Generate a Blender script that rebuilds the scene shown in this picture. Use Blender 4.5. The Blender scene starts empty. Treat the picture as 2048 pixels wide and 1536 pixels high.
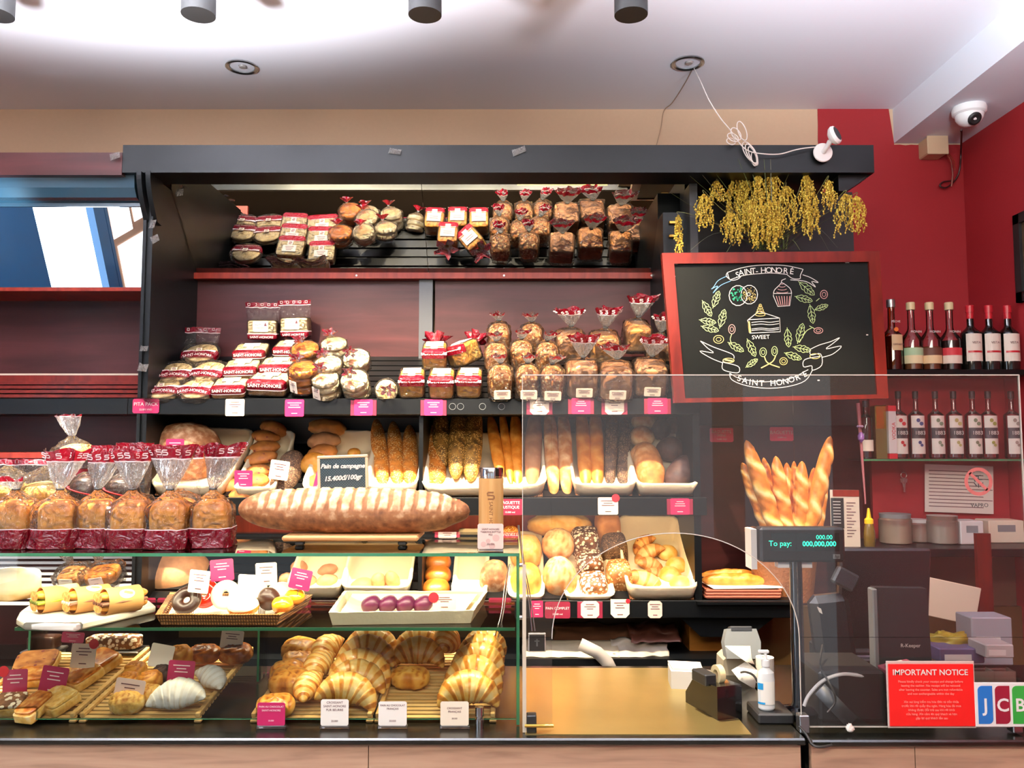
import bpy, math, random
from math import sin, cos, pi, sqrt, atan2, radians
from mathutils import Vector, Matrix, noise
random.seed(7)
SC = bpy.context.scene
COL = SC.collection
# ------------------------------------------------------------------ camera
FPX, PITCH, EYE = 1656.0, radians(4.21), 1.62
cd = bpy.data.cameras.new('camera'); cam = bpy.data.objects.new('camera', cd); COL.objects.link(cam)
cam.location = (0, 0, EYE); cam.rotation_euler = (pi/2 + PITCH, 0, 0)
cd.sensor_width = 36; cd.lens = FPX/2048*36; cd.clip_start = 0.02; cd.clip_end = 60
SC.camera = cam
# ------------------------------------------------------------------ world, exposure
SC.view_settings.view_transform = 'Standard'; SC.view_settings.look = 'None'
SC.view_settings.exposure = 0.45; SC.view_settings.gamma = 1; SC.view_settings.use_curve_mapping = False
SC.cycles.transparent_max_bounces = 24; SC.cycles.max_bounces = 8
SC.cycles.caustics_reflective = False; SC.cycles.caustics_refractive = False
SC.cycles.sample_clamp_indirect = 4.0
W = bpy.data.worlds.new('world'); SC.world = W; W.use_nodes = True
W.node_tree.nodes['Background'].inputs[0].default_value = (.80, .88, 1, 1)
W.node_tree.nodes['Background'].inputs[1].default_value = 0.6
def lamp(kind, name, loc, target, power, color, **kw):
    d = bpy.data.lights.new(name, kind); d.energy = power; d.color = color
    for k, v in kw.items(): setattr(d, k, v)
    o = bpy.data.objects.new(name, d); COL.objects.link(o); o.location = loc
    o.rotation_euler = (Vector(target)-Vector(loc)).to_track_quat('-Z', 'Y').to_euler()
    return o
WARM = (1, .80, .55); COOL = (.80, .90, 1)
# added area light filling the scene from the front, behind and above the viewer
lamp('AREA', 'front_fill_light', (0.2, -.3, 2.75), (0.1, 2.9, 1.3), 46, (1, .89, .74), shape='RECTANGLE', size=2.4, size_y=.5)
lamp('SPOT', 'added_ceiling_uplight', (-1.2, 1.40, 2.30), (-1.2, 1.4001, 3.1), 950, (.90, .93, 1), spot_size=radians(136), spot_blend=.35, shadow_soft_size=.12)  # added unseen spot, its cone shaped to whiten the left of the ceiling
lamp('SPOT', 'added_ceiling_uplight', (.95, 1.2, 2.45), (1.05, 1.3, 3.1), 230, (.84, .90, 1), spot_size=radians(146), spot_blend=.4, shadow_soft_size=.12)  # second added spot, brightens the right ceiling and the beam face
# the four black ceiling spots aimed at the bread shelves
SPOTX = [-1.50, -.935, -.26, .353]
for i, x in enumerate(SPOTX):
    lamp('SPOT', 'shelf_spot', (x, 2.40, 2.88), ((-1.45, 2.55, 1.5), (-.66, 3.15, 1.75), (-.27, 3.12, 1.75), (.42, 3.12, 1.5))[i], (640, 330, 330, 260)[i], WARM, spot_size=radians((58, 62, 62, 70)[i]), spot_blend=.85, shadow_soft_size=.028)
    lamp('SPOT', 'case_spot', (x+.01, 2.40, 2.88), ((-1.3, 2.2, 1.3), (-.65, 2.3, 1.3), (-.3, 2.2, 1.2), (.42, 2.35, .92))[i], (150, 85, 80, 330)[i], WARM, spot_size=radians(46), spot_blend=.8, shadow_soft_size=.03)
# warm strip under the middle shelf board and in the counter case
lamp('AREA', 'shelf_strip_light', (-.32, 3.10, 1.355), (-.32, 3.40, 1.02), 6.5, (1, .70, .36), shape='RECTANGLE', size=1.9, size_y=.02)
lamp('AREA', 'case_strip_light', (-.75, 2.17, 1.325), (-.75, 2.36, .95), 5, (1, .84, .58), shape='RECTANGLE', size=1.4, size_y=.02)
lamp('AREA', 'case_strip_light', (-.75, 2.58, 1.325), (-.75, 2.40, .95), 3, (1, .86, .62), shape='RECTANGLE', size=1.4, size_y=.02)
lamp('SPOT', 'baguette_fill_spot', (1.25, 1.6, 2.9), (1.08, 3.22, 1.42), 210, WARM, spot_size=radians(26), spot_blend=.9, shadow_soft_size=.04)  # added spot with no fitting, brightens the tall baguettes
lamp('SPOT', 'valance_fill_spot', (-2.0, 2.62, 2.15), (-1.95, 3.06, 2.52), 60, (.62, .84, 1), spot_size=radians(30), spot_blend=.9, shadow_soft_size=.05)  # added cool spot with no fitting, puts the bluish brightness on the valance
lamp('SPOT', 'basket_spot', (1.09, 3.36, 2.05), (1.09, 3.30, 1.3), 26, (1, .62, .28), spot_size=radians(60), spot_blend=.9, shadow_soft_size=.03)

# ------------------------------------------------------------------ pixel -> place
def ray(px, py):
    v = (768-py)/FPX
    y = cos(PITCH)-sin(PITCH)*v; z = sin(PITCH)+cos(PITCH)*v
    return Vector(((px-1024)/FPX/y, 1.0, z/y))
def P(px, py, Y):
    r = ray(px, py); return Vector((r.x*Y, Y, EYE+r.z*Y))
def PZ(px, py, z):
    r = ray(px, py); Y = (z-EYE)/r.z; return Vector((r.x*Y, Y, z))
class Frame:                      # a sloping shelf surface: Y0,z0 its front edge, ang its rise
    def __init__(s, Y0, z0, deg):
        s.o = Vector((0, Y0, z0)); s.a = radians(deg)
        s.n = Vector((0, -sin(s.a), cos(s.a))); s.R = Matrix.Rotation(s.a, 4, 'X')
    def at(s, px, py, off=0):
        r = ray(px, py); o = Vector((0, 0, EYE)); q = s.o+s.n*off
        return o + r*((q-o).dot(s.n)/r.dot(s.n))
    def M(s, px, py, h=0, rz=0, rx=0, ry=0, extra=0):   # item of height h whose middle is seen at px,py
        p = s.at(px, py, h/2+extra) - s.n*(h/2)
        return Matrix.Translation(p) @ s.R @ Matrix.Rotation(radians(rz), 4, 'Z') @ Matrix.Rotation(radians(rx), 4, 'X') @ Matrix.Rotation(radians(ry), 4, 'Y')
def T(x, y=None, z=None): return Matrix.Translation(Vector(x) if y is None else Vector((x, y, z)))
def RX(a): return Matrix.Rotation(radians(a), 4, 'X')
def RY(a): return Matrix.Rotation(radians(a), 4, 'Y')
def RZ(a): return Matrix.Rotation(radians(a), 4, 'Z')
def along(p, q, roll=0):          # local +Y runs from p to q
    y = (q-p).normalized(); x = y.cross(Vector((0, 0, 1))); x = Vector((1, 0, 0)) if x.length < 1e-4 else x.normalized()
    z = x.cross(y); m = Matrix((x, y, z)).transposed().to_4x4()
    return T(p) @ m @ RY(roll)
def along_face(p, q, roll=0):     # local +Y runs from p to q, local +Z turned to the front of the shop
    y = (q-p).normalized(); f = Vector((0, -1, .15)); z = (f-y*f.dot(y)).normalized(); x = y.cross(z)
    return T(p) @ Matrix((x, y, z)).transposed().to_4x4() @ RY(roll)
# ------------------------------------------------------------------ materials
def C(h):
    h = h.lstrip('#'); f = lambda c: c/12.92 if c <= .04045 else ((c+.055)/1.055)**2.4
    return tuple(f(int(h[i:i+2], 16)/255) for i in (0, 2, 4)) + (1,)
def mat(name):
    m = bpy.data.materials.new(name); m.use_nodes = True; nt = m.node_tree; nt.nodes.clear()
    out = nt.nodes.new('ShaderNodeOutputMaterial'); return m, nt, out
def N(nt, t, **kw):
    n = nt.nodes.new('ShaderNode'+t)
    for k, v in kw.items():
        if k in n.inputs: n.inputs[k].default_value = v
        else: setattr(n, k, v)
    return n
def L(nt, a, b): nt.links.new(a, b)
def plain(name, col, rough=.5, metal=0, spec=.5, coat=0, emit=None, es=1, bump=0, bs=40, var=0, trans=0, subs=0, aniso=None):
    m, nt, out = mat(name)
    b = N(nt, 'BsdfPrincipled'); b.inputs['Base Color'].default_value = C(col) if isinstance(col, str) else col
    b.inputs['Roughness'].default_value = rough; b.inputs['Metallic'].default_value = metal
    b.inputs['Specular IOR Level'].default_value = spec; b.inputs['Coat Weight'].default_value = coat
    b.inputs['Transmission Weight'].default_value = trans
    if emit: b.inputs['Emission Color'].default_value = C(emit); b.inputs['Emission Strength'].default_value = es
    if bump or var:
        tc = N(nt, 'TexCoord'); no = N(nt, 'TexNoise'); no.inputs['Scale'].default_value = bs; no.inputs['Detail'].default_value = 4
        L(nt, tc.outputs['Object'], no.inputs['Vector'])
        if bump:
            bp = N(nt, 'Bump'); bp.inputs['Strength'].default_value = bump; bp.inputs['Distance'].default_value = .004
            L(nt, no.outputs['Fac'], bp.inputs['Height']); L(nt, bp.outputs['Normal'], b.inputs['Normal'])
        if var:
            mr = N(nt, 'MapRange'); mr.inputs['To Min'].default_value = 1-var; mr.inputs['To Max'].default_value = 1+var
            mx = N(nt, 'Mix', data_type='RGBA', blend_type='MULTIPLY'); mx.inputs['Factor'].default_value = 1
            mx.inputs['A'].default_value = b.inputs['Base Color'].default_value
            L(nt, no.outputs['Fac'], mr.inputs['Value']); L(nt, mr.outputs['Result'], mx.inputs['B']); 
            mxo = [o for o in mx.outputs if o.type == 'RGBA'][0]
            mi = [i for i in mx.inputs if i.type == 'RGBA']; mi[0].default_value = b.inputs['Base Color'].default_value
            for l in list(nt.links):
                if l.to_node == mx: nt.links.remove(l)
            L(nt, mr.outputs['Result'], mi[1]); L(nt, mxo, b.inputs['Base Color'])
    L(nt, b.outputs[0], out.inputs[0]); return m
def ramp(nt, stops):
    r = N(nt, 'ValToRGB'); e = r.color_ramp.elements
    while len(e) > 1: e.remove(e[-1])
    e[0].position = stops[0][0]; e[0].color = C(stops[0][1])
    for p, c in stops[1:]:
        x = e.new(p); x.color = C(c)
    return r
def crust(name, stops, scale=35, amt=.35, rough=.5, bump=.35, bs=90, speck=None, coat=0, spec=.4):
    """bread: colour ramp driven by the 'tone' attribute (0 pale, 1 dark bake) plus fine noise; speck = (colour, scale, size)"""
    m, nt, out = mat(name)
    b = N(nt, 'BsdfPrincipled'); b.inputs['Roughness'].default_value = rough; b.inputs['Coat Weight'].default_value = coat
    b.inputs['Specular IOR Level'].default_value = spec; b.inputs['Coat Roughness'].default_value = .25
    at = N(nt, 'Attribute', attribute_name='tone'); tc = N(nt, 'TexCoord')
    no = N(nt, 'TexNoise'); no.inputs['Scale'].default_value = scale; no.inputs['Detail'].default_value = 5
    L(nt, tc.outputs['Object'], no.inputs['Vector'])
    ms = N(nt, 'MapRange'); ms.inputs['From Min'].default_value = .25; ms.inputs['From Max'].default_value = .75
    ms.inputs['To Min'].default_value = -amt; ms.inputs['To Max'].default_value = amt
    L(nt, no.outputs['Fac'], ms.inputs['Value'])
    ad = N(nt, 'Math', operation='ADD'); L(nt, at.outputs['Fac'], ad.inputs[0]); L(nt, ms.outputs['Result'], ad.inputs[1])
    rp = ramp(nt, stops); L(nt, ad.outputs[0], rp.inputs['Fac']); colo = rp.outputs['Color']
    n2 = N(nt, 'TexNoise'); n2.inputs['Scale'].default_value = bs; n2.inputs['Detail'].default_value = 4
    L(nt, tc.outputs['Object'], n2.inputs['Vector']); hgt = n2.outputs['Fac']
    if speck:
        vo = N(nt, 'TexVoronoi'); vo.inputs['Scale'].default_value = speck[1]; L(nt, tc.outputs['Object'], vo.inputs['Vector'])
        lt = N(nt, 'Math', operation='LESS_THAN'); L(nt, vo.outputs['Distance'], lt.inputs[0]); lt.inputs[1].default_value = speck[2]
        n3 = N(nt, 'TexNoise'); n3.inputs['Scale'].default_value = 22; L(nt, tc.outputs['Object'], n3.inputs['Vector'])
        g = N(nt, 'Math', operation='GREATER_THAN'); L(nt, n3.outputs['Fac'], g.inputs[0]); g.inputs[1].default_value = speck[3] if len(speck) > 3 else .42
        mu = N(nt, 'Math', operation='MULTIPLY'); L(nt, lt.outputs[0], mu.inputs[0]); L(nt, g.outputs[0], mu.inputs[1])
        mx = N(nt, 'MixRGB'); L(nt, mu.outputs[0], mx.inputs['Fac']); L(nt, colo, mx.inputs['Color1']); mx.inputs['Color2'].default_value = C(speck[0])
        colo = mx.outputs[0]
        a2 = N(nt, 'Math', operation='ADD'); L(nt, mu.outputs[0], a2.inputs[0]); L(nt, hgt, a2.inputs[1]); hgt = a2.outputs[0]
    L(nt, colo, b.inputs['Base Color'])
    bp = N(nt, 'Bump'); bp.inputs['Strength'].default_value = bump; bp.inputs['Distance'].default_value = .003
    L(nt, hgt, bp.inputs['Height']); L(nt, bp.outputs['Normal'], b.inputs['Normal'])
    L(nt, b.outputs[0], out.inputs[0]); return m
def film(name, tint=(1, 1, 1, 1), refl=.06, rough=.03, bump=0, bs=30, milk=0, milkcol=(1, 1, 1, 1), stretch=None, fres=True):
    """thin glass or cellophane: see-through, glossy at grazing angles, optionally a little milky"""
    m, nt, out = mat(name)
    tr = N(nt, 'BsdfTransparent'); tr.inputs[0].default_value = tint
    gl = N(nt, 'BsdfGlossy'); gl.inputs['Roughness'].default_value = rough
    mix = N(nt, 'MixShader'); base = tr.outputs[0]
    nrm = None
    if bump:
        tc = N(nt, 'TexCoord'); mp = N(nt, 'Mapping'); no = N(nt, 'TexNoise'); no.inputs['Scale'].default_value = bs
        no.inputs['Detail'].default_value = 3; no.inputs['Distortion'].default_value = 1.6
        if stretch: mp.inputs['Scale'].default_value = stretch
        L(nt, tc.outputs['Object'], mp.inputs[0]); L(nt, mp.outputs[0], no.inputs['Vector'])
        bp = N(nt, 'Bump'); bp.inputs['Strength'].default_value = bump; bp.inputs['Distance'].default_value = .02
        L(nt, no.outputs['Fac'], bp.inputs['Height']); nrm = bp.outputs['Normal']; L(nt, nrm, gl.inputs['Normal'])
    if milk:
        df = N(nt, 'BsdfDiffuse'); df.inputs[0].default_value = milkcol
        tl = N(nt, 'BsdfTranslucent'); tl.inputs[0].default_value = milkcol
        m0 = N(nt, 'MixShader'); m0.inputs[0].default_value = .4; L(nt, df.outputs[0], m0.inputs[1]); L(nt, tl.outputs[0], m0.inputs[2])
        m1 = N(nt, 'MixShader'); m1.inputs[0].default_value = milk; L(nt, tr.outputs[0], m1.inputs[1]); L(nt, m0.outputs[0], m1.inputs[2]); base = m1.outputs[0]
    if fres:
        lw = N(nt, 'Fresnel'); lw.inputs['IOR'].default_value = 1.45
        if nrm: L(nt, nrm, lw.inputs['Normal'])
        ad = N(nt, 'Math', operation='ADD', use_clamp=True); L(nt, lw.outputs[0], ad.inputs[0]); ad.inputs[1].default_value = refl
        L(nt, ad.outputs[0], mix.inputs[0])
    else: mix.inputs[0].default_value = refl
    L(nt, base, mix.inputs[1]); L(nt, gl.outputs[0], mix.inputs[2]); L(nt, mix.outputs[0], out.inputs[0]); return m
def wood(name, stops, scale=(1, 12, 12), ns=3, rough=.45, bump=.1, coat=0, det=6):
    m, nt, out = mat(name)
    b = N(nt, 'BsdfPrincipled'); b.inputs['Roughness'].default_value = rough; b.inputs['Coat Weight'].default_value = coat*.4; b.inputs['Coat Roughness'].default_value = .15; b.inputs['Specular IOR Level'].default_value = .18
    tc = N(nt, 'TexCoord'); mp = N(nt, 'Mapping'); mp.inputs['Scale'].default_value = scale
    no = N(nt, 'TexNoise'); no.inputs['Scale'].default_value = ns; no.inputs['Detail'].default_value = det; no.inputs['Distortion'].default_value = .6
    L(nt, tc.outputs['Object'], mp.inputs[0]); L(nt, mp.outputs[0], no.inputs['Vector'])
    rp = ramp(nt, stops); L(nt, no.outputs['Fac'], rp.inputs['Fac']); L(nt, rp.outputs[0], b.inputs['Base Color'])
    bp = N(nt, 'Bump'); bp.inputs['Strength'].default_value = bump; bp.inputs['Distance'].default_value = .003
    L(nt, no.outputs['Fac'], bp.inputs['Height']); L(nt, bp.outputs['Normal'], b.inputs['Normal'])
    L(nt, b.outputs[0], out.inputs[0]); return m
MT = dict(
 ceiling=plain('ceiling_paint', '#eae8ee', .75, bump=.05, bs=60),
 cream=plain('cream_paint', '#c9ab8e', .8, bump=.05, bs=60, var=.04),
 red=plain('red_paint', '#9c1c22', .7, bump=.12, bs=120, var=.06),
 beam=plain('beam_paint', '#dfe2ea', .7, bump=.04),
 floor=plain('floor_tile', '#6b5b50', .3), shopwall=plain('shop_wall_paint', '#c8a184', .8),
 black=plain('black_lacquer', '#07090a', .40, var=.15, bs=6, coat=.0, spec=.22),
 blackmat=plain('matte_black', '#121212', .55), plastic=plain('black_plastic', '#17171a', .38),
 dgrey=plain('dark_grey_plastic', '#2c2f33', .45), grey=plain('grey_plastic', '#7b8183', .5), white=plain('white_plastic', '#eeeeee', .4),
 brown=wood('brown_stained_panel', [(.3, '#321716'), (.7, '#462120')], (1, 1, 8), 2.2, .38, .04, .08),
 redwood=wood('red_stained_wood', [(.3, '#6d2118'), (.7, '#8e3020')], (8, 1, 1), 4, .35, .05, .2),
 frame=wood('mahogany_frame', [(.3, '#4a120c'), (.7, '#6b1c12')], (6, 1, 1), 4, .35, .05, .2),
 front=wood('pale_oak_laminate', [(.25, '#8d6f5c'), (.45, '#b39078'), (.62, '#bd9c82'), (.8, '#a07f69')], (1.2, 6, 16), 2.4, .5, .06),
 granite=plain('black_granite', '#15140f', .24, var=.25, bs=160, spec=.7),
 glass=film('clear_glass', (.97, .99, .975, 1), .0, .0), acrylic=film('clear_acrylic', (.95, .94, .94, 1), .0, .01, milk=.022, milkcol=(.95, .85, .80, 1)),
 edge=plain('green_glass_edge', '#58b583', .1, trans=.5, coat=.5), edge2=plain('bright_acrylic_edge', '#cfc9bf', .15, coat=.4),
 mirror=plain('mirror_silver', '#dfe3e3', .0, metal=1), chrome=plain('chrome', '#d8d8d8', .12, metal=1), steel=plain('brushed_steel', '#b8b8b8', .28, metal=1),
 brass=plain('brass_handle', '#c59a4a', .3, metal=1),
 cello=film('cellophane', (1, .99, .985, 1), .02, .08, bump=.9, bs=38, milk=.015),
 cello2=film('gathered_cellophane', (1, .98, .97, 1), .14, .10, bump=1.0, bs=60, milk=.12, stretch=(2.2, 2.2, .5)),
 redp=film('red_printed_film', (.35, .01, .03, 1), .02, .12, bump=.6, bs=40, milk=.75, milkcol=C('#84081f')),
 paper=plain('white_paper', '#f4efe6', .7), cream_card=plain('cream_card', '#f3e6cf', .6), ink=plain('brown_ink', '#5a3038', .7),
 pink=plain('raspberry_card', '#b01b52', .45, coat=.2), hot=plain('hot_pink_card', '#d8205c', .45, coat=.2), maroon=plain('maroon_card', '#7e1630', .45, coat=.2),
 rose=plain('pale_rose_card', '#eccfc4', .5), dot=plain('red_sticker', '#d3202f', .5), whiteink=plain('white_ink', '#f3dfe0', .6),
 holder=film('clear_card_holder', (.97, .97, .97, 1), .05, .05, milk=.06),
 cloth=plain('white_cotton_cloth', '#e6d7b6', .9, bump=.5, bs=45), cloth2=plain('cream_parchment', '#ecd9ab', .7, bump=.2, bs=25),
 bamboo=wood('bamboo_wood', [(.3, '#c08a4f'), (.7, '#dcae74')], (30, 30, 1), 2, .4, .05), 
 ttray=wood('pale_pine_slats', [(.3, '#d9a862'), (.7, '#efcb8b')], (2, 20, 20), 3, .5, .1), board=wood('light_board', [(.3, '#c08a57'), (.7, '#d9a873')], (2, 12, 12), 3, .5, .1),
 wicker=plain('wicker', '#a9713a', .6, bump=1.0, bs=160, var=.35), whiteboard=plain('white_serving_board', '#f1ead9', .35, coat=.3),

 chalkboard=plain('chalkboard', '#080a07', .6, var=.3, bs=9, spec=.15), chalk=plain('white_chalk', '#e8e6e0', .9), chalkg=plain('green_chalk', '#b6cf8e', .9),
 chalky=plain('yellow_chalk', '#d8c27a', .9), chalkb=plain('blue_chalk', '#6f9fd0', .9), chalkt=plain('teal_chalk', '#2f9c78', .9), chalkr=plain('pink_chalk', '#cf9a94', .9),
)
CR = dict(
 toast=crust('toast_crumb', [(0, '#f4dfae'), (.5, '#e6c78b'), (1, '#b57f42')], 30, .25, .7, .2),
 brioche=crust('brioche_crust', [(0, '#ffdc86'), (.4, '#fbb04a'), (.8, '#e2852c'), (1, '#a84e18')], 22, .22, .38, .25, coat=.3),
 brown=crust('brown_loaf_crust', [(0, '#e8b97c'), (.5, '#c48546'), (1, '#8a4d22')], 26, .25, .55, .3),
 tan=crust('tan_loaf_crust', [(0, '#d8a878'), (.5, '#b07c52'), (1, '#74482c')], 24, .25, .65, .25),
 nut=crust('nut_loaf_crust', [(0, '#d99d5c'), (.5, '#b0703a'), (1, '#6e3c1d')], 40, .35, .6, .9, 60, ('#ecc88c', 95, .38)),
 muffin=crust('muffin_crust', [(0, '#fff6dc'), (.5, '#fdeab8'), (.85, '#eebb6a'), (1, '#c98438')], 25, .18, .6, .2),
 bagel=crust('golden_bagel_crust', [(0, '#eaa750'), (.5, '#d27e2c'), (1, '#9c4f17')], 22, .25, .35, .2, coat=.4),
 seed=crust('pumpkin_seed_crust', [(0, '#c9933f'), (.5, '#8f6526'), (1, '#4a3414')], 50, .45, .6, 1.0, 130, ('#e2b765', 150, .36)),
 seed2=crust('sesame_crust', [(0, '#eda950'), (.5, '#cd7d2c'), (1, '#7c4517')], 45, .35, .55, .9, 110, ('#f6dca0', 170, .33)),
 poppy=crust('dark_seeded_crust', [(0, '#8a6a48'), (.5, '#5c4330'), (1, '#2e2019')], 50, .4, .7, 1.0, 120, ('#b8946a', 190, .3)),
 oat=crust('oat_flake_crust', [(0, '#a8764a'), (.5, '#7c4f2c'), (1, '#40240f')], 50, .4, .6, 1.2, 60, ('#fbf0d8', 80, .46, .36)),
 flour=crust('floured_crust', [(0, '#fff4df'), (.3, '#f0c58c'), (.65, '#c9823f'), (1, '#8a4c1e')], 30, .25, .7, .35),
 flourg=crust('floured_rye_crust', [(0, '#f3e2cb'), (.28, '#d6ae86'), (.55, '#9c6740'), (1, '#52290f')], 42, .3, .75, .4),
 golden=crust('golden_crust', [(0, '#fbe0a0'), (.35, '#eeb553'), (.7, '#cc7f29'), (1, '#8c4a15')], 24, .25, .45, .3),
 dark=crust('dark_rye_crust', [(0, '#7d5a48'), (.5, '#54392e'), (1, '#2c1c18')], 30, .3, .6, .4),
 crois=crust('croissant_crust', [(0, '#fbe0a0'), (.35, '#f3bb5c'), (.7, '#d98a32'), (1, '#8e4716')], 45, .22, .32, .25, coat=.35),
 pastry=crust('glazed_pastry', [(0, '#f6c56a'), (.5, '#c8701f'), (1, '#6c2f0d')], 40, .35, .25, .35, coat=.6),
 flaky=crust('flaky_pastry_side', [(0, '#fbe6ad'), (.5, '#eebf63'), (1, '#b8732a')], 70, .3, .5, .6),
 sugar=crust('powdered_sugar', [(0, '#fffdf8'), (.75, '#efe8dc'), (1, '#d8c09a')], 35, .3, .9, .4),
 bread=crust('baguette_crust', [(0, '#fde0a0'), (.3, '#f0ae52'), (.65, '#d07c27'), (1, '#96501a')], 30, .2, .42, .35, coat=.15),
 purple=crust('purple_glaze', [(0, '#5e1c40'), (1, '#3a0f28')], 20, .3, .35, .15),
 choc=crust('chocolate_glaze', [(0, '#3e2216'), (1, '#241009')], 20, .3, .38, .05, coat=.15),
 pinkish=crust('cranberry_roll_crust', [(0, '#e2a45c'), (.5, '#b97436'), (1, '#6e3420')], 26, .3, .6, .35, 90, ('#7c2f30', 45, .22, .5)),
 grain=crust('grain_heads', [(0, '#f2e06a'), (.5, '#d2b23c'), (1, '#8d6c20')], 60, .4, .7, .2),
 crumb=crust('cut_crumb', [(0, '#e3c184'), (.5, '#c08a48'), (1, '#70421c')], 90, .45, .8, .9, 130),
)
def weave(name, c0, c1, sc):
    m, nt, out = mat(name); b = N(nt, 'BsdfPrincipled'); b.inputs['Roughness'].default_value = .6; tc = N(nt, 'TexCoord'); hs = []
    for d in ('X', 'Z'):
        wv = N(nt, 'TexWave', bands_direction=d); wv.inputs['Scale'].default_value = sc if d == 'X' else sc*.8; wv.inputs['Distortion'].default_value = 1.2; L(nt, tc.outputs['Object'], wv.inputs[0]); hs.append(wv)
    mu = N(nt, 'Math', operation='MULTIPLY'); L(nt, hs[0].outputs['Fac'], mu.inputs[0]); L(nt, hs[1].outputs['Fac'], mu.inputs[1])
    rp = ramp(nt, [(0, c0), (.55, c1)]); L(nt, mu.outputs[0], rp.inputs['Fac']); L(nt, rp.outputs[0], b.inputs['Base Color'])
    bp = N(nt, 'Bump'); bp.inputs['Strength'].default_value = .8; bp.inputs['Distance'].default_value = .003; L(nt, mu.outputs[0], bp.inputs['Height']); L(nt, bp.outputs['Normal'], b.inputs['Normal']); L(nt, b.outputs[0], out.inputs[0]); return m
MT['wicker'] = weave('woven_wicker', '#5a3012', '#b87c3e', 45)
# ------------------------------------------------------------------ mesh helpers
MESHES = {}
def mesh(name, V, F, mats, mi=None, tone=None, smooth=True, split=None):
    me = bpy.data.meshes.new(name); me.from_pydata([tuple(v) for v in V], [], F); 
    for m in (mats if isinstance(mats, (list, tuple)) else [mats]): me.materials.append(m)
    if mi is not None: me.polygons.foreach_set('material_index', mi)
    if smooth: me.polygons.foreach_set('use_smooth', [True]*len(F))
    if tone is not None:
        a = me.attributes.new('tone', 'FLOAT', 'POINT'); a.data.foreach_set('value', [float(t) for t in tone])
    me.update()
    if split and smooth:
        try: me.set_sharp_from_angle(angle=radians(split))
        except Exception: pass
    return me
def put(name, me, M=None, parent=None, label=None, cat=None, group=None, kind=None):
    o = bpy.data.objects.new(name, me); COL.objects.link(o)
    if parent is not None:
        o.parent = parent; o.matrix_local = M if M is not None else Matrix()
    elif M is not None: o.matrix_world = M
    if label: o['label'] = label
    if cat: o['category'] = cat
    if group: o['group'] = group
    if kind: o['kind'] = kind
    return o
def thing(name, label, cat, M=None, group=None): return put(name, None, M or Matrix(), None, label, cat, group)
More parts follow.
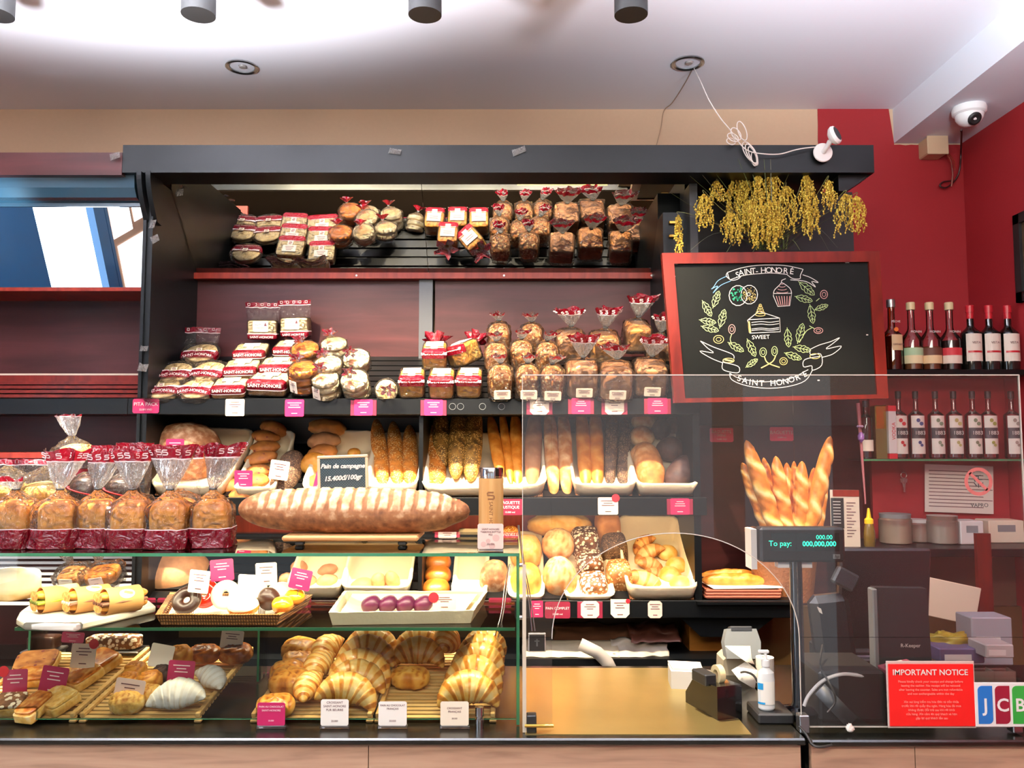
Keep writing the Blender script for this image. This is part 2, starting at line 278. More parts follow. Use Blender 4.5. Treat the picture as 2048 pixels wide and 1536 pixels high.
class B:                                   # mesh buffer
    def __init__(s): s.V = []; s.F = []; s.mi = []; s.t = []
    def add(s, V, F, mi=0, tone=None, M=None):
        n = len(s.V); s.V += [(M @ Vector(v) if M is not None else Vector(v)) for v in V]
        s.F += [tuple(i+n for i in f) for f in F]; s.mi += (mi if isinstance(mi, list) else [mi]*len(F))
        s.t += (tone if tone is not None else [.5]*len(V)); return s
    def box(s, x0, y0, z0, x1, y1, z1, mi=0, M=None, bev=0):
        if x0 > x1: x0, x1 = x1, x0
        if y0 > y1: y0, y1 = y1, y0
        if z0 > z1: z0, z1 = z1, z0
        if not bev:
            V = [(x0, y0, z0), (x1, y0, z0), (x1, y1, z0), (x0, y1, z0), (x0, y0, z1), (x1, y0, z1), (x1, y1, z1), (x0, y1, z1)]
            F = [(3, 2, 1, 0), (4, 5, 6, 7), (0, 1, 5, 4), (1, 2, 6, 5), (2, 3, 7, 6), (3, 0, 4, 7)]
            return s.add(V, F, mi, None, M)
        b = min(bev, (x1-x0)/2.01, (y1-y0)/2.01, (z1-z0)/2.01); V = []; F = []
        X = (x0, x1); Y = (y0, y1); Z = (z0, z1); idx = {}
        for i in (0, 1):
            for j in (0, 1):
                for k in (0, 1):
                    sx, sy, sz = (1, -1)[i], (1, -1)[j], (1, -1)[k]
                    for a in range(3):
                        v = [X[i]+sx*b, Y[j]+sy*b, Z[k]+sz*b]; v[a] = (X[i], Y[j], Z[k])[a]
                        idx[i, j, k, a] = len(V); V.append(tuple(v))
        g = lambda i, j, k, a: idx[i, j, k, a]
        F += [(g(0,0,0,0), g(0,0,1,0), g(0,1,1,0), g(0,1,0,0)), (g(1,0,0,0), g(1,1,0,0), g(1,1,1,0), g(1,0,1,0)),
              (g(0,0,0,1), g(1,0,0,1), g(1,0,1,1), g(0,0,1,1)), (g(0,1,0,1), g(0,1,1,1), g(1,1,1,1), g(1,1,0,1)),
              (g(0,0,0,2), g(0,1,0,2), g(1,1,0,2), g(1,0,0,2)), (g(0,0,1,2), g(1,0,1,2), g(1,1,1,2), g(0,1,1,2))]
        for j in (0, 1):
            for k in (0, 1): F.append((g(0,j,k,1), g(1,j,k,1), g(1,j,k,2), g(0,j,k,2)))
        for i in (0, 1):
            for k in (0, 1): F.append((g(i,0,k,0), g(i,1,k,0), g(i,1,k,2), g(i,0,k,2)))
        for i in (0, 1):
            for j in (0, 1): F.append((g(i,j,0,0), g(i,j,1,0), g(i,j,1,1), g(i,j,0,1)))
        for i in (0, 1):
            for j in (0, 1):
                for k in (0, 1): F.append((g(i,j,k,0), g(i,j,k,1), g(i,j,k,2)))
        return s.add(V, F, mi, None, M)
    def tube(s, pts, rad, seg=8, mi=0, cap=True, M=None, tone=None, flat=1):
        pts = [Vector(p) for p in pts]; n = len(pts); V = []; F = []; tt = []
        if not isinstance(rad, (list, tuple)): rad = [rad]*n
        t0 = (pts[1]-pts[0]).normalized(); up = Vector((0, 0, 1)) if abs(t0.z) < .9 else Vector((1, 0, 0))
        x = t0.cross(up).normalized()
        for i, p in enumerate(pts):
            t = (pts[min(i+1, n-1)]-pts[max(i-1, 0)]).normalized(); x = (x-t*x.dot(t))
            x = x.normalized() if x.length > 1e-6 else t.orthogonal().normalized(); y = t.cross(x)
            for k in range(seg):
                a = 2*pi*k/seg; V.append(p+x*cos(a)*rad[i]+y*sin(a)*rad[i]*flat); tt.append(tone[i] if isinstance(tone, list) else (tone if tone is not None else .5))
        for i in range(n-1):
            for k in range(seg):
                a, b = i*seg+k, i*seg+(k+1) % seg; F.append((a, b, b+seg, a+seg))
        if cap: F.append(tuple(range(seg-1, -1, -1))); F.append(tuple((n-1)*seg+k for k in range(seg)))
        return s.add(V, F, mi, tt, M)
    def lathe(s, prof, seg=24, mi=0, M=None, cap=True):
        V = [(r*cos(2*pi*k/seg), r*sin(2*pi*k/seg), z) for r, z in prof for k in range(seg)]; F = []; m = []
        for i in range(len(prof)-1):
            for k in range(seg):
                a, b = i*seg+k, i*seg+(k+1) % seg; F.append((a, b, b+seg, a+seg)); m.append(mi[i] if isinstance(mi, list) else mi)
        if cap:
            F.append(tuple(range(seg-1, -1, -1))); F.append(tuple((len(prof)-1)*seg+k for k in range(seg)))
            m += [m[0], m[-1]]
        return s.add(V, F, m, None, M)
    def prism(s, poly, z0, z1, mi=0, M=None):
        n = len(poly); V = [(x, y, z0) for x, y in poly]+[(x, y, z1) for x, y in poly]
        F = [tuple(range(n-1, -1, -1)), tuple(range(n, 2*n))]+[(i, (i+1) % n, (i+1) % n+n, i+n) for i in range(n)]
        return s.add(V, F, mi, None, M)
    def quad(s, a, b, c, d, mi=0, M=None): return s.add([a, b, c, d], [(0, 1, 2, 3)], mi, None, M)
    def strip(s, pts, w, up=(0, 0, 1), mi=0, M=None):   # flat ribbon in a plane with normal 'up'
        pts = [Vector(p) for p in pts]; up = Vector(up); V = []; F = []
        for i, p in enumerate(pts):
            t = (pts[min(i+1, len(pts)-1)]-pts[max(i-1, 0)]); t = t.normalized() if t.length > 0 else Vector((1, 0, 0))
            q = up.cross(t).normalized()*w/2; V += [p-q, p+q]
        for i in range(len(pts)-1): F.append((2*i, 2*i+2, 2*i+3, 2*i+1))
        return s.add(V, F, mi, None, M)
    def mesh(s, name, mats, smooth=True, split=35): return mesh(name, s.V, s.F, mats, s.mi, s.t, smooth, split)
    def put(s, name, mats, parent=None, M=None, smooth=True, split=35, **kw): return put(name, s.mesh(name, mats, smooth, split), M, parent, **kw)
def nz(p, s=1.0, k=0): return noise.noise(Vector(p)*s+Vector((k*7.3, k*3.1, k*1.7)))
def sp(c, e): return (abs(c)**e)*(1 if c >= 0 else -1)
TEXT = {}
def text(body, size, mat_, parent=None, M=None, name='lettering', align='CENTER', extrude=.0002, shear=0, space=1, bold=0):
    key = (body, size, align, mat_.name, shear)
    if key not in TEXT:
        c = bpy.data.curves.new('lettering', 'FONT'); c.body = body; c.size = size; c.align_x = align; c.align_y = 'CENTER'; c.extrude = extrude
        c.shear = shear; c.space_character = space; c.offset = bold; c.resolution_u = 3
        o = bpy.data.objects.new('tmp', c); COL.objects.link(o); bpy.context.view_layer.update()
        me = bpy.data.meshes.new_from_object(o); me.name = 'lettering'; bpy.data.objects.remove(o); bpy.data.curves.remove(c)
        me.materials.clear(); me.materials.append(mat_); TEXT[key] = me
    return put(name, TEXT[key], M, parent)
def bent_text(body, size, mat_, parent, M, R, name='lettering', space=1):   # lettering wrapped: x -> angle about radius R in local XY (arc opening down)
    k = ('bent', body, size, R, mat_.name)
    if k not in TEXT:
        o = text(body, size, mat_, space=space); me = o.data.copy(); bpy.data.objects.remove(o)
        for v in me.vertices:
            a = v.co.x/R; r = R+v.co.y; v.co.x, v.co.y = r*sin(a), r*cos(a)-R
        TEXT[k] = me
    return put(name, TEXT[k], M, parent)
ORD = ['first', 'second', 'third', 'fourth', 'fifth', 'sixth', 'seventh', 'eighth', 'ninth', 'tenth']
def nth(i, n, a='left', b='right'):
    if n == 1: return 'only'
    if i == 0: return a+('most' if a in ('left', 'right', 'top', 'bottom') else '')
    if i == n-1: return b+('most' if b in ('left', 'right', 'top', 'bottom') else '')
    if n == 3: return 'middle'
    return ORD[i]+' from '+a
# ================================================================== room
CEIL = 3.166; YB = 3.72; XR = 2.07
def struct(name, b, m, M=None, smooth=False): return b.put(name, m, None, M, smooth, None, kind='structure')
struct('floor', B().box(-4.5, -3.6, -.1, XR+.1, YB+.1, 0), MT['floor'])
struct('ceiling', B().box(-4.5, -3.6, CEIL, XR+.1, YB+.1, CEIL+.1), MT['ceiling'])
struct('wall_back', B().box(-4.5, YB, 0, XR, YB+.1, CEIL), MT['cream'])
struct('wall_left', B().box(-3.5, -3.6, 0, -3.4, YB+.1, CEIL), MT['shopwall'])
blu = plain('blue_window_frame', '#14507e', .35, coat=.3); sky = plain('daylight_glass', '#dff2ff', .3, emit='#e4f4ff', es=5)
struct('window_1', B().box(-3.4, -.25, .3, -3.39, .56, 2.8), sky)
w = B().box(-3.4, .56, .2, -3.34, 1.7, 2.9).box(-3.4, -.42, .2, -3.33, -.25, 2.9).box(-3.4, -.52, .2, -3.35, -.47, 2.9).box(-3.4, -.25, .2, -3.36, .56, .3).box(-3.4, -.25, 2.8, -3.36, .56, 2.9)
struct('trim_3', w, blu)
for i, (y0, y1, z0, z1, a) in enumerate(((-1.0, -.62, 1.45, 1.95, 3), (-1.5, -.66, .7, 1.38, 0), (-1.45, -1.06, 1.5, 1.9, -4))):
    B().box(0, y0, z0, .004, y1, z1).put('wall_poster', plain('glowing_poster%d' % i, '#f2f6fb', .5, emit='#f2f6ff', es=1.6), None, T(-3.395, 0, 0), False, label='white self-glowing poster on the left wall seen only in the left mirror, '+('upper one', 'large lower one', 'far upper one')[i], cat='poster')  # plain paper given a glow so it reads bright in the mirror
struct('wall_right', B().box(XR, -1.2, 0, XR+.1, YB+.1, CEIL), MT['red'])
# shop front behind the viewer: wall with two large openings to the street
w = B()
w.box(-4.5, -3.7, 0, XR+.1, -3.6, .35).box(-4.5, -3.7, 2.75, XR+.1, -3.6, CEIL)
for x0, x1 in ((-4.5, -3.9), (-1.2, -.6), (1.9, XR+.1)): w.box(x0, -3.7, .35, x1, -3.6, 2.75)
struct('wall_front', w, MT['shopwall'])
# painted red area of the back wall with its ragged brush edge
def ragged(p, q, amp, n, k):
    p = Vector(p); q = Vector(q); d = (q-p).normalized(); nrm = Vector((-d.y, d.x))
    return [p.lerp(q, i/n)+nrm*amp*nz((i*.7, k, 0), 1) for i in range(n)]
xl = P(1637, 300, YB).x; zt = P(1637, 217, YB).z
x2 = P(1785, 215, YB).x
poly = ragged((xl, .2), (xl, zt), .012, 40, 1)+ragged((xl, zt), (x2, zt+.012), .01, 16, 2)+[Vector((x2, P(1785, 288, YB).z))]+ragged((x2, P(1785, 288, YB).z-.005), (XR, P(1785, 288, YB).z-.005), .008, 12, 3)+[Vector((XR, P(1785, 288, YB).z-.005)), Vector((XR, .2))]
b = B(); n = len(poly)
V = [(p.x, YB-.004, p.y) for p in poly]+[(p.x, YB+.001, p.y) for p in poly]
b.add(V, [tuple(range(n-1, -1, -1))]+[(i, (i+1) % n, (i+1) % n+n, i+n) for i in range(n)])
struct('trim_1', b, MT['red'])
bx = P(1785, 215, YB).x; bz = P(1785, 287, YB).z
struct('trim_2', B().box(bx, -3.6, bz, XR, YB, CEIL), MT['beam'])
# hairline crack and small damage marks belong to the wall paint
# ---------------------------------------------------------- ceiling fittings
def can_light(px, x, lab):
    t = thing('ceiling_spotlight', lab, 'spotlight', T(x, 2.40, 2.908), 'black cylinder spots along the ceiling edge')
    b = B(); b.lathe([(.046, .0), (.050, .0), (.050, .257), (.0, .257)], 32); b.put('housing', MT['blackmat'], t)
    b = B(); b.lathe([(.0, .012), (.030, .012), (.046, .001)], 32, cap=False); b.put('reflector', MT['chrome'], t)
    b = B(); b.lathe([(.0, .010), (.028, .010)], 24, cap=False); b.put('lens', plain('lit_lens', '#fff4e0', .3, emit='#fff1dc', es=6) if 'lit_lens' not in bpy.data.materials else bpy.data.materials['lit_lens'], t)
for i, (px, on) in enumerate(((-8, 1), (397, 1), (850, 0), (1262, 1))):
    x = ray(px, 20).x*2.40
    can_light(px, x, ['black cylinder ceiling spotlight cut off by the left edge of the photo', 'black cylinder ceiling spotlight with lit end above the left cornice', 'black cylinder ceiling spotlight with dark end above the middle', 'black cylinder ceiling spotlight with lit end nearest the white camera cable'][i])
def downlight(px, py, lab):
    p = PZ(px, py, CEIL); t = thing('recessed_downlight', lab, 'downlight', T(p.x, p.y, CEIL) @ RX(180))
    b = B(); b.lathe([(.064, 0), (.066, .006), (.058, .009), (.050, .004), (.048, -.02)], 36, cap=False); b.put('trim_ring', MT['steel'], t)
    b = B(); b.lathe([(.050, .003), (.036, -.03), (.018, -.045), (0, -.045)], 36, cap=False); b.put('reflector', MT['grey'], t)
    b = B(); b.lathe([(0, .008), (.013, .007), (.017, .0), (.014, -.02), (.02, -.04)], 24, cap=False); b.put('bulb', plain('unlit_bulb', '#9a9490', .3), t, T(.004, .004, 0))
downlight(484, 133, 'round steel recessed downlight in the ceiling left of centre'); downlight(1376, 125, 'round steel recessed downlight with a white cable hanging from it')
# white camera cable from the downlight, coiled, to the small camera on the cornice
b = B(); p0 = PZ(1388, 137, CEIL-.004)
pts = [p0]+[P(x, y, Y) for x, y, Y in ((1402, 165, 3.1), (1418, 200, 3.0), (1440, 235, 2.985), (1462, 262, 2.98), (1482, 290, 2.975), (1500, 303, 2.975), (1530, 308, 2.975), (1560, 308, 2.975), (1590, 300, 2.975), (1612, 296, 2.975), (1632, 294, 2.98))]
def smooth_pts(pts, n=6):
    out = []; q = [pts[0]]+list(pts)+[pts[-1]]
    for i in range(1, len(q)-2):
        for k in range(n):
            t = k/n; a, b_, c, d = q[i-1], q[i], q[i+1], q[i+2]
            out.append(.5*((2*b_)+(c-a)*t+(2*a-5*b_+4*c-d)*t*t+(3*b_-a-3*c+d)*t**3))
    out.append(q[-2]); return out
b.tube(smooth_pts(pts), .0022, 6)
for k, (cx, cy, rx, ry, ang) in enumerate(((1466, 275, 12, 7, 30), (1472, 268, 14, 8, 55), (1484, 262, 20, 8, 70), (1462, 283, 9, 6, 20), (1503, 308, 22, 8, 62), (1506, 312, 20, 6, 66), (1500, 305, 24, 10, 58), (1508, 318, 14, 5, 80))):
    lp = []
    for i in range(25):
        a = 2*pi*i/24; x = rx*cos(a); y = ry*sin(a); r = radians(ang); lp.append(P(cx+x*cos(r)-y*sin(r), cy+x*sin(r)+y*cos(r), 2.972+.002*k))
    b.tube(lp, .002, 6, cap=False)
b.put('camera_cable', plain('white_cable', '#e4ddd8', .5), label='thin white cable looped in a bundle over the cornice below the downlight', cat='cable')
b = B(); b.tube(smooth_pts([PZ(1386, 137, CEIL-.003), PZ(1368, 170, CEIL-.003), PZ(1345, 205, CEIL-.003), P(1328, 222, YB-.01), P(1322, 255, YB-.006), P(1313, 290, YB-.006)]), .002, 6)
b.put('wall_cable', plain('beige_cable', '#a58a74', .6), label='thin beige cable running down the cream wall from the downlight', cat='cable')
# small white camera on the cornice
pc = P(1645, 306, 2.985); t = thing('security_camera', 'small white round-base camera stuck on the right of the cornice', 'camera', T(pc) @ RX(90))
B().lathe([(0, 0), (.034, 0), (.036, .004), (.034, .008), (0, .009)], 32).put('base', MT['white'], t)
B().tube([(0, 0, .008), (.006, .012, .03), (.012, .028, .045)], [.009, .008, .010], 12).put('stem', MT['white'], t)
hd = put('head', None, T(.021, .045, .055) @ RY(35) @ RX(-28) @ RZ(-15), t); hd.data = None
bpy.data.objects.remove(hd)
hb = B().lathe([(0, -.018), (.018, -.016), (.030, -.006), (.033, .004), (.030, .012), (.025, .015)], 32, cap=False).put('head', MT['white'], t, T(.024, .046, .05) @ RY(38) @ RX(-20) @ Matrix.Diagonal((.8, 1.15, 1, 1)))
B().lathe([(.025, .0149), (.012, .0145), (0, .014)], 32, cap=False).put('lens_face', MT['blackmat'], hb)
# dome camera under the beam
pd = PZ(1938, 214, bz); t = thing('dome_camera', 'white dome camera hanging under the white beam', 'camera', T(pd) @ RX(180))
B().lathe([(0, 0), (.062, 0), (.066, .01), (.064, .028), (.056, .034)], 36).put('base', MT['white'], t)
B().lathe([(.054, .033), (.052, .05), (.040, .068), (.022, .079), (0, .082)], 36, cap=False).put('dome', MT['white'], t)
B().lathe([(.026, -.002), (.027, .004), (.019, .009), (0, .006)], 24).put('lens', MT['blackmat'], t, T(.0, .035, .062) @ RX(-52))
b = B(); b.tube(smooth_pts([PZ(1921, 240, bz-.02)-Vector((0, 0, .05)), P(1923, 262, 3.4), P(1922, 300, 3.66), P(1920, 335, 3.68), P(1912, 358, 3.69), P(1893, 375, 3.69), P(1880, 372, 3.69), P(1886, 364, 3.69), P(1902, 362, 3.69)]), .004, 6)
b.put('camera_wire', plain('dark_red_wire', '#3a0d10', .5), label='dark wire dangling from the dome camera on the red wall', cat='cable')
pj = PZ(1884, 288, bz-.05); t = thing('junction_box', 'small cream junction box at the wall end of the beam', 'junction box', T(pj.x, YB-.09, bz-.05))
B().box(-.045, 0, -.03, .045, .085, .05, bev=.005).put('housing', plain('cream_plastic', '#c8a884', .5), t); B().box(-.048, -.006, -.033, .048, .0, .053, bev=.003).put('cover', plain('cream_lid', '#d4b795', .5), t)
B().tube([(.05, .03, -.01), (.07, .02, -.06), (.074, .02, -.12), (.072, .03, -.17)], .004, 6).tube([(.06, .03, -.01), (.083, .02, -.06), (.085, .02, -.10)], .003, 6).put('wire_tail', MT['redwood'], t)
# picture frame on the right wall
p1 = P(2034, 432, 3.30); fy = XR/ray(2034, 432).x; za = P(2034, 432, fy).z; zb2 = P(2034, 606, fy).z
t = thing('picture_frame', 'dark framed picture on the red side wall at the right edge', 'picture', T(XR, fy, zb2))
B().box(-.02, -.62, 0, 0, -.58, za-zb2).box(-.02, -.04, 0, 0, 0, za-zb2).box(-.02, -.62, 0, 0, 0, .04).box(-.02, -.62, za-zb2-.04, 0, 0, za-zb2).put('frame', MT['blackmat'], t, smooth=False)
B().box(-.008, -.58, .04, 0, -.04, za-zb2-.04).put('picture', plain('brown_print', '#4a3420', .4, var=.3, bs=8), t, smooth=False)
# ================================================================== bread display cabinet
YF = 3.10
def zat(py, Y): return P(1024, py, Y).z
def xat(px, py, Y): return P(px, py, Y).x
R1 = Frame(3.115, zat(797, 3.115), 27); R2 = Frame(3.115, zat(995, 3.115), 27); R3 = Frame(3.115, zat(1200, 3.115), 27)
S1a, S1b = zat(797, YF), zat(829, YF); S2a, S2b = zat(995, YF), zat(1031, YF); S3a, S3b = zat(1201, YF), zat(1236, YF)
XL0, XL1 = -1.378, -1.350; XRc = xat(1400, 812, YF)
cab = thing('display_cabinet', 'tall black and red-brown bread display cabinet with three shelves and a tilted mirror', 'display cabinet', T(0, 0, 0))
Cc0, Cc1 = 2.626, zat(290, 3.0)
b = B(); b.box(xat(245, 320, 3.0), 3.0, Cc0, xat(1748, 320, 3.0), 3.03, Cc1); b.box(xat(245, 320, 3.0), 3.03, Cc0, 1.30, 3.14, Cc0+.02); b.box(xat(245, 320, 3.0), 3.03, Cc1-.015, xat(1748, 320, 3.0), 3.68, Cc1)
b.prism([(xat(1748, 320, 3.0), Cc0), (1.22, Cc0), (1.22, Cc0-.06), (1.25, Cc0-.06)], 3.03, 3.14, M=Matrix(((1, 0, 0, 0), (0, 0, 1, 0), (0, 1, 0, 0), (0, 0, 0, 1))))
b.put('cornice', MT['black'], cab, smooth=False)
B().box(XL0, 3.06, 0, XL1, 3.66, S1b).box(XL0, 3.12, S1b, XL1, 3.66, S1a).box(XL0, 3.06, S1a, XL1, 3.66, Cc0).box(XL0-.004, 3.05, .1, XL0+.008, 3.065, S1b).box(XL0-.004, 3.05, S1a, XL0+.008, 3.065, zat(440, 3.05)).put('side_panel', MT['black'], cab, smooth=False)
prof = []
for i in range(13):
    a = i/12; z = Cc0+(zat(445, 3.06)-Cc0)*a; prof.append((2.985+.075*(1-cos(a*pi/2)), z))
mYZ = Matrix(((0, 0, 1, 0), (1, 0, 0, 0), (0, 1, 0, 0), (0, 0, 0, 1)))
b = B(); b.prism(prof+[(3.09, prof[-1][1]), (3.09, Cc0)], XL0-.006, XL0+.012, M=mYZ); b.prism([(y+.012, z+.006) for y, z in prof]+[(3.11, prof[-1][1]), (3.11, Cc0)], XL0+.022, XL1+.012, M=mYZ)
b.put('corbel', MT['black'], cab, smooth=False)
# shelf boards (long front edge boards carry the price cards)
def shelf(za, zb, x0, x1, nm='shelf'):
    B().box(x0, YF, zb, x1, YF+.018, za, bev=.002).box(x0, YF+.018, zb+.003, x1, 3.52, zb+.018).put(nm, MT['black'], cab, smooth=False)
shelf(S1a, S1b, XL1-.09, XRc); shelf(S2a, S2b, XL1, XRc+.02); shelf(S3a, S3b, XL1, xat(1600, 1218, YF))
def rack(fr, x0, x1, m, n=8, w=.044, step=.056, dots=False):
    b = B()
    for i in range(n):
        b.add(*[[fr.o+Vector((x, 0, 0))+fr.R.to_3x3() @ Vector((0, .012+i*step+a, c)) for x, a, c in ((x0, 0, -.010), (x1, 0, -.010), (x1, w, -.010), (x0, w, -.010), (x0, 0, -.002), (x1, 0, -.002), (x1, w, -.002), (x0, w, -.002))],
                [(3, 2, 1, 0), (4, 5, 6, 7), (0, 1, 5, 4), (1, 2, 6, 5), (2, 3, 7, 6), (3, 0, 4, 7)]])
    for x in (x0+.1, (x0+x1)/2, x1-.1):
        b.add(*[[fr.o+Vector((xx, 0, 0))+fr.R.to_3x3() @ Vector((0, a, c)) for xx, a, c in ((x, 0, -.03), (x+.02, 0, -.03), (x+.02, n*step, -.03), (x, n*step, -.03), (x, 0, -.011), (x+.02, 0, -.011), (x+.02, n*step, -.011), (x, n*step, -.011))],
                [(3, 2, 1, 0), (4, 5, 6, 7), (0, 1, 5, 4), (1, 2, 6, 5), (2, 3, 7, 6), (3, 0, 4, 7)]])
    b.put('slatted_rack', m, cab, smooth=False)
rack(R1, XL1, XRc, MT['black']); rack(R2, XL1, XRc, MT['black']); rack(R3, XL1, XRc, MT['black'])
# back panels
zt_ = 2.345
B().box(XL1, 3.515, S1b, -.36, 3.53, zt_).put('back_panel', MT['brown'], cab, smooth=False)
B().box(-.33, 3.515, S1b, .72, 3.53, zt_).put('back_panel', MT['brown'], cab, smooth=False)
B().box(xat(838, 650, 3.5), 3.495, S1a, xat(865, 650, 3.5), 3.53, zt_).put('divider_strip', MT['dgrey'], cab, smooth=False)
B().box(XL1, 3.525, S3b-.1, .72, 3.54, S1b).put('lower_back_panel', MT['redwood'], cab, smooth=False)
B().box(XL1, 3.515, S2a, .70, 3.524, S1b).put('dark_back_panel', MT['blackmat'], cab, smooth=False)
B().box(xat(838, 900, 3.12), 3.12, S3a, xat(846, 900, 3.12), 3.52, S1b).put('shelf_divider', MT['black'], cab, smooth=False)
B().box(XRc-.026, 3.115, S3a, XRc, 3.52, S1b).put('side_panel', MT['black'], cab, smooth=False)
B().box(XRc-.02, 3.13, S1a, XRc+.01, 3.52, Cc0).put('upper_side_panel', MT['blackmat'], cab, smooth=False)
# tilted mirror
mA = Vector((0, 3.2, 2.643)); mB = Vector((0, 3.49, 2.354)); md = (mB-mA).normalized(); mn = Vector((0, -.7071, -.7071))
def slab(x0, x1, a, b_, th, m, nm, parent):
    bb = B(); V = []
    for o in (0, th):
        for p_, x in ((a, x0), (a, x1), (b_, x1), (b_, x0)): V.append(Vector((x, p_.y, p_.z))-mn*o)
    bb.add(V, [(0, 3, 2, 1), (4, 5, 6, 7), (0, 1, 5, 4), (1, 2, 6, 5), (2, 3, 7, 6), (3, 0, 4, 7)]); return bb.put(nm, m, parent, smooth=False)
slab(XL1+.002, xat(850, 450, 3.35), mA-md*.03, mB, .006, MT['mirror'], 'mirror', cab); slab(xat(851, 450, 3.35), .70, mA-md*.03, mB, .006, MT['mirror'], 'mirror', cab)
b = B(); b.box(XL1, 3.47, zat(557, 3.47), .70, 3.515, zat(545, 3.47)-.0)
b.put('mirror_ledge', MT['redwood'], cab, smooth=False)
b = B()
for px in (713, 1008, 1303): b.lathe([(.0, -.002), (.004, -.002), (.004, .002), (0, .002)], 10, M=T(P(px, 551, 3.469)) @ RX(90))
b.put('ledge_screw', MT['steel'], cab)
# right-hand parts: cupboard with brass handles, panel behind the dried grass, brown board behind the baguettes
B().box(xat(1326, 450, 3.2), 3.2, S1a+.1, xat(1378, 450, 3.2), 3.55, zat(425, 3.2)).put('cupboard', MT['black'], cab, smooth=False)
for y in (445, 472):
    B().box(xat(1338, y, 3.19), 3.185, zat(y+3, 3.19), xat(1354, y, 3.19), 3.2, zat(y-3, 3.19), bev=.002).put('handle', MT['brass'], cab)
B().box(xat(1380, 400, 3.4), 3.4, 1.7, xat(1705, 400, 3.4), 3.42, Cc0+.05).put('black_back_board', MT['blackmat'], cab, smooth=False)
B().box(.735, 3.47, .2, xat(1722, 900, 3.47), 3.49, 1.85).put('baguette_back_board', MT['brown'], cab, smooth=False)
B().box(xat(1405, 1215, 3.0), 3.08, S3a-.012, xat(1600, 1215, 3.08), 3.46, S3a-.002).prism([(.62, S3b), (.98, S3b), (.88, S3b-.075), (.70, S3b-.075)], 3.13, 3.3, M=Matrix(((1, 0, 0, 0), (0, 0, 1, 0), (0, 1, 0, 0), (0, 0, 0, 1)))).put('corner_shelf', MT['black'], cab, smooth=False)
# white sticky-tape scraps on the cabinet
tp = film('clear_tape', (.9, .9, .9, 1), .05, .25, bump=.5, bs=60, milk=.25)
for px, py, Y, w_, h_, r in ((230, 312, 2.985, 22, 14, -15), (790, 303, 2.995, 26, 12, 10), (1038, 302, 2.995, 30, 14, -20), (305, 448, 3.044, 12, 20, 10), (310, 478, 3.044, 18, 16, -25), (288, 697, 3.044, 16, 12, 5), (286, 735, 3.044, 20, 18, 12), (360, 385, 3.2, 14, 16, 0)):
    c = P(px, py, Y); k = Y/1656; b = B()
    b.add([(-w_*k/2, 0, -h_*k/2), (w_*k*.45, -.002, -h_*k*.4), (w_*k/2, 0, h_*k/2), (0, -.006, h_*k*.35), (-w_*k*.45, 0, h_*k/2)], [(0, 1, 3), (1, 2, 3), (0, 3, 4)], M=RY(r))
    o = b.put('tape_scrap', tp, None, T(c), smooth=False, label='crumpled bit of clear tape '+{230: 'on the left cornice end', 790: 'on the cornice above the mirror muffins', 1038: 'on the cornice right of the lamp glare', 305: 'below the corbel', 310: 'second below the corbel', 288: 'half way down the left side panel', 286: 'low on the left side panel', 360: 'inside the cabinet at the upper left corner'}[px], cat='tape')

# ------------------------------------------------------------------ left wall unit
un = thing('wall_unit', 'red-brown wall unit with a tilted mirror at the left edge of the photo', 'wall unit', T(0, 0, 0))
xA, xB_ = -2.45, XL0-.004
B().box(xA, 3.0, zat(350, 3.0), xat(244, 330, 3.0), 3.03, zat(305, 3.0)).box(xA, 3.03, zat(305, 3.0)-.012, xB_, 3.7, zat(305, 3.0)).put('cornice', MT['brown'], un, smooth=False)
cove = plain('glossy_blue_black_lacquer', '#27414f', .22, coat=.6)
b = B(); pr = [(3.03, zat(350, 3.03)), (3.035, zat(375, 3.035)), (3.055, zat(395, 3.055)), (3.09, zat(406, 3.09)), (3.09, zat(413, 3.09)), (3.12, zat(411, 3.12)), (3.12, zat(350, 3.03))]
b.prism(pr, xA, xB_-.03, M=mYZ); b.put('valance', cove, un, smooth=False)
lmA = P(100, 405, 3.13); lmB = P(100, 575, 3.21)
slab(xA, xB_, Vector((0, lmA.y, lmA.z)), Vector((0, lmB.y, lmB.z)), .006, MT['mirror'], 'mirror', un)
B().box(xA, 3.20, zat(582, 3.2), xB_, 3.45, zat(575, 3.2)).put('mirror_ledge', MT['redwood'], un, smooth=False)
B().box(xA, 3.43, S1a-.02, xB_, 3.45, zat(582, 3.2)+.01).put('back_panel', MT['brown'], un, smooth=False)
b = B()
for i in range(4):
    z0 = S1a+.006+.02*i; y0 = 3.14+.045*i; b.box(xA, y0, z0, xB_, y0+.04, z0+.012)
b.put('stepped_slats', MT['frame'], un, smooth=False)
B().box(xA, 3.31, zat(751, 3.31), xB_, 3.33, zat(747, 3.31)).put('cream_strip', MT['cream_card'], un, smooth=False)
B().box(xA, 3.30, S1a+.08, xB_, 3.43, zat(751, 3.31)).put('slat_riser', MT['frame'], un, smooth=False)
B().box(xA, YF, S1b, XL1-.09, YF+.02, S1a, bev=.002).box(xA, YF+.02, S1b, xB_, 3.44, S1b+.015).put('shelf', MT['black'], un, smooth=False)
B().box(xA, 3.3, S3b-.2, xB_, 3.32, S1b).put('lower_panel', MT['brown'], un, smooth=False)
B().box(xA, 2.98, zat(905, 2.98)-.02, xB_, 3.3, zat(905, 2.98)).put('shelf', MT['redwood'], un, smooth=False)
b = B(); 
for i in range(9): b.box(xA, 3.0+.033*i, zat(1200, 3.1)+.016*i, xB_, 3.022+.033*i, zat(1200, 3.1)+.016*i+.008)
b.put('white_wire_shelf', MT['white'], un, smooth=False)

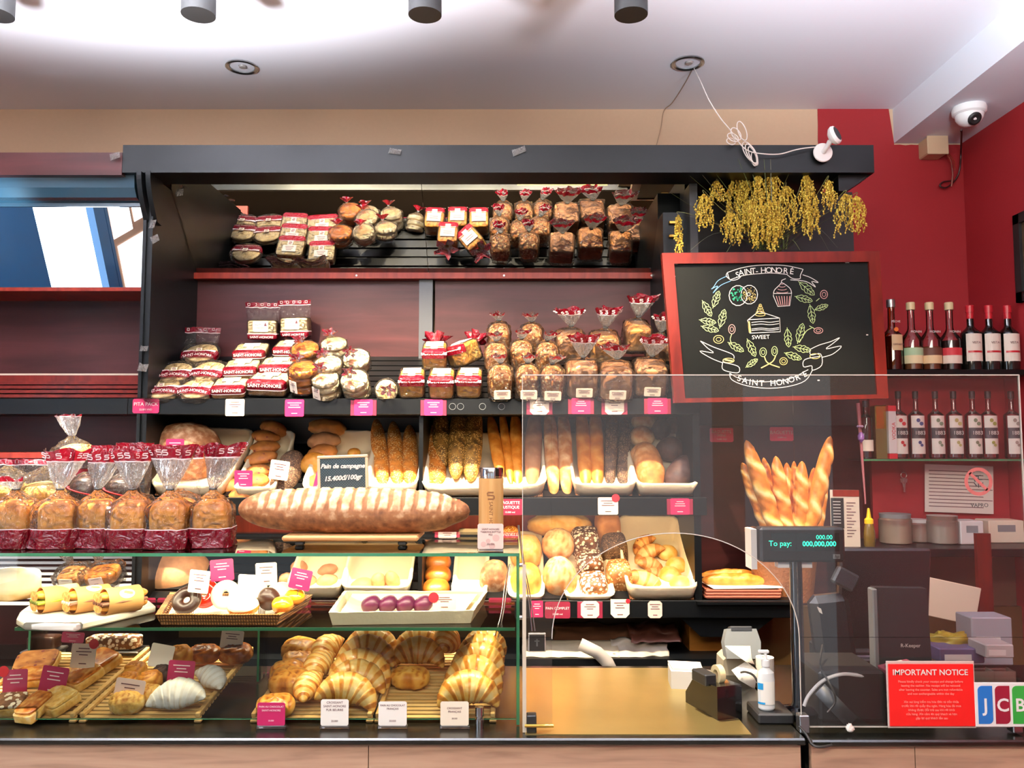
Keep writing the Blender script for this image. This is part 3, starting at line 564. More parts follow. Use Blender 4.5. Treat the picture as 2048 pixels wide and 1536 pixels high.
# ------------------------------------------------------------------ back lower cupboards
bc = thing('back_counter', 'brown lower cupboard unit below the bread shelves with an open paper shelf', 'cupboard', T(0, 0, 0))
olive = plain('olive_brown_panel', '#5a421e', .5, var=.1, bs=5)
B().box(-2.4, 3.42, 0, XR, 3.45, S3b-.02).put('back_panel', olive, bc, smooth=False)
B().box(-2.4, 3.08, zat(1337, 3.08), .80, 3.42, zat(1318, 3.08)).put('shelf', MT['black'], bc, smooth=False)
B().box(-2.4, 3.14, 0, .95, 3.16, zat(1337, 3.14)).put('front_panel', plain('mustard_brown_panel', '#6d4c1c', .5, var=.1, bs=5), bc, smooth=False)
wb = thing('wooden_box', 'plain brown wooden box on the low shelf under the small baguettes', 'box', T(P(1435, 1312, 3.2)))
k = 3.2/1656; B().box(-.105, 0, 0, .10, .16, .115, bev=.003).put('body', wood('ochre_wood', [(.3, '#7a4a16'), (.7, '#8f5a1e')], (2, 8, 8), 3, .5), wb); B().box(-.11, -.004, .115, .105, .165, .122).put('lid', MT['blackmat'], wb)

# ------------------------------------------------------------------ counters
CT = .92
cn = thing('service_counter', 'long black topped service counter with pale wood front', 'counter', T(0, 0, 0))
XC = xat(1612, 1490, 2.04)
B().box(-2.6, 2.035, CT-.017, XC, 2.69, CT, bev=.004).put('countertop', MT['granite'], cn)
jx = xat(737, 1510, 2.05)
B().box(-2.6, 2.05, .1, jx-.001, 2.07, CT-.017).put('front_panel', MT['front'], cn, smooth=False); B().box(jx+.001, 2.05, .1, XC-.01, 2.07, CT-.017).put('front_panel', MT['front'], cn, smooth=False)
B().box(-2.6, 2.63, .1, XC, 2.66, CT-.017).box(XC-.03, 2.07, .1, XC-.008, 2.64, CT-.017).put('carcass', MT['blackmat'], cn, smooth=False)
q0, q1 = xat(1050, 1460, 2.08), xat(1452, 1400, 2.3)
B().box(q0, 2.062, CT+.0002, q1, 2.66, CT+.0015).put('metal_sheet', plain('warm_brushed_metal', '#cdb878', .30, metal=.9, var=.12, bs=9, bump=.15), cn, smooth=False)
c2 = thing('till_counter', 'black topped till counter with pale wood front at the right edge', 'counter', T(0, 0, 0))
x0 = xat(1624, 1490, 2.04)
B().box(x0-.003, 2.035, CT-.02, 2.05, 2.72, CT-.004, bev=.004).put('countertop', MT['granite'], c2)
j2 = xat(1830, 1510, 2.05)
B().box(x0+.002, 2.05, .1, j2-.001, 2.07, CT-.02).put('front_panel', MT['front'], c2, smooth=False); B().box(j2+.001, 2.05, .1, 2.05, 2.07, CT-.02).put('front_panel', MT['front'], c2, smooth=False)
B().box(x0+.01, 2.07, .1, x0+.03, 2.7, CT-.02).put('carcass', MT['blackmat'], c2, smooth=False)

# ------------------------------------------------------------------ glass counter case
GY = 2.125; GT = zat(1105, GY); GM = zat(1255, 2.16); XE = .018
gc = thing('glass_display_case', 'glass pastry case with green edges standing on the counter', 'display case', T(0, 0, 0))
def pane(nm, x0, y0, z0, x1, y1, z1, edges, th=.004):
    b = B(); b.box(x0, y0, z0, x1, y1, z1)
    o = b.put(nm, MT['glass'], gc, smooth=False)
    e = B()
    for q in edges: e.box(*q)
    if edges: e.put('glass_edge', MT['edge'], o, smooth=False)
pane('glass_top', -2.5, GY-.012, GT-.008, XE, 2.62, GT, [(-2.5, GY-.0135, GT-.008, XE, GY-.0122, GT), (XE, GY-.012, GT-.008, XE+.0012, 2.62, GT)])
pane('front_glass', -2.5, GY-.003, zat(1437, GY), XE-.008, GY+.003, GT-.009, [(-2.5, GY-.003, zat(1437, GY)-.0015, XE-.008, GY+.003, zat(1437, GY))])
pane('end_glass', XE-.006, GY+.004, CT+.002, XE, 2.60, GT-.009, [(XE-.007, GY+.002, CT+.002, XE+.001, GY+.004, GT-.009)])
xm = xat(30, 1255, 2.16)
pane('glass_shelf', xm, 2.16, GM-.008, XE-.01, 2.54, GM, [(xm, 2.1585, GM-.008, XE-.01, 2.16, GM), (xm-.0012, 2.16, GM-.008, xm, 2.54, GM)])
for px in (521, 66):
    x = xat(px, 1300, 2.52); pane('glass_divider', x-.003, 2.5, CT+.004, x+.003, 2.6, GM-.01, [(x-.003, 2.4985, CT+.004, x+.003, 2.5, GM-.01)])
for px, py in ((958, 1465), (-40, 1465)):
    q = PZ(px, py, CT); b = B(); b.lathe([(.011, 0), (.011, .022), (.008, .024), (.008, .028), (.011, .030), (.011, .052), (.0, .053)], 24); b.put('chrome_post', MT['chrome'], gc, T(q.x, GY-.016, CT))
for z in (1130, 1235): B().lathe([(0, 0), (.006, 0), (.006, .012), (0, .012)], 12).put('shelf_stud', MT['chrome'], gc, T(XE, 2.17, zat(z, 2.17)) @ RY(90))

# ------------------------------------------------------------------ sneeze guard of clear acrylic, with an arched hatch
SG = 2.085; sg = thing('sneeze_guard', 'large clear acrylic screen with an arched hatch standing on the counter', 'screen', T(0, 0, 0))
xl_, xr_ = xat(1045, 900, SG), xat(2043, 900, SG); zt2 = zat(750, SG); zb_ = CT+.012
ax0, ax1 = xat(1104, 1275, SG), xat(1598, 1275, SG); az = zat(1275, SG); ah = zat(1066, SG)-az
arc = [((ax0+ax1)/2-(ax1-ax0)/2*cos(a*pi/40), az+ah*sin(a*pi/40)) for a in range(41)]
b = B(); Q = [(x, SG, z) for x, z in arc]+[(x, SG, zt2) for x, z in arc]
b.add(Q, [(i, i+1, i+42, i+41) for i in range(40)])
b.quad((xl_, SG, zb_), (ax0, SG, zb_), (ax0, SG, az), (xl_, SG, az)); b.quad((xl_, SG, az), (ax0, SG, az), (ax0, SG, zt2), (xl_, SG, zt2))
b.quad((ax1, SG, zb_), (xr_, SG, zb_), (xr_, SG, az), (ax1, SG, az)); b.quad((ax1, SG, az), (xr_, SG, az), (xr_, SG, zt2), (ax1, SG, zt2))
pn = b.put('acrylic_sheet', MT['acrylic'], sg, smooth=False)
md_ = pn.modifiers.new('thickness', 'SOLIDIFY'); md_.thickness = .004
b = B(); e = .0012
b.tube([(x, SG-.002, z) for x, z in arc]+[(ax1, SG-.002, az-.05), (ax1, SG-.002, zb_)], .0013, 6)
b.tube([(ax0, SG-.002, az), (ax0, SG-.002, az-.003)], .0013, 6)
b.box(xl_, SG-.004, zt2-.0015, xr_, SG+.002, zt2+.001); b.box(xl_-.0008, SG-.004, zb_, xl_+.0008, SG+.002, zt2); b.box(xr_-.001, SG-.004, zb_, xr_+.001, SG+.002, zt2); b.box(ax1, SG-.004, zb_-.001, xr_, SG+.002, zb_+.0012)
b.put('bright_edge', MT['edge2'], sg)
b = B(); xs = xat(1049, 1300, SG); b.box(xs-.005, SG-.01, CT+.001, xs+.004, SG-.003, zat(1128, SG)); b.put('edge_post', plain('clear_frosted_bar', '#cfc4b0', .2, coat=.4), sg, smooth=False)
for px in (1063, 1606, 2030):
    x = xat(px, 1455, SG); B().box(x-.012, SG-.014, CT+.0, x+.012, SG+.016, CT+.042, bev=.002).put('clamp', MT['blackmat'] if px == 1063 else MT['steel'], sg)
B().tube([(xs, SG-.02, CT+.02), (xs+.07, SG-.02, CT+.02)], .004, 10).put('clamp_rod', MT['brass'], sg)
# window sticker: red prohibition ring with lettering, on the screen
st = thing('prohibition_sticker', 'round red prohibition sticker on the acrylic screen at the right', 'sticker', T(P(1957, 963, SG-.004)))
k = 2.085/1656*1.0; pinkring = plain('faded_red_ring', '#b4615c', .6); b = B(); n = 40
for i in range(n):
    a, c = 2*pi*i/n, 2*pi*(i+1)/n; r0, r1 = 21*k, 28*k
    b.quad((r0*cos(a), 0, r0*sin(a)), (r1*cos(a), 0, r1*sin(a)), (r1*cos(c), 0, r1*sin(c)), (r0*cos(c), 0, r0*sin(c)))
b.strip([(-17*k, 0, 17*k), (17*k, 0, -17*k)], 6*k, (0, 1, 0)); b.put('ring', pinkring, st, smooth=False)
b = B()
for i, (x0_, y0_, x1_, y1_) in enumerate(((-8, 4, 8, 4), (0, 12, 0, -12), (-9, -2, -3, -10), (3, -10, 9, -2), (-5, 10, 5, 12), (-10, 8, -6, -1))): b.strip([(x0_*k, .0005, y0_*k), (x1_*k, .0005, y1_*k)], 1.8*k, (0, 1, 0))
b.put('figure', MT['dgrey'], st, smooth=False)
text('VAPRO', 11*k, MT['dgrey'], st, T(0, -.0005, -47*k) @ RX(90))
# ================================================================== bread builders (meshes cached, objects individual)
def blob(key, mats, a, b, c, e1=1., e2=1., amp=.04, ns=2.2, seed=0, tone=None, flat=.6, nu=30, nv=18, mi=None, disp=None, dome=None, split=None):
    if key and key in MESHES: return MESHES[key]
    V = []; F = []; t = []
    vs = [-pi/2+pi*j/nv for j in range(nv+1)]
    if mi and e1 < .6:
        for j in range(1, nv//2):
            q = j/(nv/2); vs += [math.asin(sp(2*q-1, 1/e1)), math.acos(q**(1/e1)), -math.acos(q**(1/e1))]
        vs = sorted(set(round(v, 6) for v in vs)); nv = len(vs)-1
    for v in vs:
        for i in range(nu):
            u = 2*pi*i/nu
            dx, dy, dz = sp(cos(v), e1)*sp(cos(u), e2), sp(cos(v), e1)*sp(sin(u), e2), sp(sin(v), e1)
            d = Vector((cos(v)*cos(u), cos(v)*sin(u), sin(v)))
            r = 1+amp*nz(d*ns, 1, seed)+amp*.4*nz(d*ns*3, 1, seed+5)
            p = Vector((a*dx*r, b*dy*r, c*dz*r*(flat if dz < 0 else 1)))
            if dome and dz > 0: p.z += dome*max(0, 1-(dx*dx+dy*dy)*.9)
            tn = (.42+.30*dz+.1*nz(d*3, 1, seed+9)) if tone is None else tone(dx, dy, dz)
            if disp:
                q = disp(dx, dy, dz, p); 
                if q: p += d*q[0]; tn += q[1]
            V.append(p); t.append(tn)
    zm = min(p.z for p in V)
    for p in V: p.z -= zm
    for j in range(nv):
        for i in range(nu):
            A, Bq = j*nu+i, j*nu+(i+1) % nu
            F.append((A, Bq, Bq+nu, A+nu))
    m = None
    if mi: m = [mi(sum((V[k] for k in f), Vector())/4) for f in F]
    me = mesh(key or 'blob', V, F, mats, m, t, True, split)
    if key: MESHES[key] = me
    return me
def loaf_box(key, cm, w, d, h, e=.38, dome=0., seed=0, amp=.03, tone=None, disp=None):
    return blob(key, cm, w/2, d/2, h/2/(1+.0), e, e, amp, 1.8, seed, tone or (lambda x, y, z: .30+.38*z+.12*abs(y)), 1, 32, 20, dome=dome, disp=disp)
def logo_s(b, c, ex, ez, s, mi=0):       # squared S emblem as a flat ribbon
    pts = [(.8, .9), (-.7, .9), (-.9, .7), (-.9, .15), (.7, .05), (.9, -.15), (.9, -.7), (.7, -.9), (-.8, -.9)]
    n = ex.cross(ez); b.strip([c+ex*(x*s)+ez*(z*s) for x, z in pts], s*.42, n, mi)
def bag_mesh(key, w, d, h, seed=0, band=None, neck=(0, 0, .03), flare=None, e=.45, amp=.004, dome=0, logos=True, rim=.28):
    """cellophane bag: body w,d,h; gathered neck above; flare=(half width, half depth, height, lean x, lean y)"""
    if key in MESHES: return MESHES[key]
    seg = 36; rings = []                              # z, rx, ry, cx, cy, exponent, ripple, material of faces above
    hw, hd = w/2, d/2
    lv = [0, .02, .12, .25, .4, .55, .7, .82, .92, 1.0]
    if band: lv = sorted(lv+[band[0]+.0001, band[1], band[1]+.02])
    for t in lv:
        s = 1 if t < .85 else (1-.9*((t-.85)/.15)**2*.25); s *= .93 if t == 0 else 1
        m = 0
        if band: m = 1 if band[0] <= t < band[1] else (2 if band[1] <= t < band[1]+.019 else 0)
        rings.append((t*h, hw*s, hd*s, 0, 0, e, 0, m))
    nx, ny, nh = neck; zs = h+dome*.3
    rings.append((zs+nh*.35, hw*.55, hd*.55, nx*.5, ny*.5, .8, .10, 0)); rings.append((zs+nh*.75, hw*.24, hd*.24, nx*.85, ny*.85, 1, .25, 0)); rings.append((zs+nh, .007, .007, nx, ny, 1, .1, 3))
    if flare:
        fw, fd, fh, lx, ly = flare
        for t in (.04, .12, .3, .5, 1-rim-.03, 1-rim, 1-rim/2, 1.):
            g = t**.75; rings.append((zs+nh+fh*t-(fh*.0), .007+(fw-.007)*g, .006+(fd-.006)*g, nx+lx*t, ny+ly*t, 1, .05+.42*t, 3 if t < 1-rim-.03 else (2 if t < 1-rim else 1)))
    V = []
    for ri, (z, rx, ry, cx, cy, ee, rp, m) in enumerate(rings):
        for k in range(seg):
            u = 2*pi*k/seg; c, s_ = sp(cos(u), ee), sp(sin(u), ee)
            q = 1+rp*(.75*sin(u*7+seed*1.7)+.5*sin(u*11+seed+ri*.25))
            x, y = rx*c*(1+rp*.25*sin(u*5+seed)), ry*s_*q
            nn = amp*(nz((c*3, s_*3, z*22), 1, seed)+.6*nz((c*7, s_*7, z*50), 1, seed+3)) if rp == 0 else amp*.6*nz((c*4, s_*4, z*40), 1, seed)
            V.append(Vector((cx+x+nn*c*1.5, cy+y+nn*s_*1.5, z+nn*.5+(rp*.012*sin(u*4+seed) if ri == len(rings)-1 else 0))))
    F = []; mi = []; 
    for r in range(len(rings)-1):
        for k in range(seg):
            A, Bq = r*seg+k, r*seg+(k+1) % seg; F.append((A, Bq, Bq+seg, A+seg)); mi.append(rings[r][7])
    F.append(tuple(range(seg-1, -1, -1))); mi.append(rings[0][7])
    b = B(); b.add(V, F, mi)
    if flare and logos:
        r = len(rings)-2
        for k in range(20, 36, 3):
            p = V[r*seg+k % seg]; q = V[r*seg+(k+1) % seg]; up = (V[(r+1)*seg+k % seg]-V[(r-1)*seg+k % seg]).normalized(); ex = (q-p).normalized(); n = up.cross(ex)
            if n.y > 0: n = -n
            logo_s(b, p+n*.003, ex, up, min(.007, flare[2]*rim*.3), 2)
    me = b.mesh(key, [MT['cello'], MT['redp'], MT['whiteink'], MT['cello2']], True, None); MESHES[key] = me; return me
def tag_mesh(key, w, h, m, shape='rect', lines=3, ink='ink', curl=0, dot=None, strips=None, foot=False):
    """flat card standing in local XZ, facing -Y, origin at its bottom middle"""
    if key in MESHES: return MESHES[key]
    b = B(); t = .0012
    if shape == 'oct': q = w*.16; poly = [(-w/2+q, 0), (w/2-q, 0), (w/2, q), (w/2, h-q), (w/2-q, h), (-w/2+q, h), (-w/2, h-q), (-w/2, q)]
    elif shape == 'shield': q = w*.2; poly = [(-w/2+q, 0), (w/2-q, 0), (w/2, q), (w/2, h), (-w/2, h), (-w/2, q)]
    else: q = w*.05; poly = [(-w/2+q, 0), (w/2-q, 0), (w/2, q), (w/2, h-q), (w/2-q, h), (-w/2+q, h), (-w/2, h-q), (-w/2, q)]
    b.prism(poly, -t, 0, 0, Matrix(((1, 0, 0, 0), (0, 0, 1, 0), (0, 1, 0, 0), (0, 0, 0, 1))))
    ws = [.62, .8, .5, .7, .4, .55]
    for i in range(lines):
        z = h*(.80-.13*i); wl = w*ws[(i+len(key)) % 6]*.9
        b.box(-wl/2, -t-.0006, z-h*.018, wl/2, -t-.0001, z+h*.018, 1)
    if lines: b.box(-w*.15, -t-.0006, h*.16, w*.15, -t-.0001, h*.20, 1)
    if dot:
        n = 18; c = Vector((dot[0]*w, -t-.001, dot[1]*h)); r = dot[2]*w
        b.add([c]+[c+Vector((r*cos(2*pi*i/n), 0, r*sin(2*pi*i/n))) for i in range(n)], [(0, i+1, (i+1) % n+1) for i in range(n)], 2)
    if foot: b.box(-.0008, 0, -.03, .0008, .0008, 0, 3)
    me = b.mesh(key, [MT[m], MT[ink], MT['dot'], MT['steel']], False); MESHES[key] = me; return me
def packaged(M, label, group, inner, bag, tagspec=None, cat='bread', name='bagged_loaf', txt=None, extra=None, breadname='loaf', innerM=None):
    t = thing(name, label, cat, M, group)
    for i, (me, m) in enumerate(inner): put(breadname, me, m, t)
    bg = put('bag', bag[0], bag[1], t)
    if tagspec: put('price_label', tagspec[0], tagspec[1], t)
    if txt: txt(bg)
    if extra: extra(t)
    return t
def S_(x, y, z): return Matrix.Diagonal((x, y, z, 1))
SIZ = 3.25/1656
# ------------------------------------------------------------------ upper shelf (R1): packs, muffins, loaves
SH = 'SAINT-HONORE'
def pita(px, py, lab, lift=0, rz=0, sc=1.0, seed=0):
    M = R1.M(px, py, .04*sc, rz, 15, 0, lift) @ S_(sc, sc, sc*1.15)
    tn = lambda x, y, z: .2+.5*max(0, nz((x*2.2, y*2.2, z), 1, seed))+.1*z
    disc = blob('pita_disc%d' % (seed % 3), CR['toast'], .068, .062, .010, .7, 1, .04, 2, seed % 3, tn)
    bandf = lambda c: 1 if (-.046 < c.y < -.006 and c.z > .016) else (2 if (-.006 <= c.y < -.002 and c.z > .016) else 0)
    bg = blob('pita_bag%d' % (seed % 2), [MT['cello'], MT['redp'], MT['whiteink']], .078, .072, .021, .45, .75, .05, 5, seed % 2, nu=56, nv=44, flat=.8, mi=bandf)
    def tx(o):
        bent_text(SH, .0165, MT['whiteink'], o, T(0, -.034, .0405) @ RX(26), .18)
        b = B(); b.box(-.012, -.012, .0405, .012, .010, .0415); q = b.mesh('emblem', [MT['cream_card'], MT['ink']], False) if 'emb' not in MESHES else MESHES['emb']
        if 'emb' not in MESHES:
            bb = B(); bb.box(-.012, -.012, .0405, .012, .010, .0415); logo_s(bb, Vector((0, -.001, .0421)), Vector((1, 0, 0)), Vector((0, 1, 0)), .007, 1); MESHES['emb'] = bb.mesh('emblem', [MT['cream_card'], MT['ink']], False)
        put('emblem_label', MESHES['emb'], None, o)
    return packaged(M, lab, 'round pita packs on the upper shelf', [(disc, T(0, 0, .0)), (disc, T(.003, .003, .0165))], (bg, T(0, 0, -.0)), None, 'bread', 'pita_pack', tx, breadname='flatbread')
pitas = [(326, 779, 0, 6, 'front left, nearest the side panel'), (395, 779, 0, -4, 'front row beside the toast packs'), (352, 747, .03, 4, 'second row, the left one'), (418, 745, .03, -6, 'second row, the right one'), (402, 708, .055, 2, 'topmost behind the others')]
for i, (x, y, l, rz, w_) in enumerate(pitas): pita(x, y, 'bagged round pita breads with red printed band, '+w_, l, rz, .95, i)
def flat_top(key, w, h, seed=0):
    """see-through bag top standing above a pack, red printed hem with squares"""
    if key in MESHES: return MESHES[key]
    V = []; F = []; mi = []; nx = 14; lv = [0, .25, .5, .72, .75, 1.0]
    for s in (0, 1):
        for t in lv:
            for i in range(nx+1):
                u = i/nx*2-1; y = (.012*(1-t)+.004+.006*nz((u*3, t*3, s*4), 1, seed))*(1 if s else -1)*(1-abs(u)**6)
                V.append((u*w/2*(1+.12*t+.05*nz((t*4, u, seed), 1)), y+.01*t*sin(u*3+seed), t*h+.004*nz((u*4, 0, seed), 1)))
    for s in (0, 1):
        o = s*len(lv)*(nx+1)
        for j in range(len(lv)-1):
            for i in range(nx):
                A = o+j*(nx+1)+i; F.append((A, A+1, A+nx+2, A+nx+1)); mi.append([0, 0, 0, 2, 1][j])
    b = B(); b.add(V, F, mi)
    for i in range(5):
        x = (-.8+.4*i)*w/2*1.05; z = h*.89; q = .0045
        pts = [(x-q, -.014, z-q), (x-q, -.014, z+q), (x+q, -.014, z+q), (x+q, -.014, z-q), (x-q, -.014, z-q)]; b.strip(pts, .0016, (0, 1, 0), 2)
    MESHES[key] = b.mesh(key, [MT['cello'], MT['redp'], MT['whiteink']], True, None); return MESHES[key]
def toast(px, py, lab, w=.135, d=.12, h=.05, lift=0, rz=0, seed=0, topbag=False):
    M = R1.M(px, py, h, rz, 0, 0, lift)
    tn = lambda x, y, z: (.15+.15*nz((x*3, y*3, z), 1, seed)) if z > .55 else .95
    lf = loaf_box('toast%d_%.3f_%.3f' % (seed % 2, w, h), CR['toast'], w*.94, d*.94, h*.92, .22, 0, seed % 2, .015, tn)
    y1 = -d*.10
    bandf = lambda c: 1 if (c.y < -d*.22 and c.z > h*.50) else (2 if c.z > h*.46 and c.y < -d*.20 else 0)
    bg = blob('toastbag%d_%.3f_%.3f' % (seed % 2, w, h), [MT['cello'], MT['redp'], MT['whiteink']], w/2, d/2, h/2, .22, .25, .012, 6, seed, nu=56, nv=36, flat=1, mi=bandf)
    def tx(o):
        text(SH, w*.115, MT['whiteink'], o, T(0, -d*.505, h*.78) @ RX(80), bold=.0003)
    def ex(t):
        lb = 'toastlab%.3f' % w
        if lb not in MESHES:
            bb = B(); z = h*1.03; bb.box(-.032, .004, z, .032, .042, z+.0012); bb.box(-.013, -.022, z, .013, .004, z+.0018, 0); logo_s(bb, Vector((0, -.009, z+.0026)), Vector((1, 0, 0)), Vector((0, 1, 0)), .0065, 1)
            for k in range(3): bb.box(-.02+.003*k, .012+.009*k, z+.0012, .02-.004*k, .0145+.009*k, z+.0018, 1)
            MESHES[lb] = bb.mesh(lb, [MT['paper'], MT['ink']], False)
        put('product_label', MESHES[lb], None, t)
    t = packaged(M, lab, 'sliced toast packs on the upper shelf', [(lf, T(0, 0, h*.04))], (bg, None), None, 'bread', 'toast_pack', tx, ex, 'toast_loaf')
    return t
for i, (x, y, w_, h_, l, rz, s) in enumerate([(462, 776, .128, .048, 0, 3, 'front row, the left one'), (541, 768, .155, .062, 0, -5, 'front row, the larger right one'), (485, 739, .13, .048, .035, 4, 'second row above the front left toast'), (560, 735, .145, .05, .035, 0, 'second row beside the golden bagels'), (503, 706, .13, .048, .065, 3, 'third row, the left one'), (582, 700, .125, .05, .065, -2, 'third row below the upright chia toast')]):
    toast(x, y, 'cream toast pack lying flat with red front band, '+s, w_, .12, h_, l, rz, i)
def chia(px, py, rz, lab, seed):
    p = P(px, py, 3.42); w, d, h = .122, .055, .082
    t = thing('toast_pack', lab, 'bread', T(p-Vector((0, 0, h/2))) @ RZ(rz) @ RX(8), 'upright chia seed toast packs')
    tn = lambda x, y, z: .12+.2*nz((x*3, y*3, z*3), 1, seed) if y < -.5 else .9
    put('toast_loaf', loaf_box('chia_loaf%d' % seed, CR['toast'], w*.95, d*.95, h*.94, .22, 0, seed, .015, tn), T(0, 0, .002), t)
    bf = lambda c: 1 if c.z < h*.27 and c.y < d*.3 else (2 if c.z < h*.31 and c.y < d*.3 else 0)
    bg = put('bag', blob('chia_bag%d' % seed, [MT['cello'], MT['redp'], MT['whiteink']], w/2, d/2, h/2, .22, .25, .012, 6, seed, nu=48, nv=44, flat=1, mi=bf), None, t)
    text(SH, .013, MT['whiteink'], bg, T(0, -d/2-.003, h*.13) @ RX(90)); 
    lb = put('product_label', tag_mesh('chia_tag', .062, .044, 'paper', lines=0), T(-.004, -d/2-.002, h*.40), t)
    b = B(); b.strip([(-.024, -.002, .031), (-.012, -.002, .027), (-.002, -.002, .032), (.006, -.002, .029)], .0015, (0, 1, 0)); b.add([(.014, -.002, .024), (.026, -.002, .024), (.020, -.002, .040)], [(0, 1, 2)])
    b.put('drawing', MT['ink'], lb, smooth=False)
    text('CHIA SEEDS', .0085, MT['ink'], lb, T(0, -.002, .016) @ RX(90)); text('TOAST', .0065, MT['ink'], lb, T(0, -.002, .008) @ RX(90))
    put('bag_top', flat_top('chia_top%d' % seed, w*1.05, .075, seed), T(0, 0, h*.96), t)
chia(527, 660, 4, 'chia seed toast pack standing upright with clear bag top, the left one of the pair', 0); chia(593, 655, -8, 'chia seed toast pack standing upright with clear bag top, the right one of the pair', 1)
p = P(395, 696, 3.40); t = thing('empty_bag_top', 'empty clear bag top with dark red hem rising behind the pita packs', 'bag', T(p)); put('film_sheet', flat_top('bagtop', .165, .085, 5), None, t)
# muffins and bagels: stacks of rolls in clear bags with a red gathered tie
def tie_mesh(key, seed=0, s=1.0):
    if key in MESHES: return MESHES[key]
    seg = 22; V = []; F = []; mi = []; rg = [(0, .004), (.008, .006), (.018, .016), (.028, .024)]
    for j, (z, r) in enumerate(rg):
        for k in range(seg):
            u = 2*pi*k/seg; q = 1+.35*j/3*sin(u*5+seed)+.2*j/3*sin(u*9+seed*2); V.append((r*q*cos(u)*s, r*q*sin(u)*s*.8, z*s+.004*j/3*sin(u*3+seed)))
    for j in range(3):
        for k in range(seg): A, Bq = j*seg+k, j*seg+(k+1) % seg; F.append((A, Bq, Bq+seg, A+seg)); mi.append([0, 1, 1][j])
    b = B(); b.add(V, F, mi)
    MESHES[key] = b.mesh(key, [MT['cello2'], MT['redp']], True, None); return MESHES[key]
def rolls(px, py, lab, group, cm, n=3, r=.052, h=.03, rx=0, rz=0, ry=0, lift=0, seed=0, name='muffin_pack', tiexyz=(0, -.012, 0), tierx=25, wrap=True, Y=None, hole=False):
    H = n*h
    M = R1.M(px, py, H, rz, rx, ry, lift)
    t = thing(name, lab, 'bread', M, group)
    tn = lambda x, y, z: (.25+.55*max(0, z-.55)*2) if cm == 'muffin' else (.3+.35*z)
    dsp = (lambda x, y, z, p: (-.010*math.exp(-((x*x+y*y)/.05)), .1)) if hole else None
    me = blob('%s_roll_%.3f_%d%s' % (cm, r, seed % 3, hole), CR[cm], r, r*.97, h*.62, .55, 1, .04, 1.8, seed % 3, tn, disp=dsp)
    for k in range(n): put('roll', me, T(.002*((k*5+seed) % 3-1), .002*((k*3) % 3-1), k*h*.94) @ RZ(40*k), t)
    key = 'rollbag_%.3f_%.3f_%d' % (r, H, seed % 3)
    if key not in MESHES:
        rr = r*1.07; MESHES[key] = bag_mesh(key+'b', rr*2, rr*2, H*.96, seed, None, (tiexyz[0], tiexyz[1], .02), None, 1.0, .005)
    put('bag', MESHES[key], None, t)
    put('bag_tie', tie_mesh('tie%d' % (seed % 3), seed), T(tiexyz[0], tiexyz[1], H+.017) @ RX(tierx), t)
    if wrap: put('price_label', tag_mesh('side_tag', .036, .05, 'paper', lines=2), T(-r*.55, -r*.92, .012) @ RZ(-32), t)
    return t
G1 = 'bagged round rolls in the middle of the upper shelf'
rolls(612, 704, 'bag of glossy golden bagels, the upper of two', G1, 'bagel', 2, .054, .036, 12, 0, 0, .075, 0, 'bagel_pack', (-.01, -.01, 0), 20, False, hole=True)
rolls(608, 752, 'bag of glossy golden bagels with white side label, the lower of two', G1, 'bagel', 3, .054, .036, 6, 0, 0, .02, 1, 'bagel_pack', (-.01, -.012, 0), 30, True, hole=True)
for x, y, l, rx, s, nn in ((670, 694, .10, 2, 'topmost at the back', 2), (714, 719, .065, 24, 'upper right with red tie facing front', 2), (657, 733, .065, 8, 'in the middle above the tall left stack', 2), (653, 768, .0, 8, 'front left, tall stack with paper at its side', 3), (713, 765, .0, 22, 'front right with browned star top', 3)):
    rolls(x, y, 'bag of pale floury muffins, '+s, G1, 'muffin', nn, .052 if y > 700 else .050, .031, rx, 0, 0, l, int(x) % 3, 'muffin_pack', (-.012, -.008, 0), 30, x == 653)
rolls(771, 762, 'bag of pale muffins lying on its side beside the first brown loaf', G1, 'muffin', 3, .043, .028, 66, 12, 0, 0, 2, 'muffin_pack', (0, 0, 0), 0, False)
# brown sandwich loaves with white label and red band
def brownloaf(px, py, lab, rz=0, ry=0, lift=0, seed=0, h=.088, w=.098, tail=False):
    d = .125; M = R1.M(px, py, h, rz, 0, ry, lift)
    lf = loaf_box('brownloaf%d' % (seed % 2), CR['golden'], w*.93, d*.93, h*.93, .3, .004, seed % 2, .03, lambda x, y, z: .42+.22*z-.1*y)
    y1 = -d*.22
    bandf = lambda c: 1 if (c.y < y1 and h*.66 < c.z) else (2 if (c.y < y1+.003 and c.z > h*.62) else 0)
    bg = blob('brownbag%d' % (seed % 2), [MT['cello'], MT['redp'], MT['whiteink']], w/2, d/2, h/2, .24, .28, .014, 6, seed, nu=56, nv=44, flat=1, mi=bandf)
    def tx(o): text(SH, .0135, MT['whiteink'], o, T(0, -d*.49, h*.86) @ RX(62), bold=.0003)
    def ex(t):
        if 'blab' not in MESHES:
            bb = B(); z = h*1.03; bb.box(-.034, -.016, z, .034, .036, z+.001); bb.box(-.013, -.040, z-.001, .013, -.016, z+.001)
            for k in range(2): bb.box(-.02, .004+.012*k, z+.001, .02, .007+.012*k, z+.0015, 1)
            MESHES['blab'] = bb.mesh('blab', [MT['paper'], MT['ink']], False)
        put('product_label', MESHES['blab'], None, t)
        if tail: put('bag_top', tie_mesh('bigtie', 1, 2.0), T(0, d*.5, h*.6) @ RX(-55), t)
    return packaged(M, lab, 'golden brown loaves with red band on the upper shelf', [(lf, T(0, 0, h*.03))], (bg, None), None, 'bread', 'sandwich_loaf', tx, ex)
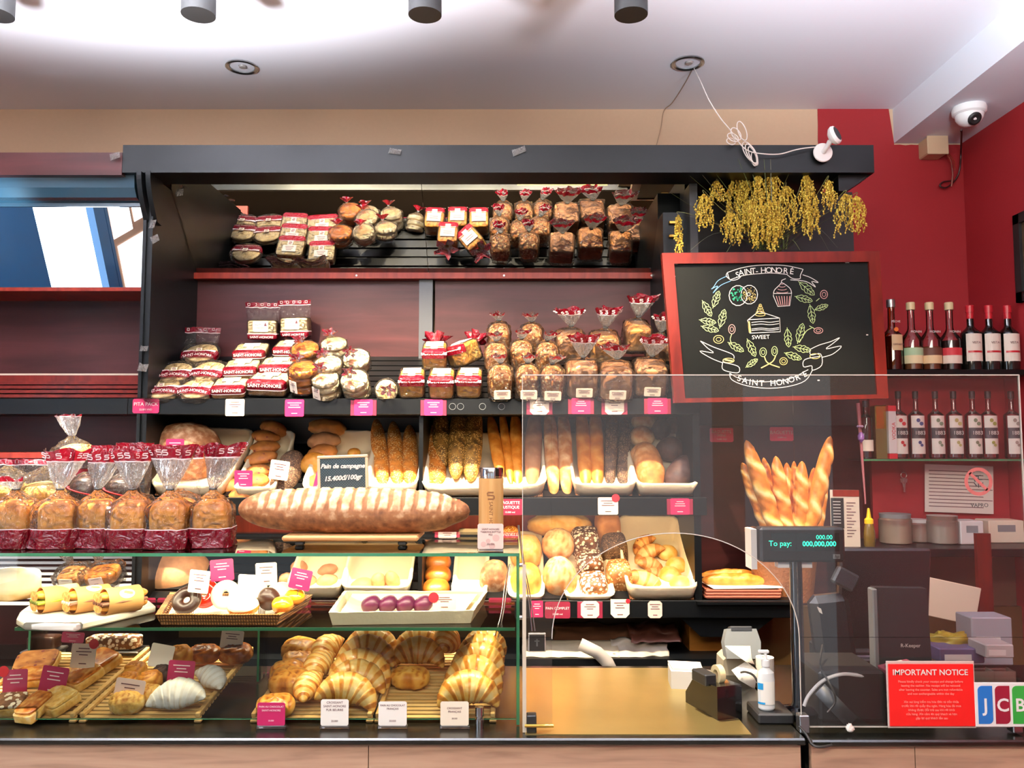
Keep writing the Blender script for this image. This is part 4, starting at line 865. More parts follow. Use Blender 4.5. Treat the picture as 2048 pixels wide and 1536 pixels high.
for i, (x, y, rz, ry, l, s, tl) in enumerate([(825, 766, 3, 0, 0, 'front row, left of three', 0), (884, 767, 0, 0, 0, 'front row, middle of three', 0), (939, 766, -2, 0, 0, 'front row, right of three', 0), (870, 712, 2, 0, .055, 'second row, upright with bag end behind', 1), (934, 707, -35, -22, .06, 'second row, tipped on its edge', 1)]):
    brownloaf(x, y, 'golden loaf with white label and red band, '+s, rz, ry, l, i, tail=tl)
# tied loaves: seeded ones and big square ones
def tied(px, py, lab, group, cm, w, d, h, e=.5, dome=0, lift=0, rz=0, rx=0, seed=0, tagm='cream_card', tg=True, fl=None, neck=None, name='tied_loaf', fr=None):
    M = (fr or R1).M(px, py, h, rz, rx, 0, lift)
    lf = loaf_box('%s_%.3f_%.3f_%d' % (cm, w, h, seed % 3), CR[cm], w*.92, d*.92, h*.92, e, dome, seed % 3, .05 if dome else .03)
    fl = fl or (.045, .016, .055, .012*((seed % 3)-1), -.01); nk = neck or (0, -d*.22, .028)
    bg = bag_mesh('tb_%.3f_%.3f_%.3f_%d_%.3f' % (w, h, d, seed % 4, fl[0]), w, d, h, seed % 4, None, nk, fl, e+.05, .006, dome)
    def ex(t):
        if tg:
            lb = put('price_label', tag_mesh('loaf_tag_'+tagm, .062, .036, tagm, lines=3), T(.004, -d/2-.004, h*.12), t)
        put('bag_tie', B().lathe([(.010, -.002), (.011, 0), (.010, .002)], 14).mesh('tie_ring', MT['blackmat']) if 'tr' not in MESHES else MESHES['tr'], T(nk[0], nk[1], h+dome*.3+nk[2]) , t)
    return packaged(M, lab, group, [(lf, T(0, 0, h*.03))], (bg, None), None, 'bread', name, None, ex)
MESHES['tr'] = B().lathe([(.010, -.002), (.011, 0), (.010, .002)], 14).mesh('tie_ring', MT['blackmat'])
G2 = 'seeded loaves in tied clear bags on the upper shelf'
for i, (x, y, l, rz, s) in enumerate([(1001, 764, 0, 3, 'front row, left one touching the golden loaves'), (1055, 764, 0, 0, 'front row, middle one'), (1104, 766, 0, -3, 'front row, right one'), (993, 717, .05, 2, 'second row, left one'), (1043, 712, .05, 0, 'second row, middle one'), (1094, 716, .05, -2, 'second row, right one'), (998, 676, .085, 0, 'back row, left one'), (1063, 678, .085, 0, 'back row, right one')]):
    tied(x, y, 'brown seeded loaf in tied clear bag, '+s, G2, 'nut' if i in (0, 3, 6, 5) else 'nut', .094, .115, .115 if y > 740 else .105, .55, .012, l, rz, 0, i, 'cream_card', y > 740, (.03, .014, .036, .014*((i % 3)-1)+.006, -.02))
G3 = 'big square loaves in tied clear bags on the upper shelf'
for i, (x, y, l, rz, w_, cm, s, fl) in enumerate([(1164, 757, 0, 0, .128, 'tan', 'front row, left one', (.06, .018, .085, .0, 0)), (1231, 761, 0, -2, .128, 'tan', 'front row, middle greyish one', (.058, .02, .06, -.02, -.02)), (1300, 755, 0, -3, .128, 'tan', 'front row, right one under the chalkboard edge', (.062, .02, .075, .01, 0)), (1140, 690, .06, 2, .12, 'tan', 'back row behind the front left one', (.058, .018, .07, -.01, 0)), (1208, 694, .06, 0, .12, 'brown', 'back row behind the greyish one', (.052, .018, .08, .01, 0)), (1273, 672, .09, 3, .105, 'brown', 'tallest at the back with wide flared top', (.062, .02, .085, .012, 0)), (1318, 702, .06, 0, .10, 'tan', 'back row at the right cabinet side', (.05, .02, .07, .01, 0))]):
    tied(x, y, 'square loaf in tied clear bag, '+s, G3, cm, w_, .13, .125 if y > 730 else .11, .26, .004, l, rz, 0, i, 'cream_card', y > 730, fl, (0, -.02, .032))
# ================================================================== middle and lower bread shelves
def pxm(Y): return Y/1656
def basket_mesh(key, w, d, h, hb, seed=0, th=.009):
    if key in MESHES: return MESHES[key]
    n = 72; V = []; F = []
    def ring(off, zf, k):
        for i in range(n):
            u = 2*pi*i/n; c, s = sp(cos(u), .22), sp(sin(u), .22)
            y = d/2+s*(d/2-off); x = c*(w/2-off); g = y/d; z = zf*(h+(hb-h)*g*g)
            q = .0035*nz((c*4, s*5, zf*2+k), 1, seed)+.002*nz((c*16, s*18, zf), 1, seed)
            V.append((x+c*q*1.2+(c*.003 if zf > .5 else 0), y+s*q, z+q*(1.2 if zf > .5 else .2)))
    prof = [(0.004, 0, 0), (0, .5, 0), (-.002, .95, 0), (.001, 1.03, 1), (th, .99, 2), (th+.003, .5, 3), (th+.008, .06, 4), (th+.05, .03, 5)]
    for o, z, k in prof: ring(o, z, k)
    R_ = len(prof)
    for r in range(R_-1):
        for i in range(n): A, Bq = r*n+i, r*n+(i+1) % n; F.append((A, Bq, Bq+n, A+n))
    F.append(tuple((R_-1)*n+i for i in range(n))); F.append(tuple(range(n-1, -1, -1)))
    MESHES[key] = mesh(key, V, F, MT['cloth'], None, None, True); return MESHES[key]
def basket(fr, px0, px1, py, lab, d=.40, h=.06, hb=.085, rz=0, seed=0, group='cloth lined bread baskets on the shelves'):
    p = fr.at((px0+px1)/2, py, 0.002); w = (px1-px0)*pxm(p.y)*1.0
    t = thing('bread_basket', lab, 'basket', T(p) @ fr.R @ RZ(rz), group)
    put('cloth_liner', basket_mesh('basket%d' % seed, w, d, h, hb, seed), None, t)
    b = B(); b.box(-w/2+.01, .01, -.008, w/2-.01, d-.01, -.001, bev=.001); b.put('tray', MT['wicker'], t)
    return t
basket(R2, 300, 445, 993, 'cloth lined basket holding the big round country loaf', .40, .05, .09, -3, 0)
basket(R2, 470, 550, 994, 'cloth lined basket under the leaning stack of cranberry rolls', .40, .04, .08, 2, 1)
basket(R2, 605, 725, 994, 'cloth lined basket behind the small green chalkboard sign', .40, .04, .08, 0, 2)
basket(R2, 729, 834, 993, 'narrow cloth lined basket with three seeded sticks', .40, .05, .07, 0, 3)
basket(R2, 845, 1090, 994, 'wide cloth lined basket of long seeded loaves behind the bamboo bottle', .40, .05, .07, 0, 4)
basket(R2, 1147, 1271, 992, 'cloth lined basket of golden and black baguettes', .40, .05, .07, 0, 5)
basket(R2, 1273, 1396, 992, 'cloth lined basket with pale and dark oval rolls at the right cabinet side', .40, .05, .07, 0, 6)
basket(R3, 1256, 1394, 1200, 'cloth lined basket of croissant knots and round rolls', .42, .055, .10, 0, 7)
basket(R3, 575, 682, 1197, 'cloth lined basket of small brown rolls seen through the glass case', .40, .05, .09, 0, 8)
basket(R3, 684, 818, 1197, 'cloth lined basket with three small rolls in front and more at the back', .40, .05, .09, 0, 9)
basket(R3, 1130, 1228, 1202, 'long cream tray under the oat covered loaves', .42, .022, .03, 0, 10)
basket(R3, 1018, 1088, 1202, 'cream tray under the scored golden loaves', .42, .022, .03, 0, 11)
basket(R3, 905, 972, 1200, 'empty parchment lined wooden tray between the glossy buns and the speckled loaf', .42, .022, .04, 0, 12)

def stick_mesh(key, L, r, cm, n=6, seed=0, ex=.38, slash=.5, wob=.04, flat=.88):
    if key in MESHES: return MESHES[key]
    seg = 20; m = 56; V = []; F = []; t = []
    for j in range(m+1):
        s = j/m; env = max(0, 1-abs(2*s-1)**5)**.5*(sin(pi*(.08+.84*s)))**ex; env = max(env, .02)
        for k in range(seg):
            a = 2*pi*k/seg; c, q = cos(a), sin(a)
            ph = (s*n+c*.28+seed*.37) % 1.0; top = max(0, q+.15)
            sl = max(0, 1-abs(ph-.5)/.27)*min(1, top*1.8)*(1 if .06 < s < .94 else 0)
            rr = r*env*(1+wob*nz((c*1.5, q*1.5, s*9), 1, seed)+slash*.16*sl-(.07*slash if (abs(abs(ph-.5)-.30) < .06 and top > .2) else 0))
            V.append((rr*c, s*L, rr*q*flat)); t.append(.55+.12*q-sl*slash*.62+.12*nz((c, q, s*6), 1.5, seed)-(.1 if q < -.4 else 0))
    for j in range(m):
        for k in range(seg): A, Bq = j*seg+k, j*seg+(k+1) % seg; F.append((A, Bq, Bq+seg, A+seg))
    F.append(tuple(range(seg-1, -1, -1))); F.append(tuple(m*seg+k for k in range(seg)))
    MESHES[key] = mesh(key, V, F, CR[cm], None, t, True); return MESHES[key]
def stick(bx, by, tx, ty, rpx, cm, lab, group, name='seeded_baguette', Y0=3.19, Y1=3.475, n=6, slash=.5, seed=0, roll=0, ex=.38, flat=.9):
    p, q = P(bx, by, Y0), P(tx, ty, Y1); Lh = (q-p).length; r = rpx*pxm(Y0)
    return put(name, stick_mesh('stick_%s_%.2f_%.3f_%d_%d' % (cm, Lh, r, n, seed), Lh, r, cm, n, seed, ex, slash, .05, flat), along(p, q, roll), None, lab, 'bread', group)
g = 'three seeded sticks in the narrow basket'
for i, (bx, by, tx, ty) in enumerate(((768, 978, 752, 838), (797, 980, 786, 843), (820, 980, 819, 850))): stick(bx, by, tx, ty, 17, 'seed2', 'golden sesame stick with its upper end in shade, %s of the three' % nth(i, 3), g, n=2, slash=0, seed=i)  # one crust throughout, the upper ends only stand in the shelf's shade
g = 'loaves in the wide basket behind the bamboo bottle'
stick(874, 983, 866, 852, 22, 'seed2', 'thick sesame covered loaf with squared lower end at the left of the wide basket', g, n=2, slash=0, seed=3, ex=.12)
stick(885, 940, 880, 815, 18, 'seed', 'dark seeded loaf hidden behind the thick sesame loaf', g, Y0=3.27, n=2, slash=0, seed=4)
stick(911, 958, 919, 815, 19, 'seed', 'dark pumpkin seed loaf, left of the matching pair', g, n=2, slash=0, seed=5, ex=.25)
stick(941, 963, 950, 815, 20, 'seed', 'dark pumpkin seed loaf, right of the matching pair', g, n=2, slash=0, seed=6, ex=.25)
stick(1003, 958, 980, 828, 13, 'bread', 'thin leaning stick left of the bamboo bottle top', g, n=4, slash=.2, seed=0)
stick(1023, 972, 1003, 818, 10, 'bread', 'thinnest stick directly above the bamboo bottle', g, n=4, slash=.2, seed=1)
stick(1036, 983, 1030, 818, 14, 'bread', 'plain golden stick right of the bamboo bottle', g, n=3, slash=.2, seed=2)
stick(1063, 976, 1070, 818, 18, 'tan', 'thick pale brown loaf at the right end of the wide basket', g, n=2, slash=0, seed=3)
g = 'long floured baguettes between two baskets'
for i, (bx, tx) in enumerate(((1108, 1098), (1135, 1126))): stick(bx, 997, tx, 815, 15, 'flour', 'long floured pale baguette reaching below the baskets, %s one' % ('left', 'right')[i], g, 'floured_baguette', Y0=3.14, n=3, slash=.35, seed=i, ex=.2)
g = 'golden and black baguettes in one basket'
for i, (bx, tx, cm, r) in enumerate(((1173, 1162, 'bread', 15), (1196, 1190, 'bread', 15), (1219, 1225, 'poppy', 13), (1245, 1250, 'poppy', 14))): stick(bx, 980, tx, 816 if i < 3 else 836, r, cm, ['golden baguette, left of the two in the basket', 'golden baguette touching the dark one', 'dark charcoal baguette, left of the two in the basket', 'dark charcoal baguette at the right basket wall'][i], g, 'baguette', n=3, slash=.3, seed=i, ex=.2)

def ov(px, py, Y, w, h, cm, lab, group, name='bread_roll', rot=0, dr=1.0, e1=.9, e2=1., amp=.06, seed=0, tilt=20, tone=None, disp=None, flat=.75, mi=None, mats=None, yaw=0):
    k = pxm(Y); a, c = w/2*k, h/2*k
    key = 'ov_%s_%d_%d_%.2f_%d_%s' % (cm, w, h, dr, seed % 4, 'd' if disp else '')
    me = blob(key, mats or CR[cm], a, a*dr, c*2/(1+flat), e1, e2, amp, 1.9, seed % 4, tone, flat, disp=disp, mi=mi)
    return put(name, me, T(P(px, py, Y)) @ RY(rot) @ RX(tilt) @ RZ(yaw) @ T(0, 0, -c), None, lab, 'bread', group)
def Yl(py, y0, y1): return 3.16+(py-y0)/(y1-y0)*.30   # depth of something seen at row py on a sloping shelf
Y2 = lambda py: max(3.16, min(3.46, Yl(py, 985, 845))); Y3 = lambda py: max(3.16, min(3.48, Yl(py, 1190, 1050)))
slash4 = lambda x, y, z, p: ((-.004, -.25) if (z > .1 and abs(((x+y*.4)*2.2) % 1-.5) < .10) else None)
boule = lambda x, y, z, p: ((.003*nz((x*8, y*8, z*8), 1), -.35*max(0, nz((x*2.5, y*2.5, z*2.5), 1, 4))) if z > -.2 else None)
ov(377, 905, 3.27, 136, 126, 'flourg', 'very large round country loaf tilted in the left basket', None, 'country_loaf', 10, .8, .9, 1, .05, 1, 34, disp=boule, flat=.8, tone=lambda x, y, z: .42+.25*abs(x)+.3*max(0, nz((x*2, y*2, z*2), 1, 8)))
ov(348, 1148, 3.30, 140, 96, 'tan', 'large speckled round loaf in a clear bag on the low shelf, seen through the case', None, 'country_loaf', -5, .9, .9, 1, .05, 2, 20, disp=boule)
g = 'leaning stack of cranberry rolls'
for i, (x, y, w, h, r, n_) in enumerate([(548, 857, 56, 30, 22, 'topmost, tipped to the right'), (532, 872, 58, 24, 8, 'second from the top'), (530, 894, 60, 25, -2, 'third from the top'), (522, 915, 66, 26, -8, 'fourth from the top'), (515, 943, 56, 28, -6, 'third from the bottom'), (508, 965, 60, 32, -14, 'second from the bottom'), (490, 987, 74, 30, -12, 'lowest and largest')]):
    ov(x, y, Y2(y), w, h, 'pinkish', 'flat oval cranberry roll in the leaning stack, '+n_, g, 'cranberry_roll', r, .75, 1, 1, .07, i, 15)
ov(452, 975, 3.2, 60, 34, 'pinkish', 'floured brown roll left of the pink price card', g, 'bread_roll', -10, .8, 1, 1, .06, 1, 10)
stick(556, 996, 592, 905, 28, 'poppy', 'dark seed covered loaf behind the cream price card', None, 'seeded_loaf', 3.16, 3.34, 2, 0, 0, ex=.2)
g = 'pile of rolls behind the small chalkboard sign'
for i, (x, y, w, h, r, cm, n_) in enumerate([(655, 855, 76, 34, 8, 'brown', 'topmost, with a raised corner'), (648, 882, 66, 36, -4, 'tan', 'second from the top'), (645, 905, 60, 34, -6, 'pinkish', 'third from the top'), (628, 927, 58, 44, -16, 'golden', 'pale golden one left of the sign'), (634, 968, 44, 40, 10, 'pinkish', 'lowest, below the sign corner')]):
    ov(x, y, Y2(y), w, h, cm, 'lumpy roll piled by the chalkboard sign, '+n_, g, 'bread_roll', r, .8, 1, 1, .10, i, 15)
ov(708, 905, 3.36, 26, 18, 'golden', 'small round roll peeking over the chalkboard sign', g, 'bread_roll', 0, 1, 1, 1, .05, 1)
g = 'pale oval rolls in the right basket'
for i, (x, y, w, h, r, n_) in enumerate([(1290, 842, 54, 40, 0, 'topmost under the shelf edge'), (1284, 873, 50, 44, 0, 'second, with the lamp glare'), (1288, 910, 56, 52, 0, 'behind the large front one')]): ov(x, y, Y2(y), w, h, 'flour', 'pale oval roll, '+n_, g, 'oval_roll', r, .9, 1, 1, .04, i, 20)
stick(1310, 985, 1287, 885, 30, 'flour', 'large pale floured roll lying foremost in the right basket', g, 'oval_roll', 3.17, 3.33, 2, 0, 1, ex=.5)
g = 'dark rye rolls in the right basket'
for i, (x, y, w, h, r, n_) in enumerate([(1352, 850, 52, 34, 0, 'topmost at the cabinet side'), (1322, 858, 40, 44, 60, 'standing on edge between the columns'), (1342, 898, 60, 50, 0, 'in the middle of the column')]): ov(x, y, Y2(y), w, h, 'dark', 'dark rye roll, '+n_, g, 'rye_roll', r, .9, 1, 1, .04, i, 20)
stick(1340, 975, 1385, 915, 29, 'dark', 'large dark rye roll lying foremost and slanting right', g, 'rye_roll', 3.17, 3.27, 2, 0, 2, ex=.5)
# ---- lower shelf
def croiss_mesh(key, W_, th, cm='crois', ridges=7, bend=1.15, seed=0, tw=0):
    """crescent pastry: spine bends in XY (middle towards +Y), wrapped layers show as steps"""
    if key in MESHES: return MESHES[key]
    seg = 22; m = 84; V = []; F = []; t = []; R = W_/2/sin(min(bend, pi/2))
    for j in range(m+1):
        s = j/m*2-1; a = s*bend; c0 = Vector((R*sin(a), R*cos(a)-R, 0)); tan = Vector((cos(a), -sin(a), 0)); nr = Vector((sin(a), cos(a), 0))
        f = abs(s)*ridges/2+.25; fr_ = f % 1.0; lay = 1-.085*fr_; env = (cos(s*pi/2*.95))**.85
        for k in range(seg):
            u = 2*pi*k/seg; c, q = cos(u), sin(u)
            rr = th*env*lay*(1+.05*nz((c*2, q*2, s*6), 1, seed)+.02*nz((c*9, q*9, s*30), 1, seed))
            V.append(c0+nr*(rr*c*1.12)+Vector((0, 0, rr*q*.95))+tan*(.003*q))
            t.append((.74 if fr_ < .38 else .30)+.12*(abs(s) > .75)-.10*q+.22*nz((c*2, q*2, s*4), 1, seed))
    for j in range(m):
        for k in range(seg): A, Bq = j*seg+k, j*seg+(k+1) % seg; F.append((A, A+seg, Bq+seg, Bq))
    F.append(tuple(range(seg))); F.append(tuple(m*seg+k for k in range(seg-1, -1, -1)))
    zm = min(v.z for v in V)
    for v in V: v.z -= zm
    MESHES[key] = mesh(key, V, F, CR[cm], None, t, True); return MESHES[key]
stripe = lambda x, y, z, p: ((-.0012, -.16) if abs((y*4.5+x*.8) % 1-.5) < .13 else None)
diag = lambda x, y, z, p: ((-.0015, .20) if abs(((x-y*.6)*3.6) % 1-.5) < .10 else None)
flo = lambda x, y, z: .18+.38*(1-z)*.5+.05
ov(1020, 1078, 3.34, 46, 56, 'seed2', 'round sesame roll just right of the rose price card', None, 'sesame_roll', 0, 1, 1, 1, .05, 0)
ov(1120, 1050, 3.46, 124, 42, 'golden', 'long crusty golden loaf lying across the back of the low shelf', None, 'crusty_loaf', 0, .5, .8, .9, .13, 1, 10, tone=lambda x, y, z: .22+.2*(1-z))
g = 'scored golden loaves in the left column'
ov(1052, 1103, 3.32, 62, 64, 'golden', 'golden loaf scored with cross lines, upper of the two beside the case', g, 'scored_loaf', 0, 1.1, .8, .8, .04, 1, 24, tone=flo, disp=stripe)
ov(1052, 1163, 3.19, 62, 74, 'golden', 'golden loaf scored with cross lines, lower of the two beside the case', g, 'scored_loaf', 0, 1.1, .8, .8, .04, 2, 24, disp=stripe)
g = 'large pale round loaves'
ov(1116, 1088, 3.33, 64, 64, 'flour', 'large pale ball loaf with curved score lines, upper of two', g, 'round_loaf', 0, 1, .95, .95, .03, 1, 24, tone=lambda x, y, z: .30+.2*(1-z)*.5, disp=diag)
ov(1119, 1155, 3.19, 68, 88, 'flour', 'large pale floured loaf with curved score lines, lower of two', g, 'round_loaf', -6, 1.1, .95, .95, .03, 2, 26, tone=lambda x, y, z: .42+.2*(1-z)*.5, disp=diag)
g = 'oat covered square loaves in the cream tray'
for i, (x, y) in enumerate(((1170, 1085), (1179, 1133), (1187, 1176))): ov(x, y, Y3(y), 54, 58, 'oat', 'oat flake covered dark loaf, %s of the three' % ('rearmost', 'middle', 'front')[i], g, 'oat_loaf', -4, 1.0, .5, .5, .05, i, 26)
g = 'brown pan loaves leaning in a column'
for i, (x, y, cm, n_) in enumerate(((1216, 1062, 'brown', 'rearmost with pale domed top'), (1229, 1104, 'poppy', 'dark seeded middle one'), (1238, 1162, 'nut', 'front one with rough grainy top'))): ov(x, y, Y3(y), 50, 84 if i != 1 else 72, cm, 'brown pan loaf, '+n_, g, 'pan_loaf', -4, 1.1, .5, .5, .04, i, 26)
g = 'folded croissant knots in the right low basket'
for i, (x, y, w, h, r) in enumerate(((1287, 1088, 40, 34, -35), (1296, 1108, 52, 36, -30), (1300, 1130, 42, 34, 20), (1312, 1146, 42, 26, 15), (1288, 1162, 62, 42, 22))):
    p = P(x, y, Y3(y)); put('croissant_knot', croiss_mesh('knot%d' % i, w*1.25*pxm(p.y), h*.42*pxm(p.y), 'pinkish' if i == 0 else 'brown', 3, .8, i % 3), T(p) @ RY(r) @ RX(35) @ T(0, 0, -.022), None, 'brown folded croissant knot, '+['rearmost at the basket back', 'large one second from the back', 'curled one in the middle', 'flat one beside the round rolls', 'largest, at the front left corner'][i], 'pastry', g)
g = 'round yellow rolls in the right low basket'
for i, (x, y, r) in enumerate(((1335, 1105, 34), (1353, 1130, 36), (1340, 1151, 40), (1362, 1172, 44))): ov(x, y, Y3(y), r+6, r*.85, 'golden', 'round pale yellow roll, '+['rearmost', 'at the right basket wall', 'in front of the wall one', 'foremost at the front wall'][i], g, 'round_roll', 0, 1, 1, 1, .05, i, 25, tone=lambda x, y, z: .28+.1*z)
# behind the case, left part of the low shelf
g = 'small brown rolls in the first low basket'
for i, (x, y, w, h, r) in enumerate(((598, 1135, 34, 30, 0), (612, 1165, 46, 34, 8), (655, 1140, 40, 22, -12), (653, 1164, 46, 30, -18), (575, 1160, 34, 30, 10))): ov(x, y, Y3(y), w, h, 'tan', 'small brown roll, '+['at the back left', 'left of the pair', 'upper of the right pair', 'lower of the right pair', 'at the left basket wall'][i], g, 'small_roll', r, .8, 1, 1, .06, i, 20, flat=.8)
g = 'small rolls in the second low basket'
for i, (x, y, w, h, r) in enumerate(((724, 1170, 46, 26, -8), (757, 1162, 30, 34, 0), (785, 1160, 28, 40, -25))): ov(x, y, 3.19, w, h, 'tan', 'small brown roll in front, %s of the three' % nth(i, 3), g, 'small_roll', r, .9, 1, 1, .06, i, 20, flat=.85)
for i, x in enumerate((722, 744, 766, 788, 806)): ov(x, 1123, 3.42, 24, 26, 'dark', 'small dark roll in the back row of the basket, %s' % nth(i, 5), 'dark rolls along the back of the low basket', 'small_roll', 0, 1, 1, 1, .05, i)
g = 'column of glossy star cut buns'
for i, (x, y) in enumerate(((876, 1124), (876, 1150), (872, 1177))):
    o = ov(x, y, Y3(y)-.01, 52, 34, 'bagel', 'glossy brown bun with star cut, %s of the column' % ('rear', 'middle', 'front')[i], g, 'glossy_bun', 0, 1, .9, .9, .03, 1, 18, tone=lambda x, y, z: .75)
    if 'starcut' not in MESHES:
        bb = B(); 
        for k_ in range(5):
            a_ = 2*pi*k_/5; bb.add([(.0035*cos(a_+.6), .0035*sin(a_+.6), 0), (.019*cos(a_), .019*sin(a_), -.004), (.0035*cos(a_-.6), .0035*sin(a_-.6), 0), (0, 0, .003)], [(0, 1, 3), (3, 1, 2)])
        MESHES['starcut'] = bb.mesh('star_cut', CR['flour'], False)
    put('star_cut', MESHES['starcut'], T(0, -.028, .045) @ RX(45), o)
ov(905, 1112, 3.45, 34, 26, 'bagel', 'glossy bun at the back right of the bun column', g, 'glossy_bun', 0, 1, .9, .9, .03, 1, 18, tone=lambda x, y, z: .75)
ov(988, 1158, 3.2, 56, 80, 'flourg', 'speckled floured oval loaf behind the metal tongs', None, 'speckled_loaf', 4, 1, .8, .8, .04, 1, 24)
g = 'dark crusty loaves behind the price cards'
ov(462, 1130, 3.42, 80, 40, 'flourg', 'grey floured loaf far back behind the pink card pin', g, 'crusty_loaf', 0, .7, .8, .8, .05, 1); ov(545, 1135, 3.42, 70, 46, 'brown', 'brown crusty loaf far back behind the cream card', g, 'crusty_loaf', 10, .7, .8, .8, .05, 2)

# ---- small baguettes on stacked trays, right of the cabinet
g = 'stack of pinkish trays under the small baguettes'
tm = B(); tm.box(-.135, 0, 0, .135, .24, .006, bev=.002).box(-.14, -.004, .004, .14, 0, .012, bev=.002).box(-.14, .24, .004, .14, .245, .012).box(.135, 0, .004, .14, .24, .012).box(-.14, 0, .004, -.135, .24, .012)
tme = tm.mesh('bread_tray', plain('terracotta_tray', '#b5664f', .5), True)
zt3 = zat(1201, 3.1); pc_ = xat(1483, 1190, 3.14)
for i in range(3): put('stacked_tray', tme, T(pc_+.002*i, 3.12, zt3+.002+.011*i), None, 'flat terracotta tray, %s of the three stacked under the small baguettes' % ('lowest', 'middle', 'topmost')[i], 'tray', g)
B().box(-.12, 0, 0, .15, .22, .001).put('paper_sheet', MT['paper'], None, T(pc_+.012, 3.13, zt3+.038) @ RZ(4), False, label='white paper sheet on the topmost terracotta tray', cat='paper')
g = 'small baguettes on the stacked trays'
for i, (x0_, y0_, x1_, y1_, r, Ya, Yb) in enumerate(((1400, 1150, 1510, 1146, 12, 3.33, 3.33), (1402, 1160, 1538, 1162, 17, 3.22, 3.22))):
    p, q = P(x0_, y0_, Ya), P(x1_, y1_, Yb); Lh = (q-p).length
    put('small_baguette', stick_mesh('mini%d' % i, Lh, r*pxm(3.2), 'bread', 3, i, .5, .5, .08, .85), along(p, q, -20), None, 'short golden baguette lying across the trays, %s one' % ('rear', 'front')[i], 'bread', g)
# ---- tall baguettes in a wicker holder
wc = thing('wicker_holder', 'woven wicker holder of tall baguettes behind the till display', 'basket', T(P(1568, 1180, 3.25)-Vector((0, 0, .04))))
hv = []; b = B(); b.lathe([(.105, 0), (.118, .12), (.138, .265), (.143, .265), (.124, .12), (.11, -.0)], 40, cap=False); b.put('woven_body', plain('dark_wicker', '#7a4a24', .6, bump=1, bs=90, var=.4), wc, Matrix.Diagonal((1, .6, 1, 1)))
b = B(); b.tube([(.141*cos(2*pi*i/40), .085*sin(2*pi*i/40), .267+.004*(i % 2)) for i in range(41)], .008, 8, cap=False); b.put('rim', MT['wicker'], wc)
# golden kraft paper lining
b = B(); b.lathe([(.07, .0), (.10, .10), (.13, .27)], 24, cap=False); b.put('kraft_lining', plain('kraft_paper', '#c9935a', .7, bump=.5, bs=20), wc, Matrix.Diagonal((1, .6, 1, 1)))
g = 'tall baguettes standing in the wicker holder'
tall = [(1545, 1060, 1484, 925, 14, 3.22, 'far left, shorter and bent outward'), (1560, 1065, 1492, 880, 17, 3.18, 'second from left, tall with pale flour scales'), (1552, 1050, 1527, 915, 12, 3.29, 'thin one behind the tall left one'), (1578, 1060, 1551, 912, 15, 3.2, 'left of the middle group'), (1585, 1060, 1573, 925, 12, 3.28, 'small one in the very middle'), (1590, 1060, 1588, 922, 10, 3.32, 'peeking at the back of the middle'), (1600, 1062, 1604, 922, 15, 3.2, 'right of the middle group'), (1622, 1060, 1628, 935, 11, 3.28, 'short one behind the tall right one'), (1612, 1065, 1661, 872, 16, 3.18, 'far right, tallest, leaning right'), (1640, 1060, 1652, 950, 10, 3.26, 'shaded one behind the far right baguette')]
for i, (bx, by, tx, ty, r, Y, n_) in enumerate(tall):
    p, q = P(1592+(bx-1592)*.75, 1110, 3.25+(Y-3.24)*.4), P(tx, ty, Y+.02); Lh = (q-p).length
    put('tall_baguette', stick_mesh('tall%d' % i, Lh, r*pxm(Y), 'bread', 4, i, .30, 1.15, .06, .95), along_face(p, q, -25+25*(i % 3)), None, 'standing golden baguette, '+n_, 'bread', g)
# ---- papers and bags on the low shelf
def crumple(px0, py0, px1, py1, Y, lab, m, amp=.012, seed=0, depth=.12, nm='crumpled_paper'):
    a, c = P(px0, py1, Y), P(px1, py0, Y); b = B(); nx, ny = 22, 12; V = []; F = []
    for j in range(ny+1):
        for i in range(nx+1):
            u, v = i/nx, j/ny; x = a.x+(c.x-a.x)*u; z = a.z+(c.z-a.z)*v*(.7+.3*nz((u*3, 0, seed), 1))
            V.append((x+amp*nz((u*3, v*3, seed), 1), Y+depth*v+amp*2*nz((u*4, v*4, seed+4), 1), z+amp*nz((u*5, v*3, seed+8), 1)))
    F = [(j*(nx+1)+i, j*(nx+1)+i+1, (j+1)*(nx+1)+i+1, (j+1)*(nx+1)+i) for j in range(ny) for i in range(nx)]
    b.add(V, F); o = b.put(nm, m, None, None, True, None, label=lab, cat='paper'); o.modifiers.new('thickness', 'SOLIDIFY').thickness = .002; return o
crumple(1045, 1285, 1240, 1316, 3.10, 'stack of pale paper sheets on the low open shelf', plain('pale_paper_stack', '#b3a88f', .8), .006, 1)
crumple(1110, 1246, 1270, 1284, 3.22, 'brown crumpled packing paper at the back of the low shelf', plain('brown_packing_paper', '#5f3a22', .8), .012, 2)
crumple(1228, 1282, 1342, 1320, 3.10, 'grey white wrapping paper hanging over the low shelf edge', plain('greyish_wrapping_paper', '#a89f92', .7), .012, 3)
crumple(1262, 1248, 1362, 1284, 3.16, 'dark brown paper bag with light folded edge on the low shelf', plain('dark_brown_bag', '#4a2416', .6), .012, 4)
b = B(); pts = [P(1160, 1288, 3.07), P(1195, 1305, 3.06), P(1215, 1325, 3.06), P(1228, 1352, 3.05)]; b.strip(pts, .045, (0, -1, 0)); o = b.put('paper_strip', plain('grey_paper_strip', '#8f8a85', .7), label='grey paper strip hanging diagonally in front of the low shelf', cat='paper'); o.modifiers.new('thickness', 'SOLIDIFY').thickness = .001

